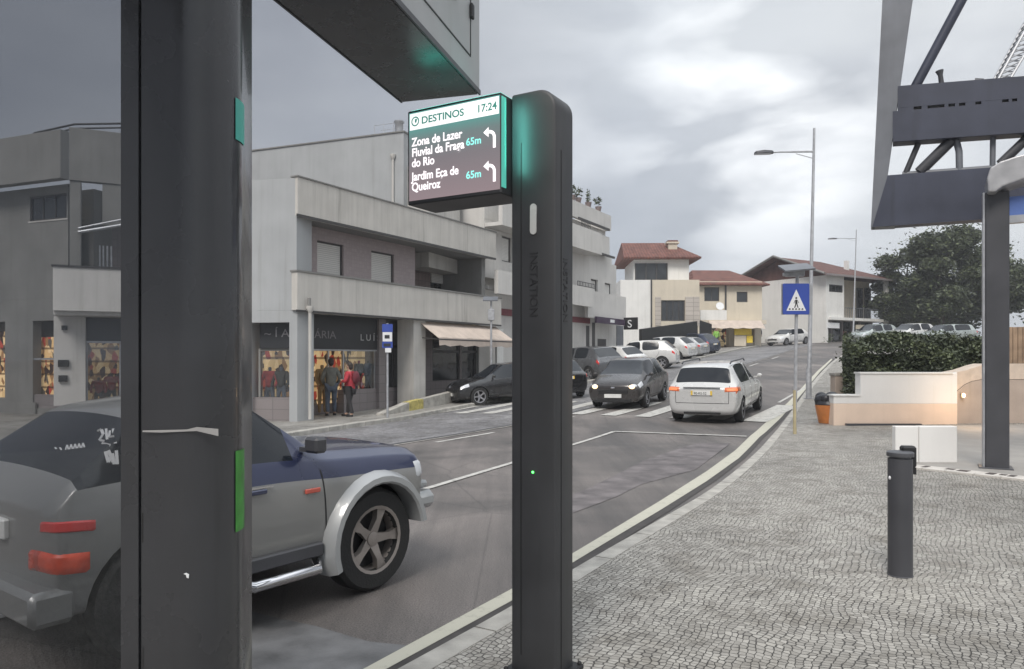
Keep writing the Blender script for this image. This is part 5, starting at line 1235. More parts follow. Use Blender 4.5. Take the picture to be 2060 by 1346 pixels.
# ------------------------------------------------------------------ vehicles
def ring(st_):
    x, zb, w, zsh, wb, zt, wt = st_
    pts = [(0, zb), (w * .78, zb), (w * .955, zb + .07), (w, zb + (zsh - zb) * .55), (w * .99, zsh - (zsh - zb) * .16), (wb, zsh), (wt, zt - .012), (wt * .72, zt + .008), (0, zt + .022)]
    return [(x, y, z) for y, z in pts]
def lerp_st(a, b, t): return tuple(p + (q - p) * t for p, q in zip(a, b))
CACHE = {}
BOXY = {'offroader': {2: .5, 5: .75, 6: .75}, 'suv': {5: .35, 6: .3}, 'estate': {5: .45, 6: .3, 3: .2}, 'hatch': {5: .35, 6: .25}, 'dark_hatch': {5: .35, 6: .25}, 'saloon': {5: .4, 6: .25}}
def car_shell(key, stations, tags, wheels, wr, rules, levels=3):
    """stations from tail to nose; tags name the interval after a station; rules(tag, j, i) -> material slot
    slots: 0 paint, 1 glass, 2 black, 3 tail lamp, 4 head lamp, 5 second paint"""
    if key in CACHE: return CACHE[key]
    bm = bmesh.new(); rows = []
    for s_ in stations:
        h = ring(s_); full = h + [(x, -y, z) for x, y, z in h[-2:0:-1]]
        rows.append([bm.verts.new(p) for p in full])
    n = len(rows[0]); faces = []
    cr = bm.edges.layers.float.new('crease_edge')
    def jj(k): return k if k < 8 else 15 - k
    for i in range(len(rows) - 1):
        for k in range(n):
            f = bm.faces.new((rows[i][k], rows[i][(k + 1) % n], rows[i + 1][(k + 1) % n], rows[i + 1][k]))
            f.material_index = rules(tags[i], jj(k), i)
    for r_, end in ((rows[0], 'tail'), (rows[-1], 'nose')):
        half = r_[:9]; oth = [r_[0]] + r_[:8:-1][:7] + [r_[8]]
        for j in range(8):
            vs = [half[j], half[j + 1], oth[j + 1], oth[j]]
            u_ = []
            for v in vs:
                if v not in u_: u_.append(v)
            f = bm.faces.new(u_); f.material_index = rules(end, j, -1)
    bmesh.ops.recalc_face_normals(bm, faces=bm.faces); bm.verts.index_update()
    for e in bm.edges:
        ms = {f.material_index for f in e.link_faces}
        if len(ms) > 1 and 1 in ms: e[cr] = .85
        if key in BOXY:
            zr = [v.index for v in e.verts]
            ja, jb = jj(zr[0] % 16), jj(zr[1] % 16); ja = min(zr[0] % 16, 16 - zr[0] % 16); jb = min(zr[1] % 16, 16 - zr[1] % 16)
            if ja == jb and ja in BOXY[key]: e[cr] = max(e[cr], BOXY[key][ja])
        ks = [v.co for v in e.verts]
    me = bpy.data.meshes.new('shell'); bm.to_mesh(me); bm.free()
    for nm in ('paint', 'glass', 'black', 'red_lamp', 'clear_lamp', 'paint2'): me.materials.append(M['car_glass'])
    o = bpy.data.objects.new('shell', me); C.objects.link(o)
    for p in me.polygons: p.use_smooth = True
    sub = o.modifiers.new('s', 'SUBSURF'); sub.levels = levels; sub.render_levels = levels
    cm = MB()
    cuts = []
    for x in wheels:
        for sy in (-1, 1):
            c = MB(); c.lathe([(wr * 1.10, -.20), (wr * 1.10, .20)], 32, Matrix.Translation((x, sy * (stations[len(stations) // 2][2] - .02), wr * 1.02)) @ Matrix.Rotation(R(90), 4, 'X'))
            co = c.build('cut', [M['car_glass']] * 3); [setattr(p, 'material_index', 2) for p in co.data.polygons]
            for p in co.data.polygons: p.use_smooth = True
            b = o.modifiers.new('b', 'BOOLEAN'); b.object = co; b.operation = 'DIFFERENCE'; b.solver = 'EXACT'; cuts.append(co)
    dg = bpy.context.evaluated_depsgraph_get(); dg.update()
    res = bpy.data.meshes.new_from_object(o.evaluated_get(dg))
    bpy.data.objects.remove(o)
    for c in cuts: bpy.data.objects.remove(c)
    # split the evaluated shell by slot (and by side for the lamps)
    out = {}
    for p in res.polygons:
        s_ = p.material_index; k = s_
        if s_ in (3, 4): k = (s_, 1 if p.center.y > 0 else -1)
        if s_ == 1:
            c = p.center; k = (1, 'side' if abs(p.normal.y) > .62 else ('front' if c.x > 0 else 'rear'), 0 if abs(p.normal.y) <= .62 else (1 if c.y > 0 else -1))
        if s_ in (2,): k = 0
        out.setdefault(k, []).append(p)
    groups = {}
    for k, ps in out.items():
        idx = {}; vs = []; fs = []; mi = []
        for p in ps:
            f = []
            for v in p.vertices:
                if v not in idx: idx[v] = len(vs); vs.append(res.vertices[v].co.copy())
                f.append(idx[v])
            fs.append(f); mi.append(1 if p.material_index == 2 else (0))
        groups[k] = (vs, fs, mi)
    CACHE[key] = groups
    from mathutils.bvhtree import BVHTree
    BV[key] = BVHTree.FromPolygons([v.co for v in res.vertices], [tuple(p.vertices) for p in res.polygons])
    return groups
BV = {}
def surf_line(kind, pts, axis_, sgn, wdt, T, m, off=.0015):
    """thin shut line following the shell; pts are (x,z) for axis 'y', (y,z) for axis 'x'"""
    P = []
    for (a, b), (c, d) in zip(pts, pts[1:]):
        n_ = max(2, int(math.hypot(c - a, d - b) / .04))
        P += [(a + (c - a) * i / n_, b + (d - b) * i / n_) for i in range(n_)]
    P.append(pts[-1]); hits = []
    for a, b in P:
        o, d = ((a, sgn * 2.0, b), (0, -sgn, 0)) if axis_ == 'y' else ((sgn * 4.0, a, b), (-sgn, 0, 0))
        h, nrm, _, dist = BV[kind].ray_cast(Vector(o), Vector(d))
        hits.append((h, Vector(d) * -1) if h is not None and (dist < 1.7 if axis_ == 'y' else True) else None)
    for (p, q) in zip(hits, hits[1:]):
        if p is None or q is None: continue
        if (p[0] - q[0]).length > .25: continue
        t_ = (q[0] - p[0]).normalized(); s_ = t_.cross(p[1]).normalized() * wdt / 2; e_ = p[1] * off
        m.add([p[0] - s_ + e_, q[0] - s_ + e_, q[0] + s_ + e_, p[0] + s_ + e_], [(0, 1, 2, 3)], T)
def surf_lens(kind, T, c, sy, a0, a1, z0, z1, mat, root, name, off=.010, nu=14, nv=5):
    """lamp lens wrapped round the corner of the shell"""
    m = MB(); vs = []
    for j in range(nv + 1):
        for i in range(nu + 1):
            a = R(a0 + (a1 - a0) * i / nu); z = z0 + (z1 - z0) * j / nv + (.012 * math.sin(math.pi * i / nu))
            d = Vector((math.cos(a), sy * math.sin(a), 0)); o = Vector((c[0], sy * c[1], z)) + d * 3
            h, n_, _, _ = BV[kind].ray_cast(o, -d)
            if h is None: h = Vector((c[0], sy * c[1], z)) + d * .3
            e = off if 0 < i < nu and 0 < j < nv else -.006
            vs.append(h + d * e)
    m.add(vs, [(j * (nu + 1) + i, j * (nu + 1) + i + 1, (j + 1) * (nu + 1) + i + 1, (j + 1) * (nu + 1) + i) for j in range(nv) for i in range(nu)], T)
    return m.build(name, mat, root, smooth=True)
def wheel(root, x, y, r, wdt, rim_mat, sy, spokes=5):
    T = WM[root.name] @ Matrix.Translation((x, y, r)) @ Matrix.Rotation(R(-90 * sy), 4, 'X')     # local +z points outwards
    m = MB(); h = wdt / 2
    m.lathe([(r * .60, -h), (r * .93, -h), (r, -h * .7), (r, h * .7), (r * .93, h), (r * .66, h * .98), (r * .64, h * .8), (r * .60, h * .6), (r * .60, -h)], 32, T, cap=False)
    wo = m.build('wheel', M['rubber'], root, smooth=True)
    m = MB(); m.lathe([(r * .60, h * .94), (r * .665, h * 1.0), (r * .665, h * .90), (r * .60, h * .5), (r * .58, -h * .9)], 28, T, cap=False)
    for i in range(spokes):
        a = 2 * math.pi * i / spokes
        Ts = T @ Matrix.Rotation(a, 4, 'Z')
        m.loft([[(r * .10, -r * .10, h * .55), (r * .10, r * .10, h * .55), (r * .10, r * .10, h * .25), (r * .10, -r * .10, h * .25)], [(r * .40, -r * .065, h * .80), (r * .40, r * .065, h * .80), (r * .40, r * .06, h * .3), (r * .40, -r * .06, h * .3)], [(r * .63, -r * .12, h * .80), (r * .63, r * .12, h * .80), (r * .63, r * .12, h * .3), (r * .63, -r * .12, h * .3)]], Ts)
    m.lathe([(.001, h * .2), (r * .14, h * .2), (r * .14, h * .66), (r * .1, h * .70), (.001, h * .70)], 14, T)
    m.build('rim', rim_mat, wo, smooth=True)
    m = MB(); m.lathe([(.001, -h * .3), (r * .56, -h * .3), (r * .56, -h * .1), (.001, -h * .1)], 20, T); m.build('brake_disc', M['black'], wo)
    return wo
def vehicle(label, cat, loc, heading, kind, paint, paint2=None, lit=None, group=None, rim=None, detail=1):
    K = KINDS[kind]; L = K['L']
    # follow the slope of the ground under the wheels
    name = K['name']
    h = Vector((math.cos(heading), math.sin(heading)))
    zf, zr = GZ(loc[0] + h.x * 1.3, loc[1] + h.y * 1.3), GZ(loc[0] - h.x * 1.3, loc[1] - h.y * 1.3)
    n_ = Vector((-h.y, h.x)); zl, zr2 = GZ(*(Vector(loc[:2]) + n_ * .8)), GZ(*(Vector(loc[:2]) - n_ * .8))
    pitch = math.atan2(zf - zr, 2.6); roll = math.atan2(zl - zr2, 1.6)
    z0 = (zf + zr) / 2 + .006
    root = bpy.data.objects.new(name, None); C.objects.link(root); root.empty_display_size = .3
    root.location = (loc[0], loc[1], z0); root.rotation_mode = 'XYZ'
    Rm = Matrix.Rotation(heading, 4, 'Z') @ Matrix.Rotation(-pitch, 4, 'Y') @ Matrix.Rotation(roll, 4, 'X')
    root.rotation_euler = Rm.to_euler('XYZ'); T = Matrix.Translation((loc[0], loc[1], z0)) @ Rm; WM[root.name] = T
    tag(root, label, cat, group)
    S = Matrix.Diagonal((1, 1, 1, 1))
    G_ = car_shell(kind, K['st'], K['tags'], K['wheels'], K['wr'], K['rules'])
    body = None
    p2 = paint2 or paint
    for k in sorted(G_, key=str):
        if k == 0:
            vs, fs, mi = G_[k]; m = MB(); m.add(vs, fs, T); m.mi = mi; body = m.build('body', [paint, M['black']], root, smooth=True)
    for k in sorted(G_, key=str):
        if k == 0: continue
        vs, fs, mi = G_[k]; m = MB(); m.add(vs, fs, T)
        if k == 5: m.build('upper_body', p2, root, smooth=True)
        elif k[0] == 1: m.build({'front': 'windscreen', 'rear': 'rear_window', 'side': 'side_windows'}[k[1]], M['car_glass'], root, smooth=True)
        elif k[0] == 3: m.build('tail_light', (lit or {}).get('tail', M['red_lamp']), root, smooth=True)
        elif k[0] == 4: m.build('headlight', (lit or {}).get('head', M['clear_lamp']), root, smooth=True)
    w_ = K['w']
    for x in K['wheels']:
        for sy in (-1, 1): wheel(root, x, sy * (w_ - .115), K['wr'], .20, rim or M['rim'], sy)
    f, rr_ = L / 2, -L / 2
    zp = K.get('plate_r', .72)
    if detail:
        m = MB(); m.box(rr_ - .022, rr_ + .02, -.26, .26, zp, zp + .11, T); pl = m.build('number_plate', M['plate'], root)
        m = MB(); m.box(rr_ - .025, rr_ - .0225, .215, .26, zp, zp + .11, T); m.box(rr_ - .025, rr_ - .0225, -.26, -.215, zp, zp + .11, T); m.build('plate_band', M['plate_y'], pl)
        m = MB(); m.box(f - .02, f + .022, -.26, .26, .36, .47, T); m.build('number_plate', M['plate'], root)
        m = MB(); m.box(f - .06, f + .012, -.45, .45, .50, .60, T, b=.01); m.box(f - .08, f + .008, -.55, .55, .22, .32, T, b=.01); m.build('grille', M['black'], root)
        m = MB(); m.box(rr_ - .012, rr_ + .08, -.45, .45, .25, .30, T, b=.01); m.build('rear_bumper_insert', M['black'], root)
        m = MB(); m.box(f - .03, f + .018, -.06, .06, .625, .68, T, b=.01); m.build('badge', M['chrome'], root)
    if detail:
        m = MB(); yb = w_ * .74; surf_line(kind, [(-yb, K['belt'] - .02), (-yb * .98, .52), (yb * .98, .52), (yb, K['belt'] - .02)], 'x', -1, .013, T, m); m.build('tailgate_seam', M['black'], root)
    mx, mz = K['mirror']
    for sy in (-1, 1):
        m = MB(); m.box(mx - .05, mx + .05, sy * (w_ - .02), sy * (w_ + .11), mz - .05, mz + .055, T, b=.03 if detail else .018); m.box(mx - .02, mx + .03, sy * (w_ - .10), sy * (w_ + .01), mz - .05, mz - .02, T); m.build('wing_mirror', p2 if detail else M['dark_grey'], root, smooth=bool(detail))
    # side sill and door seams
    for sy in (-1, 1):
        m = MB()
        xa, xb = K['seams']; zt_ = K['belt'] - .05
        surf_line(kind, [(xa, zt_), (xa, .36)], 'y', sy, .012, T, m); surf_line(kind, [(xb, zt_ - .03), (xb + .04, .55), (xb, .36)], 'y', sy, .012, T, m)
        rx = K['wheels'][0]; surf_line(kind, [(rx + .12, zt_), (rx + .20, .80), (rx + K['wr'] * 1.2, .60)], 'y', sy, .012, T, m)
        surf_line(kind, [(rx + K['wr'] * 1.25, .35), (K['wheels'][1] - K['wr'] * 1.25, .35)], 'y', sy, .03, T, m)
        m.build('door_seam', M['black'], root)
        m = MB()
        for x in K['handles']: m.box(x - .08, x + .08, sy * (w_ - .01), sy * (w_ + .022), K['belt'] - .17, K['belt'] - .14, T, b=.006)
        m.build('door_handle', p2, root)
    return root
def rules_hatch(tag_, j, i):
    if tag_ == 'rw': return 1 if j in (6, 7) else (0)
    if tag_ == 'ws': return 1 if j in (6, 7) else 0
    if tag_ in ('g', 'gq'): return 1 if j == 5 else 0
    if tag_ == 'tail' : return 3 if j == 4 else 0
    if tag_ == 'tl': return 3 if j == 4 else 0
    if tag_ == 'hl': return 4 if j in (4,) else 0
    if tag_ == 'nose': return 0
    return 0
KINDS = {}
# x, bottom, half width, shoulder z, shoulder half width, top z, top half width
def hatch(L, H, w, hood, belt, wr, name, estate=0, rules=rules_hatch, low=.20):
    r_ = L / 2
    st_ = [(-r_, .34, w * .86, .80, w * .84, .86, w * .68),
           (-r_ + .05, low + .04, w * .93, .86, w * .90, .92, w * .72),
           (-r_ + .16, low, w * .97, belt - .02, w * .93, belt + .04, w * .78),
           (-r_ + .30 + .34 * (1 - estate), low, w * .985, belt + .03, w * .93, H - .09, w * .68),
           (-r_ + .55 + .35 * (1 - estate), low, w, belt + .02, w * .94, H - .02, w * .68),
           (-.28, low - .01, w, belt, w * .95, H, w * .70),
           (-.20, low - .01, w, belt, w * .95, H, w * .70),
           (.42, low - .01, w, belt - .02, w * .95, H - .05, w * .67),
           (.78, low, w, belt - .04, w * .94, (H - .05) * .42 + (hood + .06) * .58, w * .72),
           (1.12, low, w, belt - .07, w * .93, hood + .06, w * .80),
           (1.22, low, w, belt - .09, w * .92, hood + .03, w * .80),
           (r_ - .42, low, w * .985, hood - .10, w * .90, hood - .03, w * .72),
           (r_ - .14, low, w * .94, hood - .22, w * .84, hood - .14, w * .62),
           (r_ - .02, low + .03, w * .86, hood - .32, w * .74, hood - .27, w * .55)]
    tags = ['x', 'tl', 'rw', 'q', 'g', 'b', 'g', 'ga', 'ap', 'c', 'h', 'hl', 'n']
    return dict(L=L, w=w, st=st_, tags=tags, wheels=(-r_ + .78, r_ - .82), wr=wr, rules=rules, name=name, mirror=(.85, belt + .06), seams=(-.24, .80), handles=(-.42, .50) if L > 3.9 else (.2,), belt=belt)
def rules2(tag_, j, i):
    if tag_ in ('rw',): return 1 if j in (6, 7) else 0
    if tag_ in ('ga', 'ap'):
        if j in (6, 7): return 1
        if tag_ == 'ga' and j == 5: return 1
        return 0
    if tag_ in ('g', 'q'): return 1 if (j == 5 and tag_ == 'g') else 0
    if tag_ == 'tl' : return 3 if j == 4 else 0
    if tag_ == 'hl': return 4 if j == 4 else 0
    return 0
KINDS['hatch'] = hatch(3.9, 1.44, .83, .92, .93, .30, 'parked_car', rules=rules2)
KINDS['dark_hatch'] = dict(hatch(3.85, 1.46, .86, .95, .94, .30, 'hatchback_car', rules=rules2))
KINDS['suv'] = hatch(4.3, 1.60, .88, 1.04, 1.06, .35, 'parked_suv', rules=rules2, low=.26)
KINDS['estate'] = hatch(4.6, 1.47, .89, .93, .97, .32, 'estate_car', estate=.75, rules=rules2)
KINDS['saloon'] = hatch(4.4, 1.42, .88, .90, .92, .32, 'saloon_car', rules=rules2)
def paint(name, col, metal=.35, rough=.28): return pmat(name, col, rough, metal=metal, var=.03, scale=2, coat=.7)
P_white = paint('white_car_paint', (.62, .62, .61), 0); P_silver = paint('silver_car_paint', (.40, .41, .42)); P_black = paint('black_car_paint', (.018, .018, .020), .1)
P_brown = paint('dark_bronze_paint', (.045, .041, .040), .3); P_blue = paint('dark_blue_paint', (.022, .03, .06), .3); P_grey = paint('grey_car_paint', (.11, .115, .125)); P_pale = paint('pale_green_grey_paint', (.36, .40, .39))
P_bw = paint('bright_silver_paint', (.56, .56, .55), .12)
def heading(dx, dy): return math.atan2(dy, dx)
# silver-white estate driving away
c = G(1418, 850); hd = heading(math.sin(R(26.5)), math.cos(R(26.5)))
fw = Vector((math.cos(hd), math.sin(hd)))
p = Vector((c.x, c.y)) + fw * (2.3 - .35)
est = vehicle('white estate car seen from behind, lamps orange, driving over the crossing', 'car', p, hd, 'estate', P_bw, lit={'tail': M['orange_lamp']})
Te = WM[est.name]
m = MB()
for sy in (-1, 1): m.tube([(-1.75, sy * .60, 1.475), (-1.6, sy * .60, 1.52), (.2, sy * .60, 1.53), (.35, sy * .60, 1.475)], .02, 8, Te)
m.build('roof_rail', M['dark_grey'], est)
glow = emat('tail_lamp_glow', (1.0, .20, .07), .75)
for sy in (-1, 1):
    surf_lens('estate', Te, (-1.7, .45), sy, 172, 108, .79, .92, M['orange_lamp'], est, 'tail_light')
    m = MB(); pass; surf_lens('estate', Te, (-1.7, .45), sy, 166, 138, .815, .89, glow, est, 'lit_bulb', off=.016)
m = MB(); m.box(-2.325, -2.29, -.45, .45, .90, .915, Te); m.build('tailgate_trim', M['frame_dark'], est)
TP = Te @ Matrix.Translation((-2.3235, .19, .735)) @ Matrix.Rotation(R(-90), 4, 'Z') @ Matrix.Rotation(R(90), 4, 'X')
text('plate_lettering', '90-RS-52', .085, M['black'], TP, est, ext=.0008)
# dark hatchback facing us
c = G(1236, 824); hd = heading(-math.sin(R(25)), -math.cos(R(25))); fw = Vector((math.cos(hd), math.sin(hd)))
dk = vehicle('dark bronze hatchback facing the camera with both headlights on', 'car', c.xy - fw * 1.8, hd, 'dark_hatch', P_brown)
Tk = WM[dk.name]
for sy in (-1, 1):
    m = MB(); m.sphere((1.72, sy * .58, .69), (.16, .15, .075), Tk, n=14); m.build('headlight', M['clear_lamp'], dk, smooth=True)
    m = MB(); m.sphere((1.86, sy * .57, .68), (.05, .09, .06), Tk); m.build('bulb', M['head_lit'], dk, smooth=True)
m = MB(); m.box(1.66, 1.75, -.5, .5, .955, .975, Tk); 
# black car parked nose-left
c = G(966, 817); hd = heading(-.93, -.36); fw = Vector((math.cos(hd), math.sin(hd))); sd_ = Vector((-fw.y, fw.x))
vehicle('black saloon parked across the bay, nose to the left, half behind the column', 'car', Vector((c.x, c.y)) - fw * (4.4 / 2 - .82) - sd_ * .85, hd, 'saloon', P_black)
# car with red lamp just behind the column's right edge
c = G(1150, 806); hd = heading(-.25, .97)
vehicle('dark car with red tail lamp, mostly hidden behind the slim column', 'car', Vector((c.x - .55, c.y + 2.4)), hd, 'hatch', P_black, lit={'tail': M['red_lit']})
# row parked at an angle up the hill
def parked(px, py, back, hdv, kind, pnt, label, lit=None, rim=None):
    """px,py: where the near right rear wheel meets the ground"""
    c = G(px, py); hd = heading(*hdv); fw = Vector((math.cos(hd), math.sin(hd))); rt = Vector((fw.y, -fw.x)); K = KINDS[kind]
    vehicle(label, 'car', c.xy - fw * (K['wheels'][0]) - rt * (K['w'] - .1), hd, kind, pnt, lit=lit, group='cars parked up the hill', rim=rim)
parked(1238, 762, 0, (-.55, .83), 'suv', P_grey, 'dark grey parked car at the near end of the row, beside the column')
parked(1283, 748, 0, (-.60, .80), 'hatch', P_white, 'white parked hatchback with red lamps, behind the dark bronze hatchback')
parked(1342, 739, 0, (-.93, .36), 'suv', P_white, 'white parked SUV seen from its side, nose to the left')
parked(1383, 724, 0, (-.80, .60), 'suv', P_bw, 'white parked car just right of the side-on SUV', lit={'tail': M['red_lamp']})
parked(1408, 718, 0, (-.78, .62), 'hatch', P_silver, 'silver parked car, second from the far end of the row')
parked(1432, 713, 0, (-.70, .71), 'suv', P_blue, 'dark blue parked SUV at the far end of the row')
# far cars on the brow
c = G(1578, 695); vehicle('white saloon coming over the brow, below the blue crossing sign', 'car', c.xy + Vector((.6, .8)), heading(-.80, -.55), 'saloon', P_white)
c = G(1652, 687); vehicle('white car at the brow, mostly hidden behind the near lamp post', 'car', c.xy + Vector((-1.0, 1.5)), heading(-.95, -.2), 'saloon', P_white)
c = G(1700, 686); vehicle('black car parked facing us beneath the brown-roofed house', 'car', c.xy + Vector((.8, 2.5)), heading(-.55, -.83), 'hatch', P_black)
c = G(1672, 684); vehicle('silver car parked in front of the house shops', 'car', c.xy + Vector((-.4, 3.6)), heading(-.75, -.65), 'hatch', P_silver)
for px, Y, lab, kd, pn in ((1757, 60, 'pale green-grey car leftmost behind the hedge', 'suv', P_pale), (1832, 59, 'white van-like car in the middle behind the hedge', 'suv', P_bw), (1900, 58, 'pale silver estate rightmost behind the hedge, before the post', 'estate', P_pale)):
    X = (px - HX) / F * Y
    vehicle(lab, 'car', Vector((X, Y)), heading(-.93, -.35) if kd != 'estate' else heading(-.98, -.15), kd, pn, group='cars parked behind the hedge')

# --- silver and navy off-road car in the foreground
def rules_4x4(tag_, j, i):
    if tag_ in ('rw',): return 1 if j in (5, 6, 7) else 0
    if tag_ in ('ga', 'ap'):
        if j in (6, 7): return 1
        if tag_ == 'ga' and j == 5: return 1
        return 5 if (j >= 4) else 0
    if tag_ in ('g', 'q', 'b') and j == 4: return 5
    if tag_ == 'g': return 1 if j == 5 else 0
    if tag_ in ('c', 'h', 'hl', 'n', 'nose') and j >= 4: return 5 if not (tag_ == 'hl' and j == 4) else 5
    return 0
w4 = .83; wr4 = .37
st4 = [(-1.17, .42, w4 * .88, .86, w4 * .82, .90, w4 * .74),
       (-1.14, .34, w4 * .95, .92, w4 * .90, .97, w4 * .80),
       (-1.05, .32, w4 * .98, 1.02, w4 * .92, 1.07, w4 * .84),
       (-.66, .32, w4, 1.04, w4 * .93, 1.35, w4 * .70),
       (-.55, .32, w4, 1.04, w4 * .93, 1.39, w4 * .72),
       (-.24, .32, w4, 1.03, w4 * .94, 1.43, w4 * .73),
       (-.19, .32, w4, 1.03, w4 * .94, 1.43, w4 * .73),
       (.05, .32, w4, 1.03, w4 * .94, 1.40, w4 * .70),
       (.28, .32, w4, 1.02, w4 * .93, 1.24, w4 * .76),
       (.50, .33, w4, 1.00, w4 * .92, 1.08, w4 * .82),
       (.58, .33, w4, .99, w4 * .92, 1.05, w4 * .82),
       (1.15, .36, w4, .97, w4 * .92, 1.03, w4 * .80),
       (1.47, .42, w4 * .98, .94, w4 * .90, 1.00, w4 * .78),
       (1.53, .50, w4 * .96, .90, w4 * .88, .96, w4 * .76)]
KINDS['offroader'] = dict(L=2.9, w=w4, st=st4, tags=['x', 't', 'rw', 'q', 'g', 'b', 'g', 'ga', 'ap', 'c', 'h', 'hl', 'n'], wheels=(-.60, .98), wr=wr4, rules=rules_4x4, name='offroad_car', mirror=(.38, 1.12), seams=(-.21, .48), handles=(-.05,), belt=1.02)
P_s4 = paint('silver_offroad_paint', (.25, .25, .245), .3, .38); P_n4 = paint('navy_offroad_paint', (.03, .038, .085), .3, .3)
fwc = Vector((-.99, 5.36)); th = R(36); fw = Vector((math.sin(th), math.cos(th))); rt = Vector((fw.y, -fw.x))
ctr = fwc - fw * .98 - rt * (w4 - .02)
off = vehicle('silver and navy off-road car with flared front arch, passing close behind the thick post', 'car', ctr, math.atan2(fw.y, fw.x), 'offroader', P_s4, P_n4, rim=M['rim_brown'], detail=0)
To = WM[off.name]
P_flare = paint('flare_silver', (.33, .34, .345), .2, .45)
def flare(cx, a0, a1, name='arch_flare'):
    for sy in (-1, 1):
        m = MB(); rings = []
        for i in range(17):
            a = R(a0 + (a1 - a0) * i / 16); ca, sa2 = math.cos(a), math.sin(a)
            ring_ = []
            for (dr, dy) in ((.40, -.10), (.40, .055), (.415, .07), (.455, .068), (.49, .015), (.495, -.10)):
                ring_.append((cx + dr * ca, sy * (w4 + dy), .385 + dr * sa2))
            rings.append(ring_)
        m.loft(rings, To); m.build(name, P_flare, off, smooth=True)
flare(.98, 8, 200)
for sy in (-1, 1):
    m = MB(); m.tube([(-.18, sy * (w4 - .05), .33), (-.10, sy * (w4 + .07), .31), (.38, sy * (w4 + .07), .31), (.46, sy * (w4 - .05), .33)], .035, 10, To); m.build('side_step', M['chrome'], off, smooth=True)
    m = MB(); m.box(-.16, .48, sy * (w4 - .03), sy * (w4 + .012), .37, .46, To, b=.01); m.build('sill_cladding', M['dark_grey'], off)
    m = MB(); m.box(.33, .45, sy * (w4 - .005), sy * (w4 + .012), .80, .83, To, b=.004); m.build('side_marker', pmat('marker_lens', (.5, .10, .07), .3), off)
    m = MB(); m.box(-.15, .08, sy * (w4 * .995), sy * (w4 + .006), .885, .895, To); m.build('door_trim', M['chrome'], off)
m = MB(); m.box(1.40, 1.66, -.80, .80, .50, .64, To, b=.045); m.box(1.42, 1.60, -.76, .76, .66, .72, To, b=.02); m.build('front_bumper', P_flare, off, smooth=True)
for sy in (-1, 1): surf_lens('offroader', To, (1.2, .45), sy, 8, 62, .76, .90, M['clear_lamp'], off, 'headlight')
m = MB(); m.box(1.48, 1.56, -.48, .48, .72, .88, To, b=.02); m.build('grille', M['black'], off)
m = MB(); m.box(1.45, 1.63, -.7, .7, .42, .49, To, b=.02); m.build('bumper_valance', M['black'], off)
m = MB(); m.box(-1.27, -1.05, -.79, .79, .36, .54, To, b=.03); m.build('rear_bumper', P_s4, off, smooth=True)
for sy in (-1, 1):
    surf_lens('offroader', To, (-.80, .50), sy, 162, 118, .80, .865, M['red_lamp'], off, 'tail_light')
    surf_lens('offroader', To, (-.80, .45), sy, 172, 118, .59, .71, pmat('orange_red_lens', (.80, .08, .03), .3, coat=.5, var=.45, scale=9), off, 'bumper_lamp', off=.014)
m = MB(); m.box(-1.20, -1.16, -.26, .26, .72, .83, To, b=.01); m.build('number_plate', M['plate'], off)
off_glass = [o for o in off.children if 'window' in o.name]
from mathutils.bvhtree import BVHTree
vv, ff = [], []
for o_ in list(off_glass) + [o for o in off.children if o.name.startswith(('body', 'upper_body'))]:
    b0 = len(vv); vv += [To @ v.co for v in o_.data.vertices]; ff += [tuple(b0 + i for i in p.vertices) for p in o_.data.polygons]
bvh = BVHTree.FromPolygons(vv, ff)
def scribble(strokes, wdt, name):
    m = MB()
    for st_ in strokes:
        hs_ = []
        for (x, y) in st_:
            d = Vector(((x - HX) / F, 1, (HY - y) / F)).normalized(); h, n_, _, _ = bvh.ray_cast(Vector((0, 0, CH)), d)
            if h is not None: hs_.append((h - d * .006, d))
        for p, q in zip(hs_, hs_[1:]):
            if (p[0] - q[0]).length > .3 or (p[0] - q[0]).length < 1e-4: continue
            s_ = (q[0] - p[0]).cross(p[1]).normalized() * wdt / 2; m.add([p[0] - s_, q[0] - s_, q[0] + s_, p[0] + s_], [(0, 1, 2, 3)])
    if m.v: m.build(name, M['letter'], off)
scribble([[(196, 868), (204, 864), (208, 874), (200, 886), (210, 888)], [(214, 862), (216, 884)], [(222, 866), (220, 880), (230, 878)], [(228, 862), (232, 892)], [(204, 892), (222, 896)]], .016, 'window_sticker')
scribble([[(212, 908), (218, 930), (226, 912), (230, 934)], [(218, 906), (228, 930)], [(234, 906), (236, 934)]], .016, 'window_sticker')
scribble([[(110, 900), (114, 903)], [(120, 900), (124, 905)]] + [[(132 + 8 * i, 905 - i), (135 + 8 * i, 895 - i), (138 + 8 * i, 904 - i)] for i in range(5)], .008, 'window_lettering')
tx = To @ Matrix.Translation((-1.235, -.35, 1.20)) @ Matrix.Rotation(R(-90), 4, 'Z') @ Matrix.Rotation(R(43), 4, 'X')

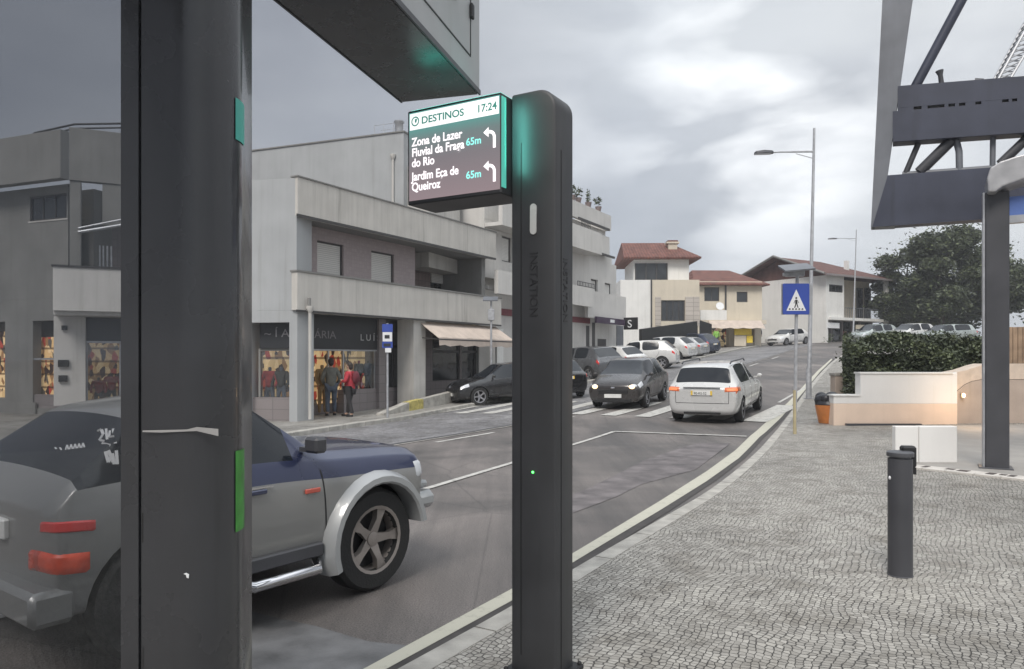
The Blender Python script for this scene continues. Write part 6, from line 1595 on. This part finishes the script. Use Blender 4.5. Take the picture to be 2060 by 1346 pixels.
# ------------------------------------------------------------------ people
def skin_obj(name, chains, mat, parent, T, levels=2):
    """chains: list of lists of (x,y,z,r); joined where the first point of a chain repeats an earlier point"""
    vs, es, rs = [], [], []; idx = {}
    for ch in chains:
        prev = None
        for (x, y, z, r_) in ch:
            k = (round(x, 3), round(y, 3), round(z, 3))
            if k not in idx: idx[k] = len(vs); vs.append((x, y, z)); rs.append(r_)
            i = idx[k]
            if prev is not None and prev != i: es.append((prev, i))
            prev = i
    me = bpy.data.meshes.new(name); me.from_pydata(vs, es, []); o = bpy.data.objects.new(name, me); C.objects.link(o)
    sk = o.modifiers.new('skin', 'SKIN'); sk.use_smooth_shade = True
    for v, r_ in zip(me.skin_vertices[0].data, rs): v.radius = (r_, r_) if not isinstance(r_, tuple) else r_
    me.skin_vertices[0].data[0].use_root = True
    s_ = o.modifiers.new('sub', 'SUBSURF'); s_.levels = levels; s_.render_levels = levels
    dg = bpy.context.evaluated_depsgraph_get(); dg.update(); me2 = bpy.data.meshes.new_from_object(o.evaluated_get(dg)); bpy.data.objects.remove(o)
    m = MB(); m.add([v.co for v in me2.vertices], [tuple(p.vertices) for p in me2.polygons], T)
    return m.build(name, mat, parent, smooth=True)
SKIN = pmat('skin', (.42, .27, .20), .6, var=.06)
def person(label, loc, rz, h, coat, trousers, hair, arms='pockets', stride=.0, hood=False, hat=None):
    root = thing('person', label, 'person', loc, rz); T = WM[root.name] @ Matrix.Scale(h / 1.75, 4)
    hx = .095; s = stride
    legs = [[(0, 0, .93, .13), (hx, 0, .88, .10), (hx * 1.05, s * .4 + .02, .50, .065), (hx * 1.15, s * .9, .09, .045), (hx * 1.25, s * .9 + .14, .035, .035)],
            [(0, 0, .93, .13), (-hx, 0, .88, .10), (-hx * 1.05, -s * .3 + .03, .50, .065), (-hx * 1.15, -s * .9, .09, .045), (-hx * 1.25, -s * .9 + .14, .035, .035)]]
    torso = [[(0, 0, .93, .13), (0, 0, 1.12, .125), (0, 0, 1.32, .145), (0, .01, 1.44, .09), (0, .02, 1.50, .05), (0, .03, 1.58, .075), (0, .03, 1.68, .07)]]
    if arms == 'pockets':
        A = lambda q: [(0, 0, 1.32, .145), (q * .17, 0, 1.40, .06), (q * .27, -.05, 1.13, .045), (q * .20, .10, .95, .035), (q * .17, .14, .90, .03)]
    elif arms == 'front':
        A = lambda q: [(0, 0, 1.32, .145), (q * .17, 0, 1.40, .06), (q * .25, .02, 1.14, .045), (q * .12, .22, 1.15, .035), (q * .06, .28, 1.17, .03)]
    else:
        A = lambda q: [(0, 0, 1.32, .145), (q * .17, 0, 1.40, .06), (q * .23, q * .05, 1.14, .045), (q * .24, q * .14, .92, .035), (q * .24, q * .17, .85, .03)]
    skin_obj('body', legs + torso + [A(1), A(-1)], SKIN, root, T)
    # hands with fingers
    for q in (1, -1):
        e = Vector(A(q)[-1][:3]); e2 = Vector(A(q)[-2][:3]); d = (e - e2).normalized(); sd2 = d.cross(Vector((0, 0, 1)) if abs(d.z) < .8 else Vector((0, 1, 0))).normalized()
        m = MB(); m.sphere(e + d * .03, (.028, .028, .032), T)
        for f_ in range(4): b_ = e + d * .05 + sd2 * (.012 * (f_ - 1.5)); m.tube([b_, b_ + d * (.035 + .006 * (f_ in (1, 2))), b_ + d * .06 + Vector((0, 0, -.015))], [.008, .008, .006], 6, T)
        b_ = e + d * .02 + sd2 * .025; m.tube([b_, b_ + sd2 * .02 + d * .03], [.009, .007], 6, T); m.build('hand', SKIN, root, smooth=True)
    k = 1.22
    tl = [[(x, y, z, r_ * (1.25 if z > .3 else 1.35)) for x, y, z, r_ in ch[:4]] for ch in legs]
    skin_obj('trousers', tl, trousers, root, T)
    ct = [[(0, 0, .86, .175), (0, 0, .93, .18), (0, 0, 1.12, .172), (0, 0, 1.32, .185), (0, .01, 1.45, .11)]]
    sl = [[(x, y, z, r_ * (1.0 if i == 0 else 1.5)) for i, (x, y, z, r_) in enumerate(A(q)[:4])] for q in (1, -1)]
    sl = [[(0, 0, 1.32, .185)] + s_[1:] for s_ in sl]
    skin_obj('jacket', ct + sl, coat, root, T)
    for q, ch in ((1, legs[0]), (-1, legs[1])):
        x, y, z, _ = ch[-1]; m = MB(); m.sphere((x, y - .04, .045), (.048, .13, .045), T); m.box(x - .045, x + .045, y - .16, y + .07, .0, .02, T, b=.008); m.build('shoe', M['black'], root, smooth=True)
    m = MB(); m.sphere((0, .03, 1.63), (.076, .092, .112), T, n=16, m=12); m.sphere((0, .122, 1.615), (.014, .022, .022), T); m.sphere((.078, .03, 1.62), (.012, .02, .03), T); m.sphere((-.078, .03, 1.62), (.012, .02, .03), T)
    m.build('face', SKIN, root, smooth=True)
    m = MB()
    for q in (1, -1): m.sphere((q * .030, .112, 1.645), (.011, .008, .007), T)
    m.sphere((0, .116, 1.575), (.024, .006, .005), T); m.build('features', M['black'], root)
    m = MB(); m.sphere((0, .0, 1.665), (.090, .098, .095), T, n=16, m=10); m.sphere((0, -.03, 1.60), (.082, .07, .09), T); m.build('hat' if hat else 'hair', hat or hair, root, smooth=True)
    return root
HAIR = pmat('dark_hair', (.03, .022, .018), .7, bump=.4)
cloth = lambda n, c: pmat(n, c, .85, var=.25, scale=9, bump=.3, bscale=30)
g1 = G(666, 836, WALK); g2 = G(704, 838, WALK)
person('person in grey-green coat and jeans standing with back turned by the shop', g1, R(20), 1.76, cloth('olive_grey_cloth', (.13, .135, .12)), cloth('worn_denim', (.075, .095, .13)), HAIR, 'pockets', .05)
person('person in red jacket with dark trousers and rucksack, walking past the shop', g2, R(75), 1.60, cloth('red_cloth', (.38, .035, .05)), cloth('black_cloth', (.025, .024, .026)), HAIR, 'front', .16)
pt_ = bpy.data.objects[[o.name for o in bpy.data.objects if o.name.startswith('person')][-1]]
m = MB(); Tp = WM[pt_.name]; m.sphere((0, -.20, 1.15), (.14, .10, .20), Tp); m.build('rucksack', cloth('dark_maroon_cloth', (.12, .02, .03)), pt_, smooth=True)
g3 = G(1526, 694, WALK)
person('distant person in dark clothes standing left of the white saloon', g3, R(160), 1.78, cloth('dark_blue_cloth', (.03, .035, .055)), cloth('dark_cloth', (.02, .02, .022)), HAIR, 'side', .08)
g4 = PD.T @ Vector((PD.k(1441, -2.2), -2.2, 0)); g4.z = TZ(g4.x, g4.y) + WALK
person('distant person in green vest outside the pale yellow house', g4, R(160), 1.7, cloth('hi_vis_green', (.25, .5, .10)), cloth('dark_cloth2', (.03, .03, .03)), HAIR, 'side', .05)
# dressed dummies in the shop windows
def dummy(label, loc, rz, coat, low, h=1.6):
    root = thing('shop_mannequin', label, 'mannequin', loc, rz, 'mannequins in the shop windows'); T = WM[root.name] @ Matrix.Scale(h / 1.75, 4)
    skin_obj('figure', [[(0, 0, .93, .12), (.1, 0, .86, .085), (.11, 0, .45, .06), (.12, 0, .05, .045)], [(0, 0, .93, .12), (-.1, 0, .86, .085), (-.11, 0, .45, .06), (-.12, 0, .05, .045)], [(0, 0, .93, .12), (0, 0, 1.45, .05), (0, 0, 1.6, .07)]], low, root, T)
    skin_obj('jacket', [[(0, 0, .86, .15), (0, 0, 1.1, .15), (0, 0, 1.36, .17), (0, 0, 1.46, .08)], [(0, 0, 1.36, .17), (.2, 0, 1.40, .08), (.30, .05, 1.1, .06), (.26, .15, .92, .05)], [(0, 0, 1.36, .17), (-.2, 0, 1.40, .08), (-.30, .05, 1.1, .06), (-.26, .15, .92, .05)]], coat, root, T)
RC = cloth('red_jacket_cloth', (.32, .03, .03)); DC = cloth('dark_jacket_cloth', (.04, .035, .03)); OC = cloth('ochre_cloth', (.30, .20, .09)); GC = cloth('grey_blue_cloth', (.09, .10, .13))
def inshop(Pn, px, d, z, *a, **k): v = Pn.T @ Vector((Pn.k(px, d), d, z)); dummy(a[0], v, Pn.rz + R(180), *a[1:], **k)
zs = zS(550, 800)
inshop(PS, 543, .75, zs - .5, 'red-jacketed mannequin in the side shop window', RC, GC, h=1.5); inshop(PS, 566, .75, zs - .5, 'dark mannequin right of the red one in the side window', DC, GC, h=1.5)
inshop(PA, 648, GR + .35, gA, 'ochre-dressed mannequin just right of the corner pier', OC, OC, h=1.7)
inshop(PA, 722, GR + .22, gA + .45, 'dark-dressed mannequin in the main shop window, behind the person in red', DC, RC, h=1.35); inshop(PA, 741, GR + .22, gA + .5, 'grey-dressed mannequin at the right end of the main shop window', GC, DC, h=1.3)
v = PLr.T @ Vector((PLr.k(198, .6), .7, gL)); dummy('red-jacketed mannequin in the shop behind the smoked glass, left one', v, PLr.rz + R(180), RC, DC, 1.35)
v = PLr.T @ Vector((PLr.k(224, .6), .8, gL)); dummy('red-jacketed mannequin in the shop behind the smoked glass, right one', v, PLr.rz + R(180), RC, DC, 1.5)

# ------------------------------------------------------------------ lamps, signs, bin
def street_lamp(px, py, top, arm_px, label, lean=0):
    b_ = G(px, py, WALK); Y = b_.y; zt_ = at(px, top, Y).z; H_ = zt_ - b_.z
    root = thing('street_lamp', label, 'street lamp', b_, 0, 'street lamps along the kerb')
    T = Matrix.Translation(b_); lx = lean
    m = MB(); m.tube([(0, 0, -.1), (0, 0, .9), (lx * .1, 0, 1.0), (lx, 0, H_)], [.085, .085, .065, .035], 14, T); m.build('pole', M['galv'], root, smooth=True)
    ha = H_ - .72; ax = (arm_px - px) / F * Y
    ux = Vector((ax, .12 * abs(ax), 0))
    x0 = lx * .93
    m = MB(); m.tube([(x0, 0, ha), (x0 + ux.x * .6, ux.y * .6, ha + .02), (x0 + ux.x * .72, ux.y * .72, ha + .01)], [.035, .025, .03], 8, T); m.tube([(x0, 0, ha - .22), (x0 + ux.x * .3, ux.y * .3, ha - .05)], .012, 6, T); m.build('arm', M['galv'], root, smooth=True)
    m = MB(); e0, e1 = Vector((x0, 0, ha)) + ux * .68, Vector((x0, 0, ha)) + ux
    dirv = (e1 - e0).normalized(); sdv = Vector((-dirv.y, dirv.x, 0))
    rr2 = []
    for t_, wd, th_ in ((0, .05, .04), (.1, .11, .06), (.5, .15, .075), (.92, .13, .05), (1, .07, .03)):
        c_ = e0.lerp(e1, t_); rr2.append([c_ + sdv * wd + Vector((0, 0, -.02)), c_ + sdv * wd * .7 + Vector((0, 0, th_)), c_ - sdv * wd * .7 + Vector((0, 0, th_)), c_ - sdv * wd + Vector((0, 0, -.02))])
    m.loft(rr2, T); hd_ = m.build('lamp_head', M['dark_grey'], root, smooth=True)
    m = MB(); c_ = e0.lerp(e1, .55); m.box(-.24, .24, -.09, .09, -.035, -.021, T @ Matrix.Translation(c_) @ Matrix.Rotation(math.atan2(dirv.y, dirv.x), 4, 'Z')); m.build('diffuser', M['clear_lamp'], hd_)
    m = MB(); m.box(-.14, .14, -.14, .14, 0, .02, T); m.build('base_plate', M['galv'], root)
    return root
street_lamp(1627, 802, 258, 1512, 'tall galvanised street lamp beside the blue crossing sign, arm to the left', .17)
street_lamp(1716, 690, 462, 1662, 'distant street lamp in front of the brown-roofed house', .28)
# crossing sign
b_ = G(1599, 873, WALK); Y = b_.y
sg = thing('crossing_sign', 'blue square pedestrian crossing sign with solar panel on a thin pole', 'sign', b_)
T = Matrix.Translation((b_.x, b_.y, 0)); 
zz_ = lambda py: CH + (HY - py) / F * Y
m = MB(); m.tube([(0, 0, b_.z - .1), (.03, 0, zz_(640)), (.05, 0, zz_(555))], .034, 12, T); m.build('pole', M['galv'], sg, smooth=True)
m = MB(); m.tube([(0, 0, b_.z), (0, 0, b_.z + .9)], .036, 12, T); m.build('pole_sleeve', pmat('yellowed_sleeve', (.42, .36, .22), .7), sg, smooth=True)
x0, x1, z0, z1 = -.27, .27, zz_(633), zz_(571)
Tsg = T @ Matrix.Translation((0, -.06, 0))
m = MB(); m.xprism([(p[0] , p[1]) for p in rrect(x0, x1, z0, z1, .03)], -.012, .012, Tsg); m.build('sign_plate', M['sign_blue'], sg)
m = MB(); m.box(x1 + .001, x1 + .05, -.012, .08, z0, z1, Tsg); m.box(x0, x1, .013, .08, z0, z1, Tsg); m.build('sign_box', M['alu'], sg)
zc2 = (z0 + z1) / 2
m = MB(); m.xprism([(-.20, z0 + .075), (.20, z0 + .075), (0, z1 - .12)], -.0155, -.0125, Tsg); m.build('white_triangle', M['sign_white'], sg)
m = MB()
def fl(pts): m.xprism([(a, z0 + b) for a, b in pts], -.0185, -.016, Tsg)
fl([(-.02, .30), (.018, .30), (.024, .215), (-.022, .215)]); m.sphere((0, -.017, z0 + .335), (.020, .002, .020), Tsg)
fl([(-.018, .214), (.004, .214), (-.022, .135), (-.044, .135)]); fl([(.004, .214), (.022, .214), (.046, .14), (.026, .135)]); fl([(-.03, .285), (-.02, .29), (-.044, .225), (-.054, .23)]); fl([(.02, .29), (.03, .285), (.054, .235), (.044, .23)])
for i in range(5): a = -.155 + i * .065; fl([(a, .095), (a + .04, .095), (a + .035, .125), (a + .01, .125)])
m.build('walker_pictogram', M['black'], sg)
m = MB(); Ts = T @ Matrix.Translation((.03, 0, zz_(540))) @ Matrix.Rotation(R(20), 4, 'X') @ Matrix.Rotation(R(-5), 4, 'Y'); m.box(-.30, .30, -.24, .24, 0, .035, Ts); m.build('solar_panel', M['grey_steel'], sg)
m = MB(); m.box(-.17, .20, -.02, .12, zz_(556), zz_(541), T, b=.01); m.box(-.25, -.15, -.08, .02, zz_(556), zz_(549), T, b=.01); m.build('battery_box', M['galv'], sg)
# bus stop and parking signs on the left
def small_sign(name, px, py, top, label, panels, wpx, d=.03):
    b_ = G(px, py, WALK); Y = b_.y; root = thing(name, label, 'sign', b_); T = Matrix.Translation((b_.x, b_.y, 0)); z_ = lambda q: CH + (HY - q) / F * Y
    m = MB(); m.tube([(0, .04, b_.z - .1), (0, .04, z_(top))], d, 10, T); m.build('pole', M['galv'], root, smooth=True)
    for (a, b2, y0_, y1_, mat, dy, nm) in panels:
        m = MB(); m.box((a - px) / F * Y, (b2 - px) / F * Y, -.02 - dy, .0 - dy * .5, z_(y1_), z_(y0_), T); m.build(nm, mat, root)
    return root, T, z_, Y
r1_, T1, z1_, Y1 = small_sign('bus_stop_sign', 779, 842, 650, 'tall bus stop sign with blue and white panels left of the awning', [(769, 790, 652, 668, M['sign_blue'], 0, 'top_panel'), (770, 789, 668.3, 687, M['sign_white'], 0, 'timetable_panel'), (769, 790, 687.3, 700, M['sign_blue'], 0, 'lower_panel'), (775, 787, 700.3, 709, M['sign_white'], 0, 'notice_panel')], 20)
m = MB(); q = 1 / F * Y1; m.box(-5 * q, 5 * q, -.03, -.021, z1_(681), z1_(674), T1, b=.003); m.box(-7 * q, 7 * q, -.03, -.021, z1_(697), z1_(691), T1, b=.003); m.build('bus_symbol', M['sign_dark'], r1_)
r2_, T2, z2_, Y2 = small_sign('parking_sign', 974, 765, 672, 'blue parking sign with white letter in front of the beige awning', [(966, 983, 674, 705, M['sign_blue'], 0, 'sign_plate')], 17)
m = MB(); m.sphere((.0, -.03, z2_(710)), (.10, .01, .10), T2); m.build('round_plate', M['sign_white'], r2_)
text('letter', 'P', .34, M['sign_white'], T2 @ Matrix.Translation((-.10, -.022, z2_(689))) @ Matrix.Rotation(R(90), 4, 'X'), r2_)
m = MB(); q = 1 / F * Y2; m.box(-4 * q, 4 * q, -.03, -.021, z2_(701), z2_(692), T2, b=.003); m.build('car_symbol', M['sign_white'], r2_)
b_ = G(988, 800, WALK); Y = b_.y; z_ = lambda q: CH + (HY - q) / F * Y
pl = thing('solar_lamp', 'slim lamp post with small solar panel and square lantern by the awning', 'lamp post', b_); T = Matrix.Translation((b_.x, b_.y, 0))
m = MB(); m.tube([(0, 0, b_.z), (0, 0, z_(606))], [.05, .035], 10, T); m.build('pole', M['galv'], pl, smooth=True)
m = MB(); m.box(-.30, .25, -.2, .2, 0, .03, T @ Matrix.Translation((0, 0, z_(602))) @ Matrix.Rotation(R(25), 4, 'X')); m.build('solar_panel', M['grey_steel'], pl)
m = MB(); m.box(-.12, .12, -.1, .1, z_(645), z_(622), T, b=.02); m.build('lantern', M['galv'], pl)
# low kerb wall with yellow paint on the left pavement
kw = thing('low_kerb_wall', 'low sloping kerb wall with a worn yellow stretch, left of the black saloon', 'kerb wall', G(770, 838, WALK)); m = MB()
A_, B_ = G(772, 836, WALK), G(932, 806, WALK); nrm = Vector((-(B_ - A_).y, (B_ - A_).x, 0)).normalized() * .25
def wallseg(t0, t1, h0, h1, mat, nm, pr=0):
    m = MB(); p, q = A_.lerp(B_, t0), A_.lerp(B_, t1); e_ = nrm * (pr * .01)
    vs = [p - e_, q - e_, q + nrm, p + nrm]; m.add([v + Vector((0, 0, -.1)) for v in vs] + [vs[0] + Vector((0, 0, h0)), vs[1] + Vector((0, 0, h1)), vs[2] + Vector((0, 0, h1)), vs[3] + Vector((0, 0, h0))], [(0, 3, 2, 1), (4, 5, 6, 7), (0, 1, 5, 4), (1, 2, 6, 5), (2, 3, 7, 6), (3, 0, 4, 7)]); m.build(nm, mat, kw)
wallseg(0, .279, .06, .26, M['kerb'], 'wall_stone'); wallseg(.28, .45, .27, .30, pmat('worn_yellow_paint', (.42, .36, .12), .8, var=.35, scale=9), 'yellow_stretch'); wallseg(.451, 1, .29, .42, M['kerb'], 'wall_stone')
# orange crate with black bag left of the stepped wall
b_ = G(1666, 851, WALK); T = Matrix.Translation(b_); bn = thing('litter_bin', 'orange tapered bin with bulging black lid beside the stepped wall', 'bin', b_)
m = MB(); m.lathe([(.20, 0), (.21, .02), (.29, .42), (.27, .42), (.19, .05), (.01, .05)], 20, T); m.build('bin_body', M['orange'], bn, smooth=True)
m = MB(); rb = random.Random(2)
for _ in range(9): a_ = rb.random() * 6.28; q_ = rb.uniform(.05, .17); m.sphere((q_ * math.cos(a_), q_ * math.sin(a_), .46 + rb.random() * .12), (rb.uniform(.12, .2), rb.uniform(.12, .2), rb.uniform(.09, .16)), T)
m.sphere((0, 0, .44), (.29, .29, .16), T, n=18); m.sphere((.1, .02, .60), (.16, .17, .13), T); m.sphere((-.1, -.1, .56), (.13, .13, .12), T); m.build('black_lid', pmat('black_bag', (.02, .02, .024), .4, bump=1.0, bscale=12), bn, smooth=True)
b_ = G(1708, 836, WALK); cbk = thing('stone_pillar', 'short weathered stone pillar between the bin and the stepped wall', 'pillar', b_ + Vector((0, .6, 0))); T = Matrix.Translation(b_ + Vector((0, .6, 0)))
Yp = b_.y + .6; zt_ = CH + (HY - 750) / F * Yp - b_.z; m = MB(); m.box(-.15, .15, -.15, .15, -.05, zt_ - .08, T, b=.01); m.build('shaft', M['beige_wall'], cbk); m = MB(); m.box(-.17, .17, -.17, .17, zt_ - .079, zt_, T, b=.012); m.build('capstone', M['concrete'], cbk)

# ------------------------------------------------------------------ vegetation
rnd = random.Random(5)
LM = [M['leaf_dark'], M['leaf_mid']]
hdg = thing('hedge', 'dense dark green clipped hedge behind the stepped wall', 'hedge', at(1830, 780, 19.5))
m = MB()
zg0 = TZ(11, 19) + WALK
for i in range(60000):
    u_ = rnd.random(); px = 1690 + (2130 - 1690) * u_; Y = 18.3 + rnd.random() * 4.2
    ztop = CH + (HY - (678 - 8 * math.sin(u_ * 9) - 6 * math.sin(u_ * 23 + 1) + 50 * (max(0, .17 - u_) / .17) ** 2)) / F * 18.6
    X = (px - HX) / F * 18.6 + (Y - 18.3) * .45 + rnd.gauss(0, .05)
    r_ = rnd.random()
    if r_ < .5: Y = 18.3 + abs(rnd.gauss(0, .16)) + .18 * math.sin(px * .09) * math.sin(X * 3.1); f_ = rnd.random() ** .8; z = zg0 + (ztop - zg0) * f_ + .05 * math.sin(X * 5.3); Y += .55 * f_ ** 5 + .12 * math.sin(X * 2.1 + 1) + .10 * math.sin(z * 5 + X * 2.7)
    elif r_ < .9: z = ztop - abs(rnd.gauss(0, .10)) + .07 * math.sin(X * 4.1) * math.sin(Y * 3) + .05 * math.sin(X * 9.7 + Y * 4) - .30 * max(0, (18.95 - Y) / .65) ** 2
    else: z = zg0 + (ztop - zg0) * rnd.random(); X = (1686 - HX) / F * 18.6 + (Y - 18.3) * .45 + abs(rnd.gauss(0, .12))
    s = .045 * rnd.uniform(.6, 1.5); a = Vector((rnd.gauss(0, 1), rnd.gauss(0, 1), rnd.gauss(0, .7))).normalized(); b2 = a.cross(Vector((rnd.gauss(0, 1), rnd.gauss(0, 1), rnd.gauss(0, 1)))).normalized(); p = Vector((X, Y, z))
    m.add([p - a * s, p + b2 * s * .5, p + a * s, p - b2 * s * .5], [(0, 1, 2, 3)], mi=0 if (math.sin(X * 4 + z * 6) + rnd.gauss(0, 1.0)) < .5 else 1)
for i in range(170):
    px = 1692 + 430 * rnd.random(); X = (px - HX) / F * 18.6 + rnd.random() * 1.5; Y = 18.4 + rnd.random() * 3.0; ztop = CH + (HY - 680) / F * 18.6
    p = Vector((X, Y, ztop - .08)); dv = Vector((rnd.gauss(0, .3), rnd.gauss(0, .3), 1)).normalized(); Ls = rnd.uniform(.08, .30)
    for k in range(9):
        q = p + dv * Ls * k / 8; s_ = .04; a = Vector((rnd.gauss(0, 1), rnd.gauss(0, 1), rnd.gauss(.4, .5))).normalized(); b2 = a.cross(dv).normalized()
        m.add([q, q + a * s_ + b2 * s_ * .4, q + a * s_ * 2, q + a * s_ - b2 * s_ * .4], [(0, 1, 2, 3)], mi=k % 2)
m.build('foliage', LM, hdg)
m = MB(); q = []
xa, xb = (1700 - HX) / F * 18.6 + .1, (2130 - HX) / F * 18.6
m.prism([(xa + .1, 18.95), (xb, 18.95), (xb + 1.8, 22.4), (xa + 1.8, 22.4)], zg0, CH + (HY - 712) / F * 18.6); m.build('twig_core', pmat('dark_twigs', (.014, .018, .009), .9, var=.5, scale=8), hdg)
def tree(label, px, Y, top_py, wpx, seed, n=9000, base=None, leafsize=.15, group='trees behind the hedge', zlow=.25):
    rnd = random.Random(seed); X = (px - HX) / F * Y; zb = TZ(X, Y) - .1 if base is None else base; zt_ = CH + (HY - top_py) / F * Y; Wd = wpx / F * Y / 2; H_ = zt_ - zb
    root = thing('broadleaf_tree', label, 'tree', (X, Y, zb), 0, group)
    m = MB(); m.tube([(X, Y, zb - .2), (X + .1, Y, zb + H_ * .3), (X - .1, Y + .1, zb + H_ * .6), (X, Y, zb + H_ * .85)], [.24, .19, .12, .04], 10)
    cl = []
    for i in range(26):
        a = rnd.random() * 2 * math.pi; hh = rnd.uniform(zlow, .93); rr3 = Wd * math.sin(math.pi * min(1, max(.12, (hh - .1) * 1.02))) ** .7 * rnd.uniform(.35, .85)
        c_ = Vector((X + rr3 * math.cos(a), Y + rr3 * math.sin(a), zb + H_ * hh)); cl.append((c_, rnd.uniform(.22, .42) * Wd))
        if i % 2 == 0: m.tube([(X, Y, zb + H_ * max(.2, hh - .25)), ((X + c_.x) / 2, (Y + c_.y) / 2, zb + H_ * (hh - .08)), c_], [.09, .05, .02], 6)
    m.build('trunk', M['bark'], root, smooth=True)
    m = MB()
    for c_, r_ in cl: leaves(m, c_, (r_, r_, r_ * .62), n // 26, leafsize, rnd, shell=.35)
    for _ in range(n // 14):
        c_, r_ = rnd.choice(cl); v = Vector((rnd.gauss(0, 1), rnd.gauss(0, 1), rnd.gauss(0, .8))).normalized() * r_ * rnd.uniform(1, 1.5); leaves(m, c_ + v, (.05, .05, .05), 1, leafsize, rnd, shell=0)
    m.build('crown', LM, root)
tree('tall dark broadleaf tree directly left of the shelter post', 1893, 66, 462, 175, 3, 38000, leafsize=.17)
tree('spreading lower tree at the left of the group, next to the brown-roofed house', 1826, 70, 506, 150, 4, 30000, leafsize=.17, zlow=.12)
tree('broad tree seen right of the shelter post', 2010, 66, 480, 170, 8, 24000, leafsize=.17)
tree('dark low tree filling the gap above the pale parked cars', 1880, 72, 550, 230, 9, 34000, leafsize=.18, zlow=.08)

# ------------------------------------------------------------------ thin haze, added to lift the dark tones
hm = bpy.data.materials.new('thin_haze'); hm.use_nodes = True; ht = hm.node_tree; ht.nodes.clear()
ho = N(ht, 'ShaderNodeOutputMaterial'); hv = N(ht, 'ShaderNodeVolumePrincipled'); hv.inputs['Color'].default_value = (.93, .95, 1.0, 1); hv.inputs['Density'].default_value = .0011; hv.inputs['Anisotropy'].default_value = .1
ht.links.new(hv.outputs[0], ho.inputs['Volume'])
m = MB(); m.box(-1000, 1000, -1000, 1000, -4, 32); hz_ = m.build('haze', hm); tag(hz_, kind='stuff')
